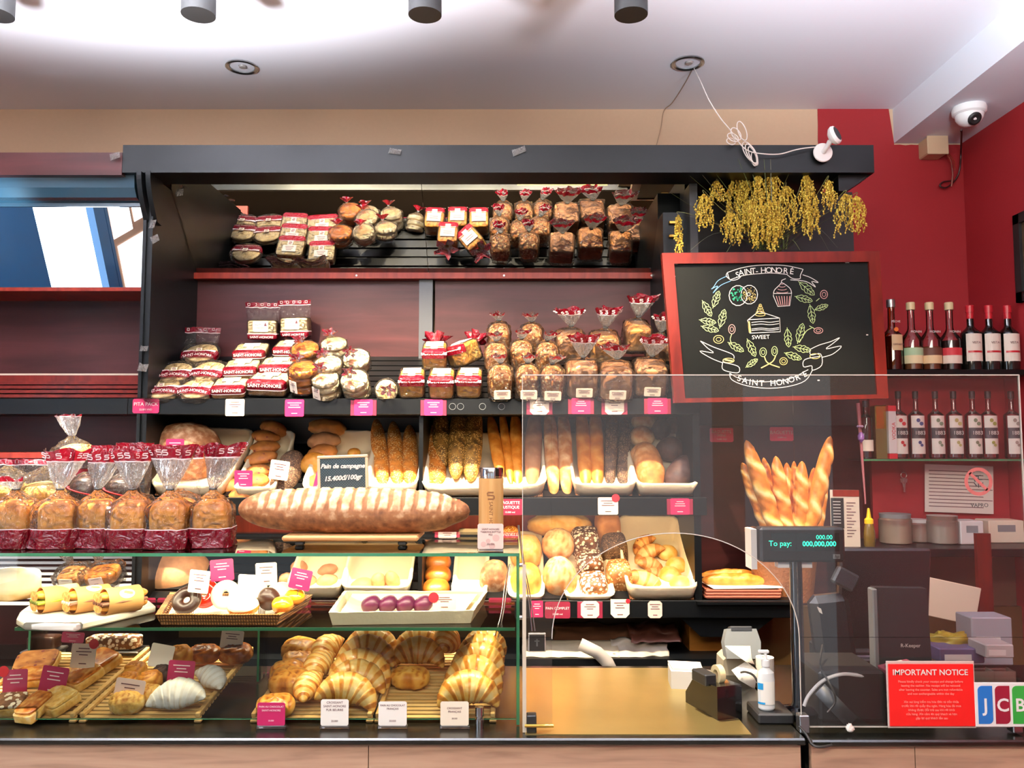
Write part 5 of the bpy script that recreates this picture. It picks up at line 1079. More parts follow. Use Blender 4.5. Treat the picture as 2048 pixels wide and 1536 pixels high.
# ================================================================== price cards on the shelf edges
def edge_card(px, py, wp, hp, m, kind, lab, txt=None, Y=YF, lines=3, dot=None, rot=0, group=None):
    k = pxm(Y); w, h = wp*k, hp*k
    t = thing('price_card', lab, 'price card', T(P(px, py, Y-.003)-Vector((0, 0, h/2))) @ RY(rot), group)
    if kind.startswith('holder'):
        b = B(); b.box(-w/2-.013, 0, -.0005, w/2+.013, .0018, h*.96, bev=.0008); b.put('card_holder', MT['maroon'], t)
    put('card', tag_mesh('ec_%s_%s_%d_%d_%d_%s' % (m, kind, wp, hp, 0 if txt else lines, dot is not None), w, h, m, 'oct' if 'oct' in kind else ('shield' if 'shield' in kind else 'rect'), 0 if txt else lines, 'ink' if m in ('cream_card', 'paper', 'rose') else 'whiteink', dot=dot), None, t)
    if txt:
        for i, (s, sz, dz) in enumerate(txt): text(s, sz*k, MT['whiteink'] if m in ('maroon', 'pink', 'hot') else MT['ink'], t, T(0, -.0022, h*dz) @ RX(90))
    return t
GC = 'price cards on the upper shelf edge'
edge_card(292, 812, 53, 29, 'pink', 'rect', 'raspberry price card reading PITA PACK at the left end', [('PITA PACK', 10, .62), ('22.000 VND', 5, .25)], group=GC)
edge_card(470, 815, 38, 34, 'cream_card', 'rect', 'white price card below the toast packs', group=GC)
edge_card(589, 816, 38, 34, 'hot', 'rect', 'pink price card below the golden bagels', group=GC)
edge_card(727, 815, 38, 32, 'hot', 'holder', 'pink price card in a maroon holder below the muffins', group=GC)
edge_card(867, 815, 38, 32, 'hot', 'holder', 'bright pink price card below the golden sandwich loaves', group=GC)
edge_card(1079, 812, 38, 34, 'cream_card', 'holder oct', 'cream cut-corner price card at the left screen edge', group=GC)
edge_card(1162, 812, 38, 32, 'pink', 'holder', 'pink price card between two cream ones behind the screen', group=GC)
edge_card(1229, 812, 38, 34, 'cream_card', 'holder oct', 'cream cut-corner price card below the greyish square loaf', group=GC)
edge_card(1315, 812, 40, 32, 'pink', 'holder', 'pink price card at the right end of the upper shelf', group=GC)
b = B()
for px in (905, 921, 965, 1003, 1330): b.tube([(P(px, 813, YF-.001)+Vector((.012*cos(a*pi/9), 0, .012*sin(a*pi/9)))) for a in range(19)], .0006, 4, cap=False)
b.put('adhesive_ring_marks', MT['grey'], cab)
GC2 = 'price cards on the middle shelf edge'
edge_card(1020, 1014, 50, 32, 'maroon', 'rect', 'maroon card reading BAGUETTE RUSTIQUE behind the bamboo bottle', [('BAGUETTE', 8, .76), ('RUSTIQUE', 8, .48), ('15.000 vnd', 4.5, .18)], group=GC2)
edge_card(895, 1013, 36, 30, 'rose', 'holder', 'rose price card behind the right end of the giant loaf', group=GC2)
edge_card(1216, 1012, 40, 34, 'cream_card', 'rect', 'cream price card with red corner sticker on the middle shelf edge', dot=(.38, .96, .2), group=GC2)
edge_card(1360, 1013, 38, 32, 'pink', 'holder', 'raspberry price card with a torn white strip on the middle shelf edge', group=GC2)
GC3 = 'price cards on the lower shelf edge'
edge_card(1074, 1218, 24, 32, 'pink', 'rect', 'narrow raspberry card beside the acrylic post', group=GC3)
edge_card(1115, 1220, 50, 32, 'maroon', 'rect', 'maroon card reading PAIN COMPLET', [('PAIN COMPLET', 6.8, .6), ('25.000 vnd', 4.5, .25)], group=GC3)
edge_card(1180, 1219, 36, 33, 'rose', 'holder oct', 'rose cut-corner price card on the lower shelf edge', group=GC3)
edge_card(1240, 1217, 37, 36, 'cream_card', 'shield', 'pale yellow price card with pointed lower corners', dot=(.42, .9, .12), group=GC3)
edge_card(1310, 1219, 28, 33, 'rose', 'oct', 'narrow rose cut-corner card under the right basket', group=GC3)
for i, (x, w_) in enumerate(((289, 44), (345, 60), (560, 60), (600, 44), (1000, 44))): edge_card(x, 1208, w_, 24, 'maroon', 'rect', 'blank maroon shelf card seen through the case, '+['behind the right end of the wrap board', 'behind the left of the wicker tray', 'behind the wicker tray middle', 'right of the wicker tray corner', 'behind the tongs'][i], lines=0, group='maroon shelf cards seen through the glass case')
for px, txts, n_ in ((1443, [('BAGUETTE', 8, .72), ('MINI', 8, .46), ('12.000 VND', 4, .2)], 'reading BAGUETTE MINI on the brown board'), (1563, [('BAGUETTE', 9.5, .6), ('15.000 vnd', 4, .25)], 'reading BAGUETTE above the tall baguettes')): edge_card(px, 870 if px < 1500 else 868, 47, 28, 'hot', 'rect', 'pinkish red card '+n_, txts, Y=3.468)
# ================================================================== on top of the glass case
def kz(px, py, z): return PZ(px, py, z)
g = 'brioche loaves in tied bags along the front of the case top'
BR = [(18, 2.20, 'cut by the left photo edge, collapsed top'), (105, 2.20, 'leftmost complete one, tied top leaning right'), (184, 2.22, 'second complete one'), (252, 2.20, 'middle one with blue glare on the red band'), (330, 2.19, 'fourth one, with the widest flared top'), (415, 2.22, 'rightmost one beside the giant loaf')]
for i, (px, Y, n_) in enumerate(BR):
    w, d, h = .112, .105, .118; x = ray(px, 1100).x*Y
    t = thing('brioche_bag', 'brioche in clear bag with red band, '+n_, 'bread', T(x, Y+.03, GT+.001) @ RZ((-6, 8, -4, 5, -3, 9)[i]), g)
    tn = lambda x, y, z: .42+.35*max(0, z)+.2*(nz((x*2, y*2, z*2), 1, 3))
    dsp = lambda x, y, z, p: ((-.004*max(0, 1-abs(x)*9)-.0 if z > .2 else 0, -.1*(1 if abs(x) < .1 and z > .2 else 0)))
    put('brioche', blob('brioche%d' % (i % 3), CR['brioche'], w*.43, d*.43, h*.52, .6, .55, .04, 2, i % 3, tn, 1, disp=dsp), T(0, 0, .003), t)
    fl = [(.05, .02, .03, -.03, -.01), (.058, .022, .105, .012, 0), (.055, .022, .10, .022, 0), (.055, .02, .105, .0, 0), (.066, .024, .115, .008, 0), (.055, .02, .12, .035, 0)][i]
    put('bag', bag_mesh('bribag%d' % i, w, d, h, i, (0, .42), (.002, -.012, .035), fl, .42, .007), None, t)
    put('bag_tie', MESHES['tr'], T(.002, -.012, h+.035), t)
g = 'dark chocolate domes tied with red ribbon behind the brioche'
for i, (px, py) in enumerate(((174, 972), (245, 975))):
    p = P(px, py, 2.34); t = thing('chocolate_dome', 'dark chocolate dome in clear wrap with red ribbon, '+('left one', 'right one')[i], 'cake', T(p.x, p.y, p.z-.045), g)
    put('dome', blob('chdome', CR['choc'], .045, .045, .04, .9, 1, .02, 2, 1, lambda x, y, z: .5, .8), T(0, 0, 0), t)
    b = B(); b.tube([(.0465*cos(a*pi/18), .0465*sin(a*pi/18), .030-.012*cos(a*pi/18)*1) for a in range(37)], .0045, 6, cap=False, flat=.4); b.put('ribbon', MT['dot'], t)
    b = B(); b.lathe([(.042, 0), (.048, .012), (.049, .03), (.043, .055), (.03, .075), (.012, .085)], 28, cap=False); b.put('clear_wrap', MT['cello'], t)
    B().lathe([(.034, 0), (.034, max(.002, p.z-.045-GT-.002)), ], 20).put('paper_cup', MT['brown'], t, T(0, 0, -(p.z-.045-GT-.001)))
# bright bagged rounds at the far left and the tall bun bag
for i, (px, py, wp, lab) in enumerate(((20, 945, 110, 'big bagged round cake with printed red hem at the left edge'), (95, 955, 100, 'big bagged yellow round cake behind the leftmost brioche'))):
    p = P(px, py, 2.42); w = wp*pxm(2.42)
    t = thing('bagged_cake', lab, 'cake', T(p.x, p.y, GT+.001), 'bagged round cakes behind the brioche')
    put('cake', blob('rcake', CR['brioche'], .07, .062, .048, .8, .9, .04, 2, 1, lambda x, y, z: .05+.3*(1-max(z, 0)), .9), T(0, 0, .075), t)
    put('paper_case', B().lathe([(.062, 0), (.070, .085), (.066, .085)], 30, cap=False).mesh('paper_case', CR['brown'] if False else plain('brown_case_paper%d' % i, '#a06a48', .7)), None, t)
    put('bag', bag_mesh('cakebag%d' % i, .152, .138, .18, i, (0, .22), (0, -.01, .03), None, .6, .01), None, t)
    put('bag_top', flat_top('caketop%d' % i, .13, .06, i), T(-.01, -.03, .17), t)
    put('price_label', tag_mesh('cake_tag', .034, .055, 'paper' if i == 0 else 'rose', lines=2), T(.012+.04*i, -.072, .06 if i == 0 else .045), t)
p = P(150, 902, 2.46); t = thing('bagged_bun', 'tall tied clear bag with a pale bun standing highest behind the brioche', 'bread', T(p.x, p.y, p.z-.05))
put('bun', blob('bbun', CR['brioche'], .052, .046, .030, .8, 1, .04, 2, 2, lambda x, y, z: .12, .8), T(.01, 0, .018), t)
put('bag', bag_mesh('bunbag', .125, .10, .065, 2, None, (-.012, 0, .03), (.038, .014, .06, -.012, 0), .6, .007, logos=False, rim=.02), None, t)
b = B(); b.lathe([(.055, 0), (.055, p.z-.05-GT-.003)], 24); b.put('box_below', plain('dark_red_gift_box', '#7a1024', .4), t, T(0, 0, -(p.z-.05-GT-.001)))
# more printed bag tops between the brioche rows
for i, (px, py, rz, wp) in enumerate(((215, 905, -6, 80), (268, 900, 4, 84), (365, 905, 12, 90))):
    p = P(px, py, 2.40); t = thing('bagged_loaf', 'bagged loaf in the back row with printed red hem, %s of the three' % nth(i, 3), 'bread', T(p.x, p.y, GT+.001) @ RZ(rz), 'bagged loaves in the back row of the case top')
    hh = p.z-GT-.05
    put('loaf', loaf_box('backloaf', CR['brioche'], .10, .08, .11, .4, .01, 1), None, t); put('bag', bag_mesh('backbag%d' % i, .11, .09, .125, i, (0, .4), (0, 0, .02), None, .4, .007), None, t)
    put('bag_top', flat_top('backtop%d' % i, wp*pxm(2.4)*.8, max(.05, hh-.06), i+3), T(0, 0, .13), t)
# giant loaf on its board
t = thing('bread_board', 'long light wooden board under the giant scored loaf', 'board', T(kz(690, 1098, GT).x, 2.26, GT))
B().box(-.185, 0, .012, .185, .16, .027, bev=.005).put('top', MT['board'], t); 
for x in (-.14, .14): B().box(x-.012, .01, 0, x+.012, .03, .012, bev=.003).put('foot', MT['blackmat'], t)
def giant():
    L_, r = .648, .069; seg = 32; m = 150; V = []; F = []; tt = []
    for j in range(m+1):
        s = j/m*2-1; env = (max(0, 1-abs(s)**4.6))**.5*(1-.12*s*s)*(1 if s < .78 else 1-.10*sin((s-.78)/.22*pi)); env = max(env, .02)
        for k in range(seg):
            a = 2*pi*k/seg; c, q = cos(a), sin(a)
            ph = (s*9.5-q*.9*.35-c*.25+.2) % 1.0; fr = max(0, q+.05) if c < .9 else q
            inn = (.5-abs(ph-.5)) < .17; up = 1 if (q > -.08 and -.80 < s < .88) else 0
            cut = up*(1 if inn else 0)*min(1, max(0, q+.08)*4)
            rr = r*env*(1+.03*nz((c*1.3, q*1.3, s*5), 1, 2)-.055*cut+.012*nz((c*6, q*6, s*24), 1, 5))
            V.append((s*L_/2, -rr*c*.95, rr*q*.92+r*.9)); fl = .22 if (up and q > .18) else (.60 if q > -.3 else .74)
            tt.append(.66 if cut > .3 else fl+.14*nz((c*5, q*5, s*22), 1, 3)+.1*(s > .8))
    for j in range(m):
        for k in range(seg): A, Bq = j*seg+k, j*seg+(k+1) % seg; F.append((A, A+seg, Bq+seg, Bq))
    F.append(tuple(range(seg))); F.append(tuple(m*seg+k for k in range(seg-1, -1, -1)))
    return mesh('giant_loaf', V, F, CR['flourg'], None, tt, True)
gp = P(707, 1035, 2.33); put('giant_loaf', giant(), T(gp.x, 2.335, GT+.028) @ RY(.6), None, 'giant scored and floured loaf lying on the wooden board', 'bread')
# bamboo bottle and its card
p = kz(982, 1094, GT); x = ray(982, 1040).x*2.19; kk = pxm(2.19); r = 24.5*kk; H = 160*kk
t = thing('thermos_bottle', 'bamboo thermos bottle with chrome lid standing at the right end of the case', 'bottle', T(x, 2.19, GT+.001))
B().lathe([(r*.96, 0), (r, .004), (r, H*.87), (0, H*.87)], 48).put('bamboo_body', MT['bamboo'], t); B().lathe([(r*.97, H*.872), (r*.97, H*.885), (r, H*.89), (r, H*.985), (r*.95, H), (0, H)], 48).put('lid', MT['chrome'], t)
b = B(); logo_s(b, Vector((0, -r-.0006, H*.66)), Vector((1, 0, 0)), Vector((0, 0, 1)), .0095); b.put('emblem', plain('burnt_engraving', '#7a4a22', .6), t, smooth=False)
text('SAINT HONORE', .0135, bpy.data.materials['burnt_engraving'], t, T(0, -r-.0006, H*.36) @ RX(90) @ RZ(-90))
t = thing('price_card', 'rose price card for the thermos bottle standing in front of it', 'price card', T(ray(981, 1095).x*2.14, 2.14, GT+.001))
put('card', tag_mesh('thermo', .066, .064, 'rose', lines=0), T(0, 0, .006), t); B().box(-.033, -.002, 0, .033, .016, .007, bev=.001).put('card_holder', MT['holder'], t)
for s, z in (('SAINT HONORE', .056), ('THERMOS BOTTLE', .049), ('PCS', .042), ('350.000', .018)): text(s, .0062, MT['ink'], t, T(0, -.0022, z) @ RX(90))
b = B(); [b.lathe([(0, 0), (rr_, 0)], 16, cap=False, M=T(xx, -.0016, zz) @ RX(90)) for xx, zz, rr_ in ((.014, .034, .009), (-.018, .018, .007), (.004, .014, .008), (-.006, .026, .006))]; b.put('flower_print', plain('faint_rose_print', '#dcb3aa', .5), t, smooth=False)
# small gingham chalkboard sign
kk = pxm(2.42); cx_, cy_ = 687, 947; wv, hv = 101*kk, 73*kk
t = thing('chalkboard_sign', 'small framed chalkboard sign reading Pain de campagne above the giant loaf', 'sign', T(P(cx_, cy_, 2.42)-Vector((0, 0, hv/2))) @ RY(-2))
m, nt, out = mat('gingham'); bs_ = N(nt, 'BsdfPrincipled'); tc = N(nt, 'TexCoord'); ck = N(nt, 'TexChecker'); ck.inputs['Scale'].default_value = 260; ck.inputs['Color1'].default_value = C('#0a1216'); ck.inputs['Color2'].default_value = C('#2c4246'); L(nt, tc.outputs['Object'], ck.inputs[0]); L(nt, ck.outputs[0], bs_.inputs[0]); L(nt, bs_.outputs[0], out.inputs[0])
B().box(-wv/2+.008, -.001, .008, wv/2-.008, .004, hv-.008).put('panel', m, t, smooth=False)
fb = B(); fw = .0085
fb.box(-wv/2, -.004, 0, wv/2, .005, fw, bev=.002).box(-wv/2, -.004, hv-fw, wv/2, .005, hv, bev=.002).box(-wv/2, -.004, fw, -wv/2+fw, .005, hv-fw, bev=.002).box(wv/2-fw, -.004, fw, wv/2, .005, hv-fw, bev=.002).put('frame', plain('cream_frame', '#cbbd9c', .5), t)
text('Pain de campagne', 12.2*kk, MT['chalk'], t, T(0, -.0022, hv*.70) @ RX(90) @ RZ(-1), shear=.3, bold=.0007); text('15.400đ/100gr', 12.6*kk, MT['chalk'], t, T(0, -.0022, hv*.38) @ RX(90) @ RZ(2), shear=.25, bold=.0007)
B().tube([(-.02, .012, -.09), (-.02, .008, .02)], .002, 6).tube([(.02, .012, -.09), (.02, .008, .02)], .002, 6).put('stand', MT['steel'], t)
# cards on pins among the breads and pastries
def pin_card(px, py, wp, hp, Y, m, lab, rot=0, dot=None, lines=3, pin=.05, tilt=0, txt=None):
    k = pxm(Y); w, h = wp*k, hp*k
    t = thing('price_card', lab, 'price card', T(P(px, py, Y)-Vector((0, 0, h/2))) @ RY(rot) @ RX(tilt))
    put('card', tag_mesh('pc_%s_%d_%d_%s_%d' % (m, wp, hp, dot is not None, lines), w, h, m, 'rect', lines, 'ink' if m in ('cream_card', 'paper', 'rose') else 'whiteink', dot=dot), None, t)
    B().tube([(0, .001, -pin), (0, .0012, h*.2)], .0009, 6).put('pin', MT['steel'], t)
    if txt: [text(s, sz*k, MT['ink'] if m in ('cream_card', 'paper', 'rose') else MT['whiteink'], t, T(0, -.0022, h*z) @ RX(90)) for s, sz, z in txt]
    return t
pin_card(487, 958, 36, 34, 3.13, 'pink', 'raspberry price card pinned in the cranberry rolls'); pin_card(556, 940, 38, 38, 3.13, 'cream_card', 'cream price card pinned between the rolls and the dark seeded loaf', 8)
pin_card(636, 958, 22, 42, 3.13, 'pink', 'raspberry card half hidden left of the chalkboard sign', 14); pin_card(350, 898, 36, 40, 3.12, 'pink', 'raspberry price card in front of the big country loaf')
# ================================================================== middle glass shelf
zs_ = GM+.001
poly = [(33, 1238), (48, 1247), (150, 1250), (172, 1245), (312, 1213), (300, 1203), (200, 1198), (75, 1200), (40, 1224)]
b = B(); V = [PZ(x, y-2, GM+.020) for x, y in poly]; n = len(V)
b.add([(v.x, v.y, GM+.001) for v in V]+V, [tuple(range(n-1, -1, -1)), tuple(range(n, 2*n))]+[(i, (i+1) % n, (i+1) % n+n, i+n) for i in range(n)])
wbd = b.put('serving_board', MT['whiteboard'], label='thick white serving board holding three wrapped sandwiches', cat='board', split=60); wbd.modifiers.new('bevel', 'BEVEL').width = .004
g = 'wrapped baguette sandwiches on the white board'
for i, (x0_, y0_, x1_, y1_) in enumerate(((81, 1204, 136, 1184), (145, 1205, 202, 1184), (208, 1207, 266, 1185))):
    pz = GM+.020+.033; a = PZ(x0_, y0_-3, pz); q = a+Vector((.075, .085, 0)); r = .0345
    t = thing('wrapped_sandwich', 'baguette sandwich in a tan paper sleeve, '+['left one with green salad', 'middle one with oval sticker', 'right one with oval sticker turned right'][i], 'sandwich', along(a, q), g)
    Lh = (q-a).length
    b = B(); b.lathe([(r, .0), (r, Lh*.80), (r-.0015, Lh*.80), (r-.0015, 0), (r, 0)], 36, cap=False); b.put('paper_sleeve', plain('kraft_sleeve', '#cf9a5c', .7, bump=.15, bs=30) if 'kraft_sleeve' not in bpy.data.materials else bpy.data.materials['kraft_sleeve'], t, RX(-90) @ T(0, 0, .0) @ RZ(0))
    # bread seen at the cut end: two halves with filling between
    if 'sand' not in MESHES:
        MESHES['sand'] = blob('sandb', [CR['golden'], CR['crumb']], r*.93, r*.5, r*.62, .8, .9, .05, 2, 1, lambda x, y, z: .5, 1, mi=lambda c: 1 if abs(c.y) > r*.30 and c.y < 0 else 0)
    for s_, rr_ in ((1, 0), (-1, 180)):
        lf = stick_mesh('sandhalf', Lh*1.15, r*.80, 'golden', 3, 1, .12, .1, .05, .52)
        put('bread_half', lf, T(0, -.016, s_*r*.38) @ RY(0 if s_ > 0 else 180), t)
    for s_ in (1, -1):
        b = B(); n_ = 20; b.add([(0, 0, 0)]+[(r*.78*cos(2*pi*k_/n_), 0, r*.38*sin(2*pi*k_/n_)) for k_ in range(n_)], [(0, k_+1, (k_+1) % n_+1) for k_ in range(n_)]); b.put('cut_face', CR['crumb'], t, T(0, -.0165, s_*r*.38))
    fb = B(); 
    for k_ in range(9): 
        xx = (-.8+.2*k_)*r; fb.tube([(xx, -.016-.003*(k_ % 2), -.003+.004*nz((k_, i, 0), 1)), (xx+.004, Lh*.3, 0), (xx, Lh*.9, .0)], .0045, 6, mi=k_ % 2)
    fb.put('filling', [plain('salad%d' % i, '#9fb52a' if i == 0 else '#8c5a40', .6), plain('filling%d' % i, '#5f6a22' if i == 0 else ('#efe3c0' if i == 1 else '#5a3020'), .6)], t)
    if i: 
        b = B(); n_ = 20; ang0 = 62 if i == 1 else 35
        V = []; 
        for k_ in range(n_):
            u_ = 2*pi*k_/n_; th_ = radians(ang0+22*cos(u_)); yy = Lh*.42+.020*sin(u_); V.append(((r+.0008)*cos(th_), yy, (r+.0008)*sin(th_)))
        b.add(V, [tuple(range(n_))]); b.put('oval_sticker', MT['paper'], t, smooth=False)
# wicker tray with doughnuts
def px_tray(base, z0, h, lean, th, m, lab, name, cat, liner=None, lz=.5):
    V0 = [PZ(x, y, z0) for x, y in base]; c = sum(V0, Vector())/4; t = thing(name, lab, cat, T(c.x, c.y, z0)); b = B()
    rings = []
    for s, zz in ((.97, 0), (1+lean, h), (1+lean-th, h), (.97-th, .006)): rings.append([Vector(((v.x-c.x)*s, (v.y-c.y)*s, zz)) for v in V0])
    V = []; F = []; n = 24
    def dense(r_): 
        out = []
        for i in range(4):
            for k_ in range(n): out.append(r_[i].lerp(r_[(i+1) % 4], k_/n))
        return out
    for r_ in rings: V += dense(r_)
    N4 = 4*n
    for j in range(3):
        for i in range(N4): F.append((j*N4+i, j*N4+(i+1) % N4, (j+1)*N4+(i+1) % N4, (j+1)*N4+i))
    F.append(tuple(3*N4+i for i in range(N4))); F.append(tuple(range(N4-1, -1, -1)))
    for v in V: v += Vector((.0015*nz(v*30, 1), .0015*nz(v*30, 1, 2), .002*nz(v*25, 1, 3) if v.z > .01 else 0))
    b.add(V, F); b.put('tray_body', m, t, split=50)
    if liner:
        b = B(); q = [v.lerp((v*0), .12)+Vector((0, 0, h*lz)) for v in [Vector((w_.x-c.x, w_.y-c.y, 0)) for w_ in V0]]; nx = 20; V = []
        for j in range(nx+1):
            for i in range(nx+1):
                a_ = q[0].lerp(q[1], i/nx); b_ = q[3].lerp(q[2], i/nx); w_ = a_.lerp(b_, j/nx); e_ = max(abs(i/nx*2-1), abs(j/nx*2-1))**6; V.append(w_+Vector((0, 0, h*.55*e_+.003*nz((i*.5, j*.5, 0), 1))))
        b.add(V, [(j*(nx+1)+i, j*(nx+1)+i+1, (j+1)*(nx+1)+i+1, (j+1)*(nx+1)+i) for j in range(nx) for i in range(nx)]); b.put('paper_liner', liner, t)
    return t, c
wt, wc_ = px_tray([(318, 1251), (556, 1252), (618, 1211), (345, 1206)], GM+.001, .030, .05, .08, MT['wicker'], 'brown wicker tray of doughnuts on the glass shelf', 'wicker_tray', 'tray', MT['paper'], .3)
b = B()
for x in (-.12, -.09, .07, .10):
    for j in range(5): b.tube([(x+.004*j, -.068+.0*j, -.001), (x+.004*j, -.072, .018), (x+.004*j, -.066, .032)], .0012, 5)
b.put('cane_binding', plain('dark_cane', '#6a3d18', .6), wt)
def torus(key, R, r, cm, ic=None, seed=0):
    if key in MESHES: return MESHES[key]
    b = B(); V = []; F = []; mi = []; t = []; nu, nv = 40, 20
    for i in range(nu):
        u = 2*pi*i/nu
        for j in range(nv):
            v = 2*pi*j/nv; rr = r*(1+.03*nz((cos(u)*2, sin(u)*2, v), 1, seed)); top = sin(v)
            if ic and top > .05+.12*nz((cos(u)*2, sin(u)*2, 0), 1, seed): rr *= 1.06
            V.append(((R+rr*cos(v))*cos(u), (R+rr*cos(v))*sin(u), rr*sin(v)*.9+r*.9)); t.append(.45+.2*abs(top))
    for i in range(nu):
        for j in range(nv):
            F.append((i*nv+j, ((i+1) % nu)*nv+j, ((i+1) % nu)*nv+(j+1) % nv, i*nv+(j+1) % nv)); u = 2*pi*i/nu; vm = 2*pi*(j+.5)/nv
            mi.append(1 if ic and sin(vm) > .05+.12*nz((cos(u)*2, sin(u)*2, 0), 1, seed) else 0)
    b.add(V, F, mi, t); MESHES[key] = b.mesh(key, [CR[cm], ic or CR[cm]], True, None); return MESHES[key]
icing = plain('white_glaze', '#fbf1d8', .25, coat=.5); jam = plain('red_glaze', '#a8200f', .15, coat=.7); yel = plain('yellow_glaze', '#f2b022', .2, coat=.6)
g = 'doughnuts and filled buns in the wicker tray'
def dn(px, py, Y, me, lab, rx=62, ry=0, rz=0, s=1, name='ring_doughnut', z=None):
    p = P(px, py, Y); return put(name, me, T(p) @ RY(ry) @ RX(rx) @ RZ(rz) @ T(0, 0, -.012) @ S_(s, s, s), None, lab, 'doughnut', g)
dn(374, 1201, 2.235, torus('d_choc', .0235, .0145, 'bagel', CR['choc'], 0), 'ring doughnut with chocolate icing at the tray\'s left front', 58)
dn(410, 1188, 2.30, torus('d_red', .0235, .0155, 'bagel', jam, 1), 'ring doughnut with red glaze behind the chocolate one', 70, 20)
dn(452, 1190, 2.27, torus('d_white', .0245, .0150, 'bagel', icing, 2), 'ring doughnut with cream white icing standing nearly upright', 72)
def bun(px, py, Y, w, h, cm, top, lab, name='filled_bun', rot=0, tilt=20, sprk=None):
    k = pxm(Y); a, c = w/2*k, h/2*k
    me = blob('bun_%s_%d_%d' % (name, w, h), [CR[cm], top or CR[cm]], a, a*.9, c, .8, 1, .04, 2, 1, lambda x, y, z: .4+.2*z, .8, mi=(lambda q: 1 if q.z > c*1.05 else 0) if top else None)
    o = put(name, me, T(P(px, py, Y)) @ RY(rot) @ RX(tilt) @ T(0, 0, -c), None, lab, 'doughnut', g); return o
bun(486, 1211, 2.215, 62, 34, 'bagel', icing, 'golden filled bun with white icing at the front middle of the tray')
bun(512, 1180, 2.30, 46, 40, 'muffin', icing, 'white iced bun behind the front filled bun')
bun(538, 1196, 2.25, 44, 48, 'choc', None, 'dark chocolate pointed bun in the tray', 'chocolate_bun', 30, 40)
bun(560, 1180, 2.32, 50, 30, 'muffin', icing, 'white iced bun with dark sprinkles at the back right', 'sprinkle_bun')
bun(565, 1208, 2.225, 42, 34, 'bagel', yel, 'yellow glazed bun at the front right of the tray', 'yellow_bun')
bun(590, 1192, 2.30, 40, 30, 'bagel', yel, 'yellow glazed bun at the right wall of the tray', 'yellow_bun')
b = B()
for k_ in range(22): b.box(-.0015, -.0006, 0, .0015, .0006, .0012, M=T(P(546+30*random.random(), 1170+10*random.random(), 2.285)) @ RY(random.random()*90))
CASEK = [(396, 1163, 40, 44, 2.22, 'cream_card', 'cream price card pinned behind the chocolate ring doughnut', 6), (446, 1140, 46, 42, 2.28, 'hot', 'hot pink price card pinned above the white ring doughnut', -5), (500, 1172, 50, 44, 2.26, 'paper', 'blank white card back facing out among the doughnuts', 3), (534, 1148, 42, 44, 2.32, 'cream_card', 'cream price card left of the tilted pink one', -3), (597, 1158, 42, 40, 2.28, 'hot', 'hot pink price card tilted right at the tray corner', 12)]
for x, y, w_, h_, Y, m_, l_, r_ in CASEK: pin_card(x, y, w_, h_, Y, m_, l_, r_, lines=0 if 'blank' in l_ else 3, pin=.03)
# white cloth tray with four purple cakes
ct, cc_ = px_tray([(660, 1251), (945, 1247), (972, 1206), (690, 1205)], GM+.001, .034, .02, .05, MT['cloth'], 'white cloth covered tray of purple cakes on the glass shelf', 'cloth_tray', 'tray', MT['cloth'], .30)
for i, x in enumerate((742, 776, 811, 846)): 
    ov(x, 1208, 2.27, 40, 30, 'purple', 'glossy purple dome cake, %s of the four' % nth(i, 4), 'purple dome cakes in a row on the white cloth', 'purple_cake', -25, 1, .8, 1, .02, 1, 10, tone=lambda x, y, z: .5)
pin_card(889, 1204, 46, 30, 2.22, 'rose', 'rose price card with red round sticker on the white cloth tray', 0, dot=(-.46, .8, .22), pin=.01)
# left end of the case: pale cake and packets behind
ov(20, 1168, 2.5, 110, 60, 'muffin', 'large pale frosted cake on the case shelf at the left edge', None, 'frosted_cake', 0, .8, .5, .9, .08, 1, 0, tone=lambda x, y, z: .1+.5*(z < 0))
for i, (x0_, x1_, y0_, y1_, lab) in enumerate(((115, 180, 1128, 1172, 'white bagged pastry with orange label on the white wire shelf'), (165, 245, 1120, 1175, 'clear bagged brown pastry leaning on the white wire shelf'))):
    p = P((x0_+x1_)/2, (y0_+y1_)/2, 3.12); w = (x1_-x0_)*pxm(3.12)
    t = thing('bagged_pastry', lab, 'pastry', T(p) @ RY(-8 if i else 0) @ RX(25) @ T(0, 0, -.03))
    put('pastry', loaf_box('bp%d' % i, CR['flour'] if i == 0 else CR['bagel'], w*.8, .09, .05, .5, 0, i), None, t); put('bag', bag_mesh('bpbag%d' % i, w, .11, .06, i+5, None, (0, 0, .02), (.03, .012, .05, -.02+.04*i, 0), .5, .008), None, t)
    put('price_label', tag_mesh('bplab%d' % i, .05, .03, 'rose' if i else 'cream_card', lines=1), T(0, -.058, .02), t)
# ================================================================== lower trays with croissants and pastries
RT = Frame(2.150, CT+.014, 8)
def slat_tray(px0, px1, lab, Lh=.43, rails=True, pitch=.0215):
    p0, p1 = RT.at(px0, 1446, 0), RT.at(px1, 1446, 0); w = p1.x-p0.x
    t = thing('bamboo_tray', lab, 'tray', T((p0.x+p1.x)/2, 2.150, CT+.014) @ RT.R, 'bamboo slat trays in the case')
    b = B()
    n = int(Lh/pitch)
    for i in range(n): b.box(-w/2-.006, i*pitch, -.006, w/2+.006, i*pitch+.0125, 0, bev=.0015)
    b.put('slats', MT['ttray'], t)
    for s in (-1, 1): B().box(s*w/2-.006, -.004, 0, s*w/2+.006, Lh+.004, .012, bev=.002).put('side_rail', MT['ttray'], t)
    for s in (-1, 1): B().box(s*w/2-.009, -.005, -.0135, s*w/2+.009, .010, -.0062, bev=.002).put('foot', MT['ttray'], t)
    return t
slat_tray(-110, 132, 'bamboo slat tray of puff pastries at the left edge'); slat_tray(152, 386, 'bamboo slat tray with sugared pastries, second from the left'); slat_tray(500, 735, 'bamboo slat tray left of the lone chocolate bread'); slat_tray(752, 985, 'bamboo slat tray with the lone chocolate bread and right croissant column')
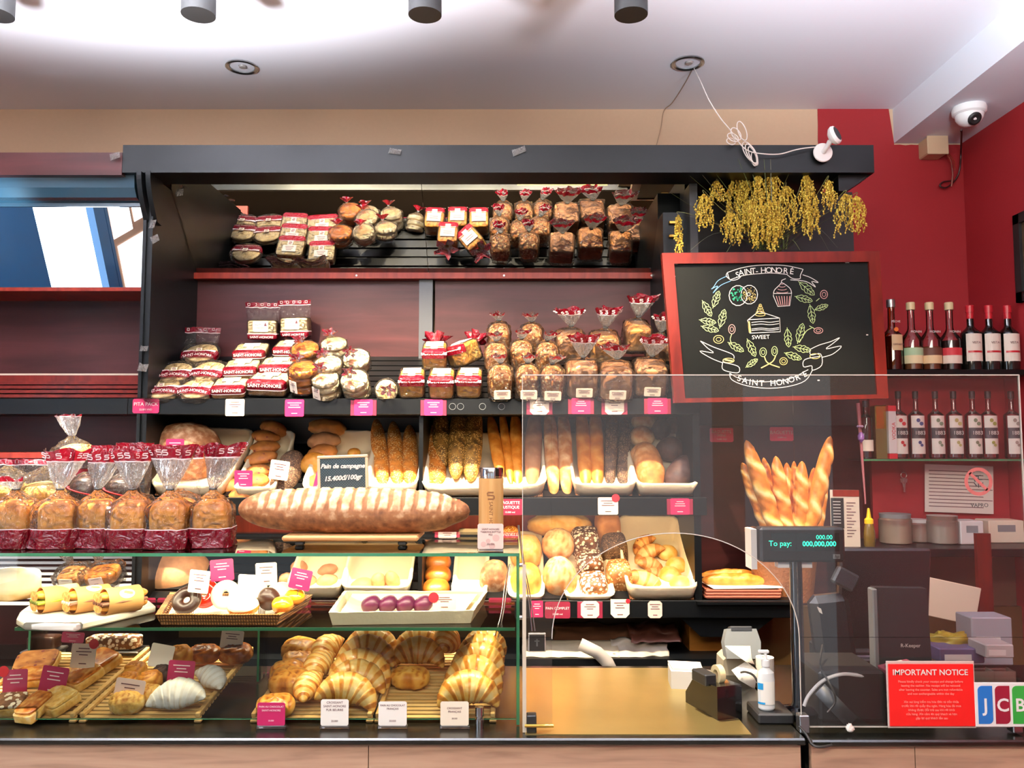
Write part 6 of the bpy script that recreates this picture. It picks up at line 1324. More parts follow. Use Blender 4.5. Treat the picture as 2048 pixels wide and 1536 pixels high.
kT = pxm(2.3)
def cro(px, py, w, lab, group, rx=48, rz=0, ry=0, th=.2, seed=0, name='croissant', cm='crois', bend=1.15, lift=0, ridges=7):
    W_ = w*pxm(RT.at(px, py, .03).y); key = 'cro_%.3f_%.2f_%d_%s_%.1f' % (W_, th, seed % 3, cm, bend)
    me = croiss_mesh(key, W_, W_*th, cm, ridges, bend, seed % 3)
    c = RT.at(px, py, .035+lift); 
    return put(name, me, T(c) @ RT.R @ RY(ry) @ RX(rx) @ RZ(rz) @ T(0, W_*.16, -W_*th*.9), None, lab, 'pastry', group)
g = 'croissants in the third column'
for i, (x, y, w) in enumerate(((744, 1297, 100), (732, 1315, 106), (722, 1346, 112), (712, 1366, 108), (694, 1393, 112))):
    cro(x, y, w, 'curved croissant in the middle column of the left croissant tray, '+['rearmost', 'second from the back', 'middle one', 'second from the front', 'foremost'][i], g, 44, (-4, 3, -3, 5, -2, 4)[i], (8, 4, 10, 8, 12)[i], .25, i, lift=.012*(5-i)*.3)
g = 'croissants in the right column'
for i, (x, y, w) in enumerate(((970, 1292, 78), (962, 1309, 86), (956, 1330, 96), (948, 1360, 106), (937, 1393, 112))):
    cro(x, y, w, 'curved croissant in the column at the right end of the case, '+['rearmost', 'second from the back', 'middle one', 'second from the front', 'foremost'][i], g, 54, (3, -3, 2, -4, 3, 0)[i], (8, 5, 6, 4, 3)[i], .27, i+1, lift=.012*(5-i)*.3)
g = 'croissants behind the lone chocolate bread'
cro(838, 1294, 92, 'curved croissant behind the lone chocolate bread, rear one', g, 50, 2, 0, .24, 0, lift=.02); cro(836, 1316, 98, 'curved croissant behind the lone chocolate bread, front one', g, 50, -2, 0, .25, 2, lift=.01)
g = 'plump croissants seen end on'
for i, (x, y, rz) in enumerate(((664, 1302, 70), (649, 1334, 75), (628, 1376, 80))):
    cro(x, y, 84, 'plump croissant pointing at the viewer, '+['rearmost', 'middle one', 'front one with drooping tip'][i], g, 12, rz, 10, .29, i, bend=.55, lift=.012)
spir = lambda x, y, z, p: (-.0022 if abs((atan2(y, x)/pi*2+math.hypot(x, y)*2.2) % 1-.5) < .16 and z > 0 else .0005, .22 if abs((atan2(y, x)/pi*2+math.hypot(x, y)*2.2) % 1-.5) < .16 else 0)
lay = lambda x, y, z, p: (-.0018 if abs((x*3.2) % 1-.5) < .14 else .0, .28 if abs((x*3.2) % 1-.5) < .14 else -.05)
g = 'chocolate breads in the left column'
for i, (x, y, w, h) in enumerate(((602, 1298, 74, 50), (600, 1318, 66, 40), (574, 1344, 66, 50), (580, 1362, 62, 50), (552, 1400, 72, 64))):
    k = pxm(2.2+.08*(4-i)); h_ = h*k*.9
    M = RT.M(x, y, h_, (-20, 10, 15, -10, 5)[i], 8, 0, .01*(4-i)*.3)
    put('chocolate_bread', blob('pc%d' % (i % 3), CR['crois'], w/2*k, w/2*k*.78, h_/2, .75, .8, .07, 2.4, i % 3, lambda x, y, z: .50+.15*z, .9, disp=lay), M, None, 'plump flaky chocolate bread, '+['rearmost in the column', 'second from the back, mostly hidden', 'middle one at the left', 'second from the front', 'foremost behind the pink card'][i], 'pastry', g)
k = pxm(2.3); put('chocolate_bread', blob('pclone', CR['golden'], 39*k, 28*k, 21*k, .75, .75, .05, 2.4, 1, lambda x, y, z: .42+.12*z, .9, disp=lay), RT.M(821, 1354, 42*k, -6), None, 'single golden chocolate bread lying alone in the middle of the right tray', 'pastry', g)
cro(901, 1288, 60, 'dark glossy rolled croissant on end at the rear, right of the rear croissant', None, 20, 80, 40, .42, 1, bend=.5, lift=.03)
# second tray: sugared and golden pastries
g = 'pastries in the second tray'
def pas(px, py, w, h, cm, lab, rz=0, dr=.7, disp=None, seed=0, lift=0, e=.8, rx=8, name='pastry', amp=.08, tone=None):
    k = pxm(RT.at(px, py, .02).y); hh = h*k
    return put(name, blob('pas_%s_%d_%d_%d' % (cm, w, h, seed), CR[cm], w/2*k, w/2*k*dr, hh/2, e, e, amp, 2.6, seed, tone, .9, disp=disp), RT.M(px, py, hh, rz, rx, 0, lift), None, lab, 'pastry', g)
cro(352, 1402, 108, 'large sugar dusted croissant at the front of the second tray', g, 26, 8, 0, .27, 1, 'sugared_croissant', 'sugar', .7); cro(414, 1362, 78, 'sugar dusted croissant behind the front one', g, 22, -35, 0, .27, 2, 'sugared_croissant', 'sugar', .6)
pas(410, 1306, 62, 34, 'pastry', 'nut topped glazed pastry at the back, left one', 0, .7, spir, 1, .01, name='glazed_pastry'); pas(473, 1305, 64, 36, 'pastry', 'nut topped glazed pastry at the back, right one', 0, .7, spir, 2, .01, name='glazed_pastry')
pas(358, 1312, 50, 46, 'golden', 'golden curled pastry behind the blank white card', 20, .8, spir, 1, .01, name='curled_pastry'); pas(272, 1338, 44, 30, 'golden', 'small golden pastry left of the blank white card', -10, .8, spir, 2, name='curled_pastry'); pas(258, 1358, 42, 30, 'golden', 'small golden pastry at the left rail of the second tray', 10, .8, spir, 3, name='curled_pastry')
pas(300, 1358, 46, 34, 'golden', 'golden pastry with glossy top in the middle left', 25, .8, spir, 1, name='curled_pastry'); pas(325, 1345, 36, 34, 'dark', 'small dark chocolate pastry under the blank white card', 0, .8, spir, 1, name='chocolate_pastry'); pas(255, 1402, 66, 44, 'flaky', 'pale flaky roll behind the grey front card', 12, .7, lay, 1, name='flaky_roll'); pas(300, 1388, 60, 40, 'flaky', 'pale flaky roll beside the sugar dusted croissant', -15, .7, lay, 2, name='flaky_roll')
# first tray: slabs of puff pastry
g = 'pastries in the first tray'
def slabp(px, py, wp, dp, h, lab, rz=0, rx=14, top='pastry', name='puff_slab', seed=0):
    k = pxm(RT.at(px, py, .02).y); w, d = wp*k, dp*k
    t = thing(name, lab, 'pastry', RT.M(px, py, h, rz, rx, 0, .006), g)
    put('flaky_side', loaf_box('fl_%d_%d' % (wp, dp), CR['flaky'], w, d, h*.8, .25, 0, seed, .04, lambda x, y, z: .45+.4*nz((x*2, y*2, z*9), 1, seed)), None, t)
    put('glazed_top', loaf_box('gt_%d_%d_%s' % (wp, dp, top), CR[top], w*.96, d*.94, h*.34, .4, 0, seed, .08, lambda x, y, z: .45+.5*nz((x*3, y*3, z*3), 1, seed)), T(0, 0, h*.70), t)
    return t
slabp(75, 1325, 76, 60, .034, 'puff pastry slab with red and white topping at the back left', 12, 14, 'pinkish', 'topped_slab'); slabp(205, 1322, 70, 56, .034, 'glazed puff slab at the back right corner of the first tray', -32, 16); slabp(165, 1350, 66, 62, .034, 'glazed puff slab with almond flakes, right of the purple card', -30, 16, seed=1)
slabp(70, 1352, 70, 44, .03, 'glazed puff slab behind the purple card', 8, 14, seed=2); slabp(118, 1400, 66, 60, .034, 'pale sided puff slab at the front right of the first tray', -28, 14, 'flaky', seed=1); slabp(72, 1412, 44, 70, .034, 'dark glazed finger slab at the front of the first tray', -12, 14, seed=2); slabp(15, 1408, 70, 50, .032, 'nut covered pastry at the front left edge', 10, 12, 'oat', 'nut_slab', 1)
pc3 = [(165, 1312, 48, 46, 2.34, 'cream_card', 'cream price card with red NEW sticker in the first tray', 2, (.38, 1.0, .2)), (102, 1362, 52, 54, 2.24, 'pink', 'purple glinting price card in the first tray, right one', 8, None), (30, 1368, 48, 54, 2.22, 'pink', 'purple glinting price card in the first tray, left one', -3, (-.48, .95, .22)), (318, 1312, 46, 44, 2.36, 'paper', 'blank white card standing at the left rear of the second tray', 10, None), (360, 1346, 52, 46, 2.26, 'pink', 'mauve price card in the second tray', 3, None), (253, 1386, 58, 52, 2.17, 'rose', 'pale grey price card at the front of the second tray', 8, None), (462, 1279, 44, 34, 2.46, 'cream_card', 'cream price card behind the glazed nut pastries', 5, None), (145, 1275, 44, 20, 2.5, 'pink', 'mauve price card at the back of the case under the glass shelf', 3, None)]
for x, y, w_, h_, Y, m_, l_, r_, dt in pc3: pin_card(x, y, w_, h_, Y, m_, l_, r_, dt, 0 if 'blank' in l_ else 3, .03, -6)
# dark cakes at the back of the first tray
for i, (x, w_, lab) in enumerate(((85, 60, 'dark chocolate cakes tray at the back left of the case'), (225, 110, 'dark chocolate slab with white crumbs on a silver dish at the back'))):
    p = P(x, 1292, 2.56); t = thing('cake_dish', lab, 'cake', T(p.x, p.y, CT+.002)); w = w_*pxm(2.56); zz = p.z-CT-.02
    B().box(-w/2, -.02, 0, w/2, .05, zz, bev=.004).put('stand', MT['grey'], t); B().box(-w/2-.006, -.03, zz, w/2+.006, .055, zz+.008, bev=.003).put('dish', MT['steel'], t)
    put('cake', loaf_box('dkc%d' % i, CR['oat'] if i else CR['choc'], w*.92, .06, .04, .3, 0, i), T(0, .012, zz+.008), t)
# price cards on clear feet in front of the croissants
front = [(542, 1424, 54, 44, 'pink', [('PAIN AU CHOCOLAT', 5, .82), ('SAINT-HONORE', 5, .66), ('35.000', 4, .22)], 'mauve pink price card standing in front of the chocolate breads'), (669, 1424, 54, 50, 'paper', [('CROISSANT', 6, .88), ('SAINT-HONORE', 6, .74), ('PUR BEURRE', 6, .60), ('25.000', 5, .18)], 'white price card in front of the middle croissants'), (785, 1426, 55, 46, 'paper', [('PAIN AU CHOCOLAT', 5, .84), ('FRANÇAIS', 5, .70), ('30.000', 5, .2)], 'white price card below the lone chocolate bread'), (909, 1429, 55, 46, 'cream_card', [('CROISSANT', 5.5, .72), ('FRANÇAIS', 5.5, .58), ('28.000', 4, .3)], 'cream price card left of the chrome post')]
for x, y, w_, h_, m_, tx_, lab in front:
    k = pxm(2.105); c = PZ(x, 1456, CT)
    t = thing('price_card', lab, 'price card', T(ray(x, 1456).x*2.10, 2.10, CT+.001), 'price cards on clear feet along the counter edge')
    put('card', tag_mesh('fc_%s_%d_%d' % (m_, w_, h_), w_*k, h_*k, m_, lines=0), T(0, 0, .008), t)
    B().box(-w_*k/2-.002, -.004, 0, w_*k/2+.002, .012, .009, bev=.002).put('clear_foot', MT['holder'], t)
    for s, sz, z in tx_: text(s, sz*k, MT['whiteink'] if m_ == 'pink' else MT['ink'], t, T(0, -.0016, .008+h_*k*z) @ RX(90))
# tongs
def tongs(pts1, pts2, lab):
    b = B(); b.tube(smooth_pts(pts1), .0028, 8, flat=.5).tube(smooth_pts(pts2), .0028, 8, flat=.5); return b.put('serving_tongs', MT['steel'], label=lab, cat='tongs')
tongs([P(1019, 1128, 2.24), P(1010, 1170, 2.22), P(1003, 1225, 2.2), P(990, 1272, 2.19)], [P(1021, 1128, 2.25), P(1014, 1175, 2.24), P(1007, 1225, 2.23), P(996, 1275, 2.22)], 'steel tongs leaning inside the right end of the glass case')
tongs([P(1036, 1050, 2.14), P(1046, 1130, 2.13), P(1056, 1190, 2.12), P(1064, 1262, 2.11)], [P(1038, 1050, 2.16), P(1049, 1130, 2.15), P(1060, 1190, 2.14), P(1070, 1262, 2.13)], 'steel tongs hanging outside between the case and the screen')
# ================================================================== chalkboard with its chalk drawing
YC = 2.984
def quadpt(u, v, Y=YC, inset=0):
    TL, TR, BR, BL = (1323, 507), (1757, 503), (1775, 797), (1348, 806)
    x = (TL[0]*(1-u)+TR[0]*u)*(1-v)+(BL[0]*(1-u)+BR[0]*u)*v; y = (TL[1]*(1-u)+TR[1]*u)*(1-v)+(BL[1]*(1-u)+BR[1]*u)*v
    return P(x, y, YC)+Vector((0, Y-YC, 0))
t = thing('chalkboard', 'large mahogany framed chalkboard with chalk wreath leaning right of the bread shelves', 'chalkboard', T(0, 0, 0))
def bar4(b, uv, y0, y1): 
    q = [quadpt(u, v, y0) for u, v in uv]+[quadpt(u, v, y1) for u, v in uv]; b.add(q, [(0, 3, 2, 1), (4, 5, 6, 7), (0, 1, 5, 4), (1, 2, 6, 5), (2, 3, 7, 6), (3, 0, 4, 7)])
fu, fv = .052, .072
b = B(); bar4(b, [(0, 0), (1, 0), (1-fu, fv), (fu, fv)], 2.975, 3.005); bar4(b, [(1, 0), (1, 1), (1-fu, 1-fv*.4), (1-fu, fv)], 2.975, 3.005); bar4(b, [(1, 1), (0, 1), (fu, 1-fv*.4), (1-fu, 1-fv*.4)], 2.975, 3.005); bar4(b, [(0, 1), (0, 0), (fu, fv), (fu, 1-fv*.4)], 2.975, 3.005)
b.put('frame', MT['frame'], t, smooth=False)
b = B(); bar4(b, [(.02, .02), (.98, .02), (.98, .98), (.02, .98)], 2.986, 3.0); b.put('board', MT['chalkboard'], t, smooth=False)
def Zp(x, y): return P(1320+.2246*x, 490+.2246*y, YC)-Vector((0, .0, 0))
def stroke(b, pts, w=5.5, sm=True): 
    q = [Zp(*p) for p in pts]; q = smooth_pts(q, 4) if (sm and len(q) > 2) else q; b.strip(q, w*.2246*pxm(YC)*1.0, (0, -1, 0))
def arcpts(cx, cy, rx, ry, a0, a1, n=14): return [(cx+rx*cos(radians(a0+(a1-a0)*i/n)), cy+ry*sin(radians(a0+(a1-a0)*i/n))) for i in range(n+1)]
wch, gch, ych, bch, tch, rch = B(), B(), B(), B(), B(), B()
# top banner
stroke(wch, [(600, 245), (720, 205), (860, 182), (1000, 178), (1130, 185), (1270, 215)]); stroke(wch, [(625, 310), (740, 272), (880, 255), (1010, 250), (1130, 262)])
stroke(wch, [(600, 245), (625, 310), (690, 305), (730, 270)]); stroke(wch, [(1275, 215), (1250, 270), (1245, 300), (1180, 298), (1130, 262)]); stroke(wch, [(600, 245), (590, 275), (625, 310)])
stroke(bch, [(600, 275), (520, 315), (480, 370), (455, 395)]); stroke(bch, [(455, 395), (515, 365), (470, 430), (540, 360), (630, 320)]); stroke(wch, [(1270, 265), (1340, 290), (1410, 335), (1350, 325), (1385, 375), (1300, 325), (1160, 310)])
# bottom banner
stroke(wch, [(360, 855), (480, 910), (640, 970), (660, 1010)]); stroke(wch, [(360, 855), (420, 915), (475, 960), (355, 945), (460, 1010), (560, 1050)]); stroke(wch, [(565, 1020), (555, 1100), (620, 1130), (700, 1135), (695, 1080), (565, 1045)])
stroke(wch, [(620, 1140), (700, 1185), (860, 1215), (1000, 1215), (1160, 1190), (1320, 1110)]); stroke(wch, [(620, 1140), (640, 1200), (760, 1250), (940, 1275), (1130, 1262), (1290, 1210), (1360, 1110)])
stroke(wch, [(1335, 930), (1420, 890), (1520, 860), (1600, 825), (1535, 880), (1480, 925), (1615, 900), (1540, 970), (1445, 1000)]); stroke(wch, [(1335, 930), (1345, 980), (1430, 970), (1440, 1070), (1360, 1115), (1350, 1075), (1280, 1085), (1290, 1020), (1430, 990)])
stroke(ych, arcpts(610, 1028, 50, 20, 0, 360)); stroke(ych, [(575, 1020), (650, 1035)], 14); stroke(ych, arcpts(1380, 990, 45, 22, 0, 360))
# oak leaves
def leaf(b, cx, cy, L_, ang, w=.42):
    a = radians(ang); ca, sa = cos(a), sin(a); pts = []; n = 30
    for s in (1, -1):
        for i in (range(n+1) if s > 0 else range(n, -1, -1)):
            u = i/n; r = w*L_*sin(pi*min(1, u*1.02))**.6*(.72+.28*abs(cos(u*pi*3.5))); x = (u-.5)*L_; y = s*r*.5; pts.append((cx+x*ca-y*sa, cy+x*sa+y*ca))
    stroke(b, pts+[pts[0]], 4.5, False); stroke(b, [(cx-.6*L_*ca, cy-.6*L_*sa), (cx+.4*L_*ca, cy+.4*L_*sa)], 5)
    for u in (-.2, 0, .2):
        for s in (1, -1): stroke(b, [(cx+u*L_*ca, cy+u*L_*sa), (cx+(u+.14)*L_*ca-s*.13*L_*sa, cy+(u+.14)*L_*sa+s*.13*L_*ca)], 3.5, False)
for args in ((500, 480, 150, -70), (420, 570, 150, 60), (555, 650, 160, -75), (430, 680, 140, 10), (450, 745, 150, 15), (680, 910, 150, 30), (815, 920, 160, 65), (820, 1050, 120, -35), (1310, 390, 170, 40), (1285, 480, 150, 15), (1350, 620, 160, 80), (1440, 555, 120, -20), (1250, 780, 170, -75), (1140, 830, 160, 85), (1270, 925, 150, 12), (1190, 990, 150, 20)): leaf(gch, *args)
for cx, cy, rx, ry, b_ in ((640, 750, 30, 42, rch), (522, 840, 45, 36, ych), (1460, 440, 32, 38, rch), (1410, 762, 40, 26, rch), (918, 955, 30, 40, gch), (1020, 945, 26, 42, gch), (1100, 1035, 34, 32, ych)):
    stroke(b_, arcpts(cx, cy, rx, ry, 0, 360), 5, False); stroke(b_, arcpts(cx, cy, rx*.5, ry*.5, 0, 360), 4, False)
stroke(gch, [(640, 790), (625, 840), (640, 880)]); stroke(gch, [(1350, 740), (1300, 770), (1240, 870)]); stroke(gch, [(1330, 720), (1375, 745)]); stroke(ych, [(930, 995), (960, 1050), (1065, 1090)], 9); stroke(ych, [(1030, 985), (1000, 1040), (900, 1095)], 9); stroke(gch, [(1390, 500), (1420, 475)])
# doughnuts
stroke(wch, arcpts(695, 450, 80, 90, 0, 360), 6, False); stroke(wch, arcpts(795, 442, 74, 84, 0, 360), 6, False); stroke(wch, arcpts(790, 438, 14, 14, 0, 360), 5, False)
for i in range(70):
    a_ = random.random()*2*pi; r_ = .3+.62*random.random(); x, y = 690+70*r_*cos(a_), 440+72*r_*sin(a_)
    if x < 725: stroke(tch, [(x, y), (x+9, y+4)], 11, False)
for i in range(90):
    a_ = random.random()*2*pi; r_ = .28+.62*random.random(); x, y = 795+66*r_*cos(a_), 442+74*r_*sin(a_); stroke(ych, [(x, y), (x+5, y+4)], 5, False)
# cupcake
stroke(wch, [(1010, 455), (1050, 548), (1155, 540), (1172, 430), (1010, 432), (1010, 455)], 6, False)
for i in range(6): stroke(rch, [(1035+24*i, 455), (1062+17*i, 540)], 7, False)
stroke(wch, [(1010, 432), (1020, 400), (1060, 360), (1080, 335), (1085, 315), (1120, 300)]); stroke(wch, [(1172, 430), (1160, 390), (1120, 355), (1085, 335)])
for i in range(4): stroke(rch, arcpts(1088, 415-26*i, 52-12*i, 12, 10, 170), 5)
# cake slice
stroke(wch, [(780, 670), (880, 590), (1065, 650), (1072, 772), (800, 785), (780, 670), (800, 665), (1065, 650)], 6, False); stroke(ych, [(790, 680), (802, 780)], 20, False)
for yy in (690, 712, 748, 762): stroke(wch, [(815, yy), (900, yy-8), (980, yy-2), (1060, yy-12)], 5)
for i in range(5): stroke(ych, arcpts(893, 620-20*i, 44-8*i, 13, 0, 360), 5)
stroke(ych, [(893, 535), (885, 555)])
for nm, b_, m_ in (('white_chalk_drawing', wch, 'chalk'), ('green_chalk_leaves', gch, 'chalkg'), ('yellow_chalk_highlights', ych, 'chalky'), ('blue_chalk_drawing', bch, 'chalkb'), ('teal_chalk_icing', tch, 'chalkt'), ('pink_chalk_drawing', rch, 'chalkr')): b_.put(nm, MT[m_], t, smooth=False)
kk = pxm(YC)*.2246
for ch, x, y, r in (('S', 690, 268, 14), ('A', 722, 250, 10), ('I', 757, 243, 8), ('N', 790, 238, 6), ('T', 830, 233, 4), ('-', 862, 232, 2), ('H', 920, 228, 0), ('O', 968, 226, 0), ('N', 1015, 226, -2), ('O', 1060, 229, -3), ('R', 1118, 232, -5), ('É', 1172, 238, -8),
                    ('S', 705, 1190, -18), ('A', 755, 1210, -12), ('I', 800, 1222, -8), ('N', 845, 1228, -5), ('T', 905, 1234, -2), ('H', 1005, 1232, 2), ('O', 1062, 1226, 6), ('N', 1118, 1216, 10), ('O', 1170, 1200, 14), ('R', 1225, 1180, 18), ('E', 1290, 1152, 22)):
    text(ch, 74*kk, MT['chalk'], t, T(Zp(x, y)+Vector((0, -.001, 0))) @ RX(90) @ RZ(r))
text('SWEET', 52*kk, MT['chalk'], t, T(Zp(897, 822)+Vector((0, -.001, 0))) @ RX(90) @ RZ(2))
b = B()
for x, y, w_ in ((890, 157, 120), (1030, 154, 80), (140, 168, 34), (132, 280, 12), (1668, 155, 34), (1845, 800, 18), (1412, 1205, 20)): stroke(b, [(x-w_/2, y), (x+w_/2, y)], 9, False)
b.put('white_scuff', MT['chalk'], t, smooth=False)
# ================================================================== dried grain arrangement above the chalkboard
t = thing('dried_grain_arrangement', 'arrangement of hanging yellow dried grain heads and grass above the chalkboard', 'dried plants', T(0, 0, 0))
B().lathe([(.07, 0), (.09, .12), (.085, .14), (.06, .14)], 28).put('pot', MT['blackmat'], t, T(P(1540, 505, 3.14)-Vector((0, 0, .20))))
rb = P(1540, 500, 3.14)
b = B(); rnd = random.Random(5)
octa = [(1, 0, 0), (-1, 0, 0), (0, 1, 0), (0, -1, 0), (0, 0, 1.7), (0, 0, -1.7)]; of = [(0, 2, 4), (2, 1, 4), (1, 3, 4), (3, 0, 4), (2, 0, 5), (1, 2, 5), (3, 1, 5), (0, 3, 5)]
heads = [(1357, 430, 18, 90), (1408, 388, 44, 90), (1434, 362, 40, 48), (1470, 350, 46, 110), (1492, 342, 56, 150), (1462, 425, 50, 75), (1515, 345, 50, 160), (1545, 345, 56, 120), (1540, 400, 46, 120), (1572, 372, 50, 110), (1612, 345, 52, 130), (1618, 400, 40, 85), (1655, 360, 36, 70), (1690, 388, 60, 90), (1712, 392, 40, 80), (1500, 400, 40, 80), (1555, 420, 34, 60)]
for hi, (hx, hy, hw, hl) in enumerate(heads):
    Yh = 3.02+.10*rnd.random(); k = pxm(Yh); top = P(hx, hy, Yh); V = []; F = []; tt = []; hb_ = B()
    for s in range(int(7+hw/4)):
        a_ = rnd.random()*2*pi; sp_ = hw*.47*k*sqrt(rnd.random()); dx, dy = sp_*cos(a_), sp_*sin(a_)*.6; Ls = hl*k*(.5+.5*rnd.random()); n = int(Ls/.0088)
        path = [top+Vector((dx*min(1, (i/n)*2.2)+.004*sin(i*.9+s), dy*min(1, (i/n)*2), -Ls*(i/n)+.012*sin(pi*min(1, i/n*2.5))*(sp_/(hw*.55*k)))) for i in range(n+1)]
        hb_.tube(path, .0007, 4, tone=.8, cap=False)
        for i in range(2, n+1):
            q = path[i]+Vector((rnd.uniform(-1, 1), rnd.uniform(-1, 1), 0))*.0045; r_ = .0029*(.8+.5*rnd.random()); r3 = Matrix.Rotation(rnd.uniform(-.7, .7), 3, 'Y') @ Matrix.Rotation(rnd.uniform(-.7, .7), 3, 'X')
            hb_.add([q+(r3 @ Vector(o_))*r_ for o_ in octa], of, 0, [rnd.random()*.9]*6)
    hb_.put('grain_head', CR['grain'], t)
    sb = B(); mid = (rb+top)/2+Vector(((top.x-rb.x)*.25, -.02, .05)); sb.tube(smooth_pts([rb+Vector((rnd.uniform(-.04, .04), 0, 0)), mid, top+Vector((0, 0, .012)), top]), .0013, 5); sb.put('stem', plain('olive_stem', '#5c5a2c', .6) if 'olive_stem' not in bpy.data.materials else bpy.data.materials['olive_stem'], t)
gm = plain('dry_green_blade', '#556035', .6); gm2 = plain('grey_green_blade', '#6c6f5c', .6)
def blade(tx, ty, Y, w=.004, m=gm, bendz=.06, base=None):
    q = P(tx, ty, Y); b0 = (base or rb)+Vector((rnd.uniform(-.06, .06), rnd.uniform(-.02, .02), 0)); mid = (b0+q)/2+Vector(((q.x-b0.x)*.1, -.01, bendz)); b = B()
    b.tube(smooth_pts([b0, mid, q]), [w*.5*(1-i/13)+.0004 for i in range(13)], 4, flat=.3); b.put('grass_blade', m, t)
for tx, ty, bz_ in ((1375, 505, .07), (1405, 350, .02), (1380, 352, .03), (1430, 345, .04), (1448, 512, .08), (1500, 512, .04), (1340, 385, .02), (1365, 430, .03), (1580, 342, .03), (1690, 340, .03), (1735, 350, .03), (1660, 505, .09), (1675, 495, .08), (1640, 460, .05), (1700, 420, .03), (1600, 500, .04), (1476, 318, .02), (1490, 285, .0), (1528, 318, 0), (1541, 318, 0), (1560, 400, .02), (1470, 460, .03)): blade(tx, ty, 2.985 if ty < 330 else 3.02, .0045, gm2 if (tx % 2) else gm, bz_)
for i in range(26): blade(1495+rnd.uniform(0, 110), 430+rnd.uniform(-30, 40), 3.1, .0045, gm, .02)
# ================================================================== side shelf with bottles (right recess)
t = thing('bottle_shelf', 'dark wall shelf unit at the right with liquor bottles on its top board', 'shelf', T(0, 0, 0))
zw = zat(739, 3.26); zg = zat(918, 3.30); zk = zat(1098, 3.12); xs0 = xat(1765, 740, 3.26)
B().box(xs0, 3.26, zw-.022, XR-.002, 3.44, zw, bev=.002).put('top_board', MT['black'], t); B().box(xat(1725, 918, 3.3), 3.30, zg-.008, XR-.002, 3.46, zg).put('glass_board', MT['glass'], t, smooth=False)
B().box(xat(1725, 918, 3.3), 3.2985, zg-.008, XR-.002, 3.30, zg).put('glass_edge', MT['edge'], t, smooth=False)
B().box(.83*3.12/2.4+.22, 3.12, zk-.03, XR-.002, 3.55, zk, bev=.003).put('lower_board', MT['black'], t)
B().box(1.50, 3.45, zk-.5, XR-.002, 3.47, zk-.03).put('lower_back', plain('brown_grey_panel', '#6a5140', .5), t, smooth=False); B().box(1.50, 3.47, zk, XR-.002, 3.49, zw-.02).put('upper_back', MT['red'], t, smooth=False)
def bottle(px, py0, py1, wp, Y, glassm, liq, capm, lab, grp, neck=.30, shoulder=.14, lk='', liqz=.6, zbase=None, tall=False):
    k = pxm(Y); H = (py1-py0)*k; r = wp/2*k; base = P(px, py1, Y); zb = zbase if zbase is not None else base.z
    o = thing('bottle', lab, 'bottle', T(base.x, Y+r, zb+.001), grp)
    zs = H*(1-neck-shoulder); rn = r*.30 if not tall else r*.34
    prof = [(r*.85, 0), (r, .004), (r, zs)]+[(rn+(r-rn)*(.5+.5*cos(pi*i/8)), zs+H*shoulder*i/8) for i in range(1, 9)]+[(rn*.95, H*.97), (rn*1.1, H*.975), (rn*1.1, H)]
    B().lathe(prof, 28, cap=False).put('glass_body', glassm, o)
    if liq: B().lathe([(0, .005), (r*.93, .006), (r*.93, min(zs, H*liqz))]+([(rn+(r-rn)*.5, zs+H*shoulder*.5)] if liqz > .6 else [])+[(0, min(zs, H*liqz)+(H*shoulder*.5 if liqz > .6 else 0))], 28).put('liquid', liq, o)
    B().lathe([(rn*1.25, H*.90), (rn*1.28, H*1.0), (rn*1.1, H*1.012), (0, H*1.012)], 20).put('cap', capm, o)
    return o, r, zs, H
def wrap_label(o, r, z0, z1, m, name='label', a0=-150, a1=-30):
    n = 12; b = B(); V = []
    for z in (z0, z1):
        for i in range(n+1): a_ = radians(a0+(a1-a0)*i/n); V.append(((r+.0008)*cos(a_), (r+.0008)*sin(a_), z))
    b.add(V, [(i, i+1, i+n+2, i+n+1) for i in range(n)]); return b.put(name, m, o)
gclear = film('bottle_glass', (.95, .97, .95, 1), .05, .02); gdark = plain('dark_wine_glass', '#0b0d0a', .08, coat=.5); gamb = film('amber_glass', (.75, .45, .2, 1), .06, .02)
GB = 'bottles on the top board of the wall shelf'
wl = plain('wine_label', '#ece4d8', .6); capr = plain('red_foil_cap', '#b3202a', .3); ivory = plain('ivory_cap', '#d9c79a', .4)
o, r, zs, H = bottle(1795, 594, 739, 40, 3.30, gamb, plain('amber_liquor', '#4a1a0a', .2), MT['steel'], 'brown tinted peach liquor bottle with oval cream label, leftmost on the top board', GB, .38, .14, zbase=zw, tall=True)
wrap_label(o, r, H*.28, H*.50, plain('cream_oval_label', '#d9bf94', .6), a0=-115, a1=-40); text('PÊCHE', .012, MT['chalk'], o, T(0, -r-.001, H*.68) @ RX(90)); text('GIFFARD', .011, MT['ink'], o, T(.006, -r-.0025, H*.36) @ RX(90))
b = B(); b.lathe([(0, 0), (.009, 0)], 14, cap=False); b.put('peach_print', plain('orange_print', '#e0762a', .5), o, T(.0, -r-.002, H*.57) @ RX(90))
for i, (px, c1, c2, w_) in enumerate(((1835, '#a9c8a0', '#e8dcb0', 'pale green'), (1873, '#5a3020', '#e3c79a', 'brown'), (1913, '#c03038', '#eddccf', 'red and white'))):
    o, r, zs, H = bottle(px, 600, 739, 40, 3.30, gclear, plain('liquor%d' % i, ('#7a4a2a', '#6a3a22', '#2a1514')[i], .2) if i < 9 else None, ivory, 'clear liquor bottle with ivory cap and %s fruit label' % w_, GB, .36, .20, zbase=zw, liqz=.35 if i < 2 else .5, tall=True)
    wrap_label(o, r*1.02, H*.10, H*.30, plain('lower_label%d' % i, c2, .6), a0=-160, a1=-20); wrap_label(o, r*1.03, H*.22, H*.33, plain('upper_label%d' % i, c1, .6), a0=-160, a1=-20); text('MONIN', .013, MT['chalk'], o, T(0, -r-.001, H*.56) @ RX(90))
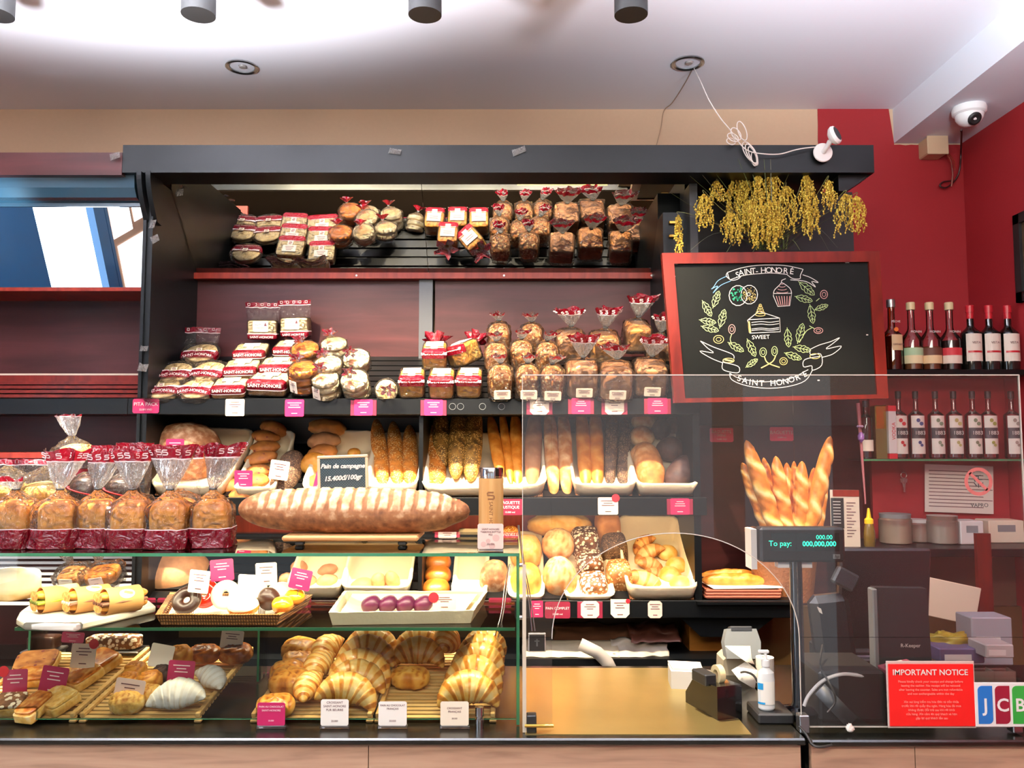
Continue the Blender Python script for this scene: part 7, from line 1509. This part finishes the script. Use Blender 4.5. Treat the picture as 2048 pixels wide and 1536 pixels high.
for i, px in enumerate((1955, 1993, 2031)):
    o, r, zs, H = bottle(px, 606, 739, 39, 3.30, gdark, None, capr, 'dark wine bottle with red foil cap and white label, %s of the three' % nth(i, 3), GB, .30, .14, zbase=zw, tall=True)
    B().lathe([(r*.36, H*.80), (r*.365, H*1.0), (0, H*1.005)], 20).put('foil', capr, o); wrap_label(o, r, H*.14, H*.56, wl, a0=-145, a1=-35); text('VISTA', .013, MT['ink'], o, T(0, -r-.0018, H*.42) @ RX(90)); wrap_label(o, r+.0006, H*.27, H*.30, capr, 'label_stripe', a0=-135, a1=-45)
GS = 'syrup bottles on the glass shelf board'
fr_c = ['#c02a30', '#3a4a7a', '#7a8a70', '#b8b070', '#7a8468', '#9a9a50', '#9a8a80']
o, r, zs, H = bottle(1739, 800, 915, 26, 3.33, gclear, None, MT['dgrey'], 'clear bottle with small white lower label, leftmost on the glass board', GS, .2, .1, zbase=zg); wrap_label(o, r, .03, .075, MT['paper'])
b = B(); b.box(-.026, -.026, 0, .026, .026, .215, bev=.004); o = thing('gift_box', 'golden metallic tall bottle box on the glass board', 'box', T(P(1765, 915, 3.35).x, 3.37, zg+.001)); b.put('body', plain('gold_foil', '#b58a3a', .25, metal=.8), o); B().box(-.027, -.027, .085, .027, .0, .0855).box(-.027, -.0275, .0, .027, -.027, .12).put('lower_band', plain('olive_band', '#6a5a2a', .5), o, smooth=False)
o = thing('gift_box', 'white tall box with red end and vertical red lettering on the glass board', 'box', T(P(1786, 915, 3.33).x, 3.34, zg+.001)); B().box(-.016, -.016, .02, .016, .016, .205, bev=.002).put('body', MT['white'], o); B().box(-.0162, -.0165, .19, .0162, .0165, .212).box(-.0162, -.0165, .0, .0162, .0165, .02).put('end_cap', MT['dot'], o); text('VODKA', .02, MT['dot'], o, T(.004, -.0175, .11) @ RX(90) @ RZ(90))
for i, px in enumerate((1807, 1842, 1882, 1919, 1957, 1989, 2036)):
    o, r, zs, H = bottle(px, 781, 915, 30, 3.33, gclear, None, MT['blackmat'], 'clear syrup bottle with white fruit label and dark number band, '+nth(i, 7)+' of seven', GS, .26, .10, zbase=zg)
    wrap_label(o, r, H*.07, H*.30, MT['paper']); wrap_label(o, r, H*.30, H*.46, MT['dgrey'], 'dark_band'); wrap_label(o, r, H*.46, H*.64, MT['paper']); text('1883', .022, MT['chalk'], o, T(0, -r-.0016, H*.38) @ RX(90))
    fm = plain('fruit_print%d' % i, fr_c[i], .5)
    b = B(); [b.lathe([(0, 0), (rr, 0)], 12, cap=False, M=T(xx, -r-.0022, zz) @ RX(90)) for xx, zz, rr in ((-.006, H*.57, .008), (.006, H*.52, .008), (-.002, H*.24, .007), (.005, H*.20, .006))]; b.put('fruit_print', fm, o, smooth=False)
# paper notice, keys, jars, boxes on the lower board
k = pxm(3.46)
t = thing('paper_notice', 'white printed paper sheet hanging on the red wall below the syrup bottles', 'paper', T(P(1918, 978, 3.455)) @ RY(2)); B().box(-68*k, -.001, -47*k, 68*k, 0, 47*k).put('sheet', MT['paper'], t, smooth=False)
b = B(); 
for i in range(11): b.box(-60*k, -.0016, (34-7*i)*k, (30+18*((i*7) % 3))*k, -.0011, (35.4-7*i)*k)
b.put('print_lines', MT['ink'], t, smooth=False)
t = thing('key_bunch', 'bunch of metal keys hanging on the red wall', 'keys', T(P(1808, 965, 3.45))); b = B(); b.tube([(.012*cos(a*pi/8), 0, .03+.012*sin(a*pi/8)) for a in range(17)], .0014, 6, cap=False); b.put('ring', MT['steel'], t)
for s, a_ in ((1, 8), (-1, -10)): B().box(-.008, -.001, -.0, .008, .001, .018, bev=.001).box(-.003, -.001, -.04, .003, .001, 0).put('key', MT['steel'], t, T(.004*s, -.002*s, 0) @ RY(a_))
def jar(px, wp, hp, Y, lab, bodym, lidm, content=None):
    k = pxm(Y); p = P(px, 1098, Y); t = thing('storage_jar', lab, 'jar', T(p.x, Y, zk+.001), 'jars and tubs on the lower board'); r, h = wp/2*k, hp*k
    B().lathe([(r*.9, 0), (r, .004), (r, h*.8), (r*.9, h*.86)], 28, cap=False).put('body', bodym, t); B().lathe([(r*.92, h*.86), (r*.95, h), (0, h)], 28).put('lid', lidm, t)
    if content: B().lathe([(0, .003), (r*.93, .003), (r*.93, h*.6), (0, h*.6)], 24).put('content', content, t)
tubm = film('frosted_tub', (.9, .88, .85, 1), .05, .2, milk=.45, milkcol=C('#cdbfae'))
jar(1792, 62, 58, 3.3, 'frosted tub with folded papers, left on the lower board', tubm, MT['grey'], MT['cream_card']); jar(1838, 46, 44, 3.35, 'cream tub beside the first frosted tub', tubm, MT['white'], MT['rose']); jar(1886, 60, 54, 3.3, 'large frosted tub left of the white box', tubm, tubm, MT['paper'])
for px, w_, h_, Y, lab, m_ in ((1946, 46, 46, 3.25, 'white carton with grey label on the lower board', 'white'), (2015, 70, 44, 3.3, 'cream carton at the right end of the lower board', 'cream_card')):
    k = pxm(Y); p = P(px, 1098, Y); t = thing('carton', lab, 'box', T(p.x, Y, zk+.001)); B().box(-w_/2*k, 0, 0, w_/2*k, .10, h_*k, bev=.003).put('body', MT[m_], t); B().box(-w_/4*k, -.0008, h_*k*.5, w_/4*k, 0, h_*k*.8).put('label', MT['grey'], t, smooth=False)
t = thing('squeeze_bottle', 'honey squeeze bottle with yellow cap beside the menu card', 'bottle', T(P(1744, 1098, 3.15).x, 3.17, zk+.001)); k = pxm(3.15)
B().lathe([(.018, 0), (.021, .006), (.021, .05), (.018, .075), (.015, .088)], 24).put('body', plain('honey', '#5c4a1a', .2, coat=.5), t); B().lathe([(.016, .088), (.016, .104), (.009, .110), (.004, .145), (.0, .147)], 20).put('cap', plain('yellow_cap', '#e3b81e', .4), t)
# menu card and purple beaded pick
t = thing('menu_card', 'upright menu card with red header, dark left page and cream right page', 'menu', T(P(1692, 1096, 2.6)) @ RZ(-14)); k = pxm(2.6)
B().box(-27*k, 0, 0, 27*k, .003, 114*k).put('card', MT['cream_card'], t, smooth=False); B().box(-26*k, -.001, 38*k, -2*k, 0, 98*k).put('dark_page', MT['blackmat'], t, smooth=False); B().box(-22*k, -.001, 101*k, 27*k, 0, 114*k).put('header', MT['redwood'], t, smooth=False)
b = B()
for i in range(12): b.box(3*k, -.0008, (88-6*i)*k, (20-(i % 3)*4)*k, -.0002, (89.5-6*i)*k)
for i in range(8): b.box(-22*k, -.0016, (90-6*i)*k, (-8)*k, -.0011, (91.5-6*i)*k, 1)
b.put('print', [MT['ink'], MT['chalk']], t, smooth=False)
t = thing('beaded_pick', 'long pink hair stick with purple flower bead hanging at the board edge', 'ornament', T(0, 0, 0)); pk = plain('dusty_pink_stick', '#b5707a', .5); pp = plain('purple_bead', '#9a6fc0', .2, coat=.5)
B().tube([P(1716, 806, 3.30), P(1720, 860, 3.3), P(1731, 1008, 3.3)], [.008, .007, .003], 8).put('stick', pk, t); B().lathe([(0, -.02), (.012, -.006), (.013, .008), (.006, .022), (0, .024)], 16).put('bead', pp, t, T(P(1722, 876, 3.285)))
b = B(); [b.lathe([(0, -.006), (.006, 0), (0, .006)], 10, M=T(.009*cos(a_), .009*sin(a_), 0)) for a_ in (0, 1.05, 2.1, 3.15, 4.2, 5.25)]; b.put('flower', plain('lilac_flower', '#cdb2dc', .4), t, T(P(1720, 853, 3.285)))
# ================================================================== counter equipment
def on(px, py, z=CT): return PZ(px, py, z)
# customer display on a pole
yd = 2.20; k = pxm(yd); pb = Vector((ray(1603, 1300).x*2.19, 2.22, CT))
t = thing('customer_display', 'black customer price display on a pole reading To pay', 'display', T(pb))
ztop = zat(1124, 2.2)-CT; B().lathe([(.05, 0), (.052, .01), (.02, .02), (.0165, .03), (.0165, ztop)], 32).put('pole', plain('black_pole', '#0d1016', .18, coat=.6), t)
dw, dh = 168*k, 68*k; c = P(1606, 1090, yd)-pb
db = B().box(-dw/2, 0, -dh/2, dw/2, .05, dh/2, bev=.006).put('housing', MT['plastic'], t, T(c)); B().box(-dw/2+.028, -.001, -dh*.18, dw/2-.016, 0, dh*.34).put('screen', plain('dark_screen', '#04110f', .1), db, smooth=False)
grn = plain('green_digits', '#20d0a0', .5, emit='#1fe0a8', es=2.2)
text('To pay:', 15*k, grn, db, T(-dw*.27, -.0016, dh*.04) @ RX(90)); text('000,000,000', 13.5*k, grn, db, T(dw*.19, -.0016, dh*.03) @ RX(90), bold=.0003); text('000.00', 12*k, grn, db, T(dw*.25, -.0016, dh*.22) @ RX(90))
lg = B().box(-7*k, -.0012, -4.5*k, 7*k, 0, 4.5*k, bev=.0004).put('brand_plate', MT['grey'], db, T(dw*.39, 0, -dh*.33)); text('hp', 9*k, MT['blackmat'], db, T(dw*.39, -.0016, -dh*.33) @ RX(90), shear=.3)
B().prism([(-.085*1, -.012), (-.07, -.012), (-.07, .045), (-.085, .045)], -.06, .045).put('side_bracket', MT['white'], db, T(-.046, .03, -.006)); B().box(-.06, .01, -.062, .03, .04, -.048).put('cable_cover', MT['white'], db, T(0, .01, 0))
# card terminal, papers, tape dispenser, hand gel
p = on(1468, 1332); t = thing('card_terminal', 'grey card payment terminal seen from behind on the counter', 'card terminal', T(p.x, 2.58, CT) @ RX(0)); k = pxm(2.58)
B().prism([(-.062, 0), (.062, 0), (.06, .045), (.045, .058), (-.045, .058), (-.06, .045)], 0, .085, M=Matrix(((1, 0, 0, 0), (0, 0, 1, 0), (0, 1, 0, 0), (0, 0, 0, 1)))).put('base', plain('warm_grey_plastic', '#a39a86', .4), t)
B().prism([(-.052, 0), (.052, 0), (.056, .05), (.046, .088), (-.044, .088), (-.056, .05)], 0, .04, M=Matrix(((1, 0, 0, 0), (0, 0, 1, 0), (0, 1, 0, 0), (0, 0, 0, 1)))).put('head', MT['grey'], t, T(0, -.01, .052) @ RX(-15)); B().box(-.034, -.006, .078, .034, .03, .094, bev=.003).put('paper_slot', MT['dgrey'], t, T(0, -.005, .052) @ RX(-15)); B().lathe([(0, 0), (.006, 0), (.006, .004), (0, .004)], 12).put('button', MT['blackmat'], t, T(0, -.012, .070) @ RX(90))
p = on(1378, 1380); t = thing('paper_stack', 'bright white stack of torn paper slips on the counter', 'paper', T(p.x, p.y, CT+.001) @ RZ(-8))
b = B(); b.prism([(-.05, .0), (.035, 0), (.046, .03), (.036, .10), (-.035, .10), (-.055, .085), (-.052, .03)], 0, .05); b.prism([(-.045, .01), (.04, .005), (.04, .09), (-.055, .095)], .0505, .056); b.put('slips', MT['paper'], t, smooth=False)
p = on(1458, 1437); t = thing('tape_dispenser', 'black tape dispenser with a cream tape roll on the counter', 'tape dispenser', T(p.x, p.y-.01, CT) @ RZ(18)); 
B().prism([(-.0, 0), (.16, 0), (.16, .03), (.12, .075), (.0, .085)], -.036, .036, M=Matrix(((0, 0, 1, 0), (1, 0, 0, 0), (0, 1, 0, 0), (0, 0, 0, 1)))).put('body', plain('glossy_black', '#101010', .15, coat=.5), t)
B().box(-.034, .0, .085, -.0, .07, .115, bev=.003).put('knob_box', MT['blackmat'], t, T(-.012, .04, -.01)); B().lathe([(.024, -.008), (.024, .008), (.012, .008), (.012, -.008), (.024, -.008)], 28, cap=False).put('tape_roll', plain('cream_tape', '#d8c79a', .4), t, T(.002, .055, .1) @ RY(90))
p = on(1500, 1385); t = thing('receipt', 'white receipt paper curling beside the tape dispenser', 'paper', T(p.x, p.y+.03, CT+.001)); b = B(); b.strip([(0, -.0, .012), (.002, .03, .045), (0, .05, .085), (0, .09, .10)], .075, (0, 1, 1)); b.put('sheet', MT['paper'], t).modifiers.new('thickness', 'SOLIDIFY').thickness = .001
p = on(1420, 1378); t = thing('small_bag', 'thin clear packet leaning beside the tape dispenser', 'packet', T(p.x, p.y, CT+.001)); b = B(); b.add([(-.03, 0, 0), (.03, 0, 0), (.035, .02, .045), (-.02, .02, .05)], [(0, 1, 2, 3)]); b.put('packet_film', tubm, t, smooth=False).modifiers.new('thickness', 'SOLIDIFY').thickness = .004
p = on(1556, 1452); t = thing('black_stand', 'flat black stand under the hand gel bottle', 'stand', T(p.x, p.y+.01, CT)); B().box(-.045, 0, 0, .045, .11, .026, bev=.004).put('body', MT['blackmat'], t)
t2 = thing('hand_gel_bottle', 'white hand gel pump bottle with blue print on the black stand', 'bottle', T(p.x-.014, p.y+.045, CT+.027)); k = pxm(2.2)
B().lathe([(.018, 0), (.021, .004), (.022, .075), (.020, .092), (.009, .104), (.009, .110)], 32).put('body', plain('translucent_white', '#e8eaea', .25, coat=.3), t2, S_(1, .7, 1)); B().lathe([(.011, .108), (.011, .124), (.004, .126), (.004, .140), (0, .141)], 20).box(-.018, -.005, .140, .009, .005, .148, bev=.002).put('pump', MT['white'], t2)
wrap_label(t2, .0224, .015, .072, MT['paper'], 'label', -140, -40).scale = (1, .72, 1); b = B(); b.box(-.0225, -.0, .05, -.006, .0, .068); o = wrap_label(t2, .0230, .052, .068, plain('blue_print', '#1f8fc8', .5), 'blue_print', -165, -120); o.scale = (1, .74, 1); o = wrap_label(t2, .0230, .016, .021, bpy.data.materials['blue_print'], 'blue_print', -165, -110); o.scale = (1, .74, 1)
p = on(1535, 1350); t = thing('thermal_roll', 'upright white paper roll behind the hand gel bottle', 'paper roll', T(ray(1530, 1330).x*2.5, 2.5, CT)); B().lathe([(.026, 0), (.026, .075), (.010, .075), (.010, .05)], 28).put('roll', MT['paper'], t)
b = B(); b.tube(smooth_pts([on(1482, 1345, CT+.05), P(1492, 1344, 2.3), P(1508, 1352, 2.28), P(1522, 1378, 2.27), P(1530, 1400, 2.26), on(1536, 1412, CT+.004)]), .003, 6); b.put('black_lead', MT['blackmat'], label='black lead curving from the card terminal to the counter', cat='cable')
# little black sign on the post
t = thing('small_sign', 'small square black sign with white cross emblem hanging by the acrylic post', 'sign', T(P(1074, 1284, 2.10))); k = pxm(2.1); B().box(-17*k, 0, -19*k, 17*k, .004, 17*k, bev=.001).put('plate', MT['paper'], t); B().box(-15*k, -.001, -17*k, 15*k, 0, 14*k).put('face', MT['blackmat'], t, smooth=False)
b = B(); b.box(-1.5*k, -.002, -8*k, 1.5*k, -.001, 6*k).box(-5*k, -.002, 1*k, 5*k, -.001, 3*k); b.put('cross', MT['grey'], t, smooth=False)
# tills behind the screen
t = thing('till_monitor', 'large black touch screen till seen from behind through the acrylic screen', 'monitor', T(P(1750, 1210, 2.5)-Vector((0, 0, 0)))); k = pxm(2.5)
B().box(-70*k, 0, -118*k, 108*k, .03, 112*k, bev=.006).put('back_shell', MT['plastic'], t, RX(8)); B().box(-128*k, -.02, -110*k, -50*k, .04, 30*k, bev=.02).put('hinge_block', MT['plastic'], t, RY(-6)); B().box(-40*k, -.03, -150*k, 20*k, .04, -100*k, bev=.004).put('neck', MT['plastic'], t)
B().box(-108*k, -.026, 20*k, -62*k, .0, 55*k, bev=.006).put('card_reader', MT['dgrey'], t, RY(28) @ T(.01, 0, -.03)); B().box(-60*k, -.01, -230*k, 60*k, .16, -170*k, bev=.005).put('foot', MT['blackmat'], t)
b = B(); b.add([(0, 0, 0), (.012, 0, -.006), (.016, 0, -.022), (.006, 0, -.016)], [(0, 1, 2, 3)]); b.put('white_sticker', MT['paper'], t, T(-120*k, -.024, 0*k), smooth=False)
t = thing('till_terminal', 'dark grey till terminal panel with white lettering beside the pink card box', 'till', T(P(1805, 1310, 2.28))); k = pxm(2.28)
B().prism([(-52*k, -100*k), (60*k, -100*k), (52*k, 128*k), (-50*k, 130*k)], 0, .03, M=Matrix(((1, 0, 0, 0), (0, 0, 1, 0), (0, 1, 0, 0), (0, 0, 0, 1)))).put('panel', MT['dgrey'], t); B().box(-56*k, -.004, -98*k, -46*k, .03, 128*k, bev=.003).put('side_edge', MT['grey'], t); text('R-Keeper', 10*k, MT['chalk'], t, T(16*k, -.001, 18*k) @ RX(90))
t = thing('receipt_printer', 'black receipt printer with grey front under the till monitor', 'printer', T(on(1690, 1350).x, 2.50, CT-.004)); B().box(-.09, 0, 0, .09, .14, .10, bev=.008).put('body', MT['blackmat'], t); B().box(-.05, -.012, .05, .05, .0, .085, bev=.003).put('grey_front', plain('mauve_grey', '#6c6470', .5), t)
B().box(-.12, -.03, .10, -.085, .0, .13, bev=.003).put('scanner_head', MT['paper'], t, RY(-25) @ T(.04, 0, -.02)); B().box(-.12, .02, .105, .02, .13, .135, bev=.004).put('paper_pile', plain('grey_beige_papers', '#8b8468', .6), t, T(.05, 0, .0))
t = thing('cash_box', 'low black box under the till, left of the red notice', 'box', T(on(1718, 1452, CT-.004).x, 2.17, CT-.004)); B().box(-.085, 0, 0, .085, .2, .125, bev=.006).put('body', MT['blackmat'], t)
b = B(); a_ = on(1655, 1385, CT+.07); q = on(1712, 1448, CT+.003); b.strip([P(1640, 1378, 2.15), P(1705, 1445, 2.13)], .036, (0, -1, 0)); o = b.put('grey_strap', plain('slate_plastic_bar', '#3b4248', .4), label='slate grey flat plastic bar lying diagonally left of the cash box', cat='bar'); o.modifiers.new('thickness', 'SOLIDIFY').thickness = .006
b = B(); b.tube(smooth_pts([P(1608, 1412, 2.16), P(1618, 1390, 2.16), P(1645, 1362, 2.16), P(1680, 1349, 2.16), P(1712, 1350, 2.17), P(1745, 1356, 2.18)]), [.0045]*31, 8); b.put('white_cable', MT['white'], label='thick white cable arching over the black box behind the screen', cat='cable')
b = B(); b.tube(smooth_pts([P(1645, 1290, 2.3), P(1640, 1330, 2.2), P(1655, 1360, 2.15), P(1668, 1385, 2.13), P(1670, 1405, 2.13), P(1655, 1425, 2.13)]), .0028, 6); b.put('black_cable', MT['blackmat'], label='thin black cable looping under the till monitor', cat='cable')
b = B(); b.tube(smooth_pts([P(1598, 1452, 2.05), P(1612, 1468, 2.04), P(1624, 1488, 2.028), P(1640, 1494, 2.022), P(1664, 1490, 2.03)]), .003, 6); b.put('counter_cable', MT['blackmat'], label='black cable running over the gap between the two counters', cat='cable')
# red notice
t = thing('notice_sign', 'red IMPORTANT NOTICE sign in a clear holder on the till counter', 'sign', T(P(1866, 1453, 2.065)-Vector((0, 0, 0)))); k = pxm(2.1); redn = plain('notice_red', '#e8211d', .4, emit=None)
B().box(-82*k, 0, 0, 82*k, .003, 117*k, bev=.001).put('sheet', redn, t); B().box(-85*k, .0032, -4*k, 85*k, .0055, 122*k, bev=.001).put('clear_holder', plain('clear_edge_plastic', '#c9b8b0', .2), t)
text('IMPORTANT NOTICE', 15.2*k, MT['chalk'], t, T(-2*k, -.001, 101*k) @ RX(90), bold=.0002)
NT = ['Please kindly check your receipt and change before', 'leaving the cashier. No receipt will be reissued', 'after leaving the counter. Sales are non refundable', 'and non exchangeable within the day', '', 'Xin vui lòng kiểm tra hóa đơn và tiền thừa', 'trước khi rời quầy thu ngân. Hàng hóa đã mua', 'không được đổi trả sau khi rời khỏi', 'cửa hàng. Xin cảm ơn quý khách và hẹn', 'gặp lại quý khách lần sau']
for i, s in enumerate(NT):
    if s: text(s, 6.0*k, plain('pale_red_print', '#ff9d90', .5) if 'pale_red_print' not in bpy.data.materials else bpy.data.materials['pale_red_print'], t, T(-2*k, -.001, (84-7.6*i)*k) @ RX(90))
# card logo sign
t = thing('card_logo_sign', 'white sign with blue, dark red and green lettered card logo', 'sign', T(P(2008, 1454, 2.065))); B().box(-54*k, 0, 0, 54*k, .004, 83*k, bev=.001).put('plate', MT['white'], t)
for i, (c_, ch) in enumerate((('#1e6fc0', 'J'), ('#8c1a2e', 'C'), ('#2f9a3a', 'B'))):
    x0_ = (-48+33*i)*k; b = B(); n = 10; w_ = 28*k; h0, h1 = 6*k, 77*k; r_ = 9*k; poly = [(x0_, h0), (x0_+w_-r_, h0)]+[(x0_+w_-r_+r_*sin(a*pi/2/n), h0+r_-r_*cos(a*pi/2/n)) for a in range(n+1)]+[(x0_+w_, h1), (x0_+r_, h1)]+[(x0_+r_-r_*sin(a*pi/2/n), h1-r_+r_*cos(a*pi/2/n)) for a in range(n+1)]
    b.prism(poly, -.001, -.0002, M=Matrix(((1, 0, 0, 0), (0, 0, 1, 0), (0, 1, 0, 0), (0, 0, 0, 1)))); b.put('colour_bar', plain('logo_%s' % ch.lower(), c_, .4), t, smooth=False); text(ch, 34*k, MT['white'], t, T(x0_+w_/2, -.0018, 40*k) @ RX(90), bold=.0008)
# boxes and holders behind the signs
t = thing('card_box', 'open dusty pink card box behind the red notice', 'box', T(P(1808, 1345, 2.16)-Vector((0, 0, .02)))); B().box(-.04, 0, -.03, .04, .05, .035, bev=.002).put('body', plain('dusty_pink_card', '#a0485c', .6), t, RY(-12)); B().box(-.03, -.001, .03, .012, .02, .045).put('white_cards', MT['paper'], t, RY(-12))
t = thing('leaflet_holder', 'clear two pocket leaflet holder behind the card logo sign', 'holder', T(P(1990, 1375, 2.16)-Vector((0, 0, .04)))); B().box(-.055, 0, 0, .055, .002, .08).box(-.055, 0, 0, -.053, .04, .08).box(-.001, 0, 0, .001, .04, .08).box(.053, 0, 0, .055, .04, .08).put('pocket', tubm, t, smooth=False); B().box(-.05, .01, .0, .05, .03, .07).put('leaflets', MT['grey'], t, smooth=False)
for px, py, w_, h_, Y, c_, lab in ((1925, 1312, 88, 28, 2.35, '#5d5578', 'flat violet grey box stacked behind the red notice'), (2000, 1303, 56, 26, 2.3, '#c7c3c4', 'white and blue small box at the right behind the signs'), (1985, 1283, 80, 92, 2.5, '#a9adb8', 'pale grey tray standing at the right behind the screen')):
    t = thing('small_box', lab, 'box', T(P(px, py, Y))); k2 = pxm(Y); B().box(-w_/2*k2, 0, -h_/2*k2, w_/2*k2, .09, h_/2*k2, bev=.003).put('body', plain('box_'+c_[1:], c_, .5), t); B().box(-w_*.4*k2, -.001, -h_*.3*k2, w_*.2*k2, 0, h_*.1*k2).put('label', MT['white'], t, smooth=False)
b = B(); V = []; 
o = put('yellow_bag', blob('ybag', plain('yellow_plastic_bag', '#a8922a', .35), .062, .05, .036, .8, .9, .35, 2.6, 3, lambda *a: .5, .6), T(P(1898, 1285, 2.45)-Vector((0, 0, .03))), None, 'crumpled yellow plastic bag behind the till terminal', 'bag')
t = thing('support_box', 'brown carton supporting the boxes behind the till screen', 'box', T(P(1930, 1400, 2.5)-Vector((0, 0, .0)))); B().box(-.16, 0, CT-.004-P(1930, 1400, 2.5).z, .14, .15, P(1930, 1330, 2.5).z-P(1930, 1400, 2.5).z-.01, bev=.003).put('body', plain('brown_carton', '#4a2a1c', .6), t)
t = thing('white_folder', 'large slanted cream folder leaning behind the tills', 'folder', T(P(1895, 1200, 2.95))); k2 = pxm(2.95); B().box(-62*k2, 0, -38*k2, 62*k2, .012, 36*k2, bev=.002).put('cover', MT['cream_card'], t, RY(12))
t = thing('wooden_post', 'dark wooden board standing behind the tills at the right', 'board', T(P(1972, 1180, 3.0))); k2 = pxm(3.0); B().box(-14*k2, 0, -1.1+.0, 14*k2, .02, 110*k2).put('board', MT['frame'], t, smooth=False)
b = B(); b.prism([(-.012, 0), (.012, 0), (.006, .03), (-.004, .032)], 0, .01); o = put('crumpled_tape', blob('ctape', MT['paper'], .009, .006, .012, 1, 1, .4, 3, 2), T(P(1700, 1458, 2.07)-Vector((0, 0, .008))), None, 'crumpled bit of white tape at the lower screen edge', 'tape')
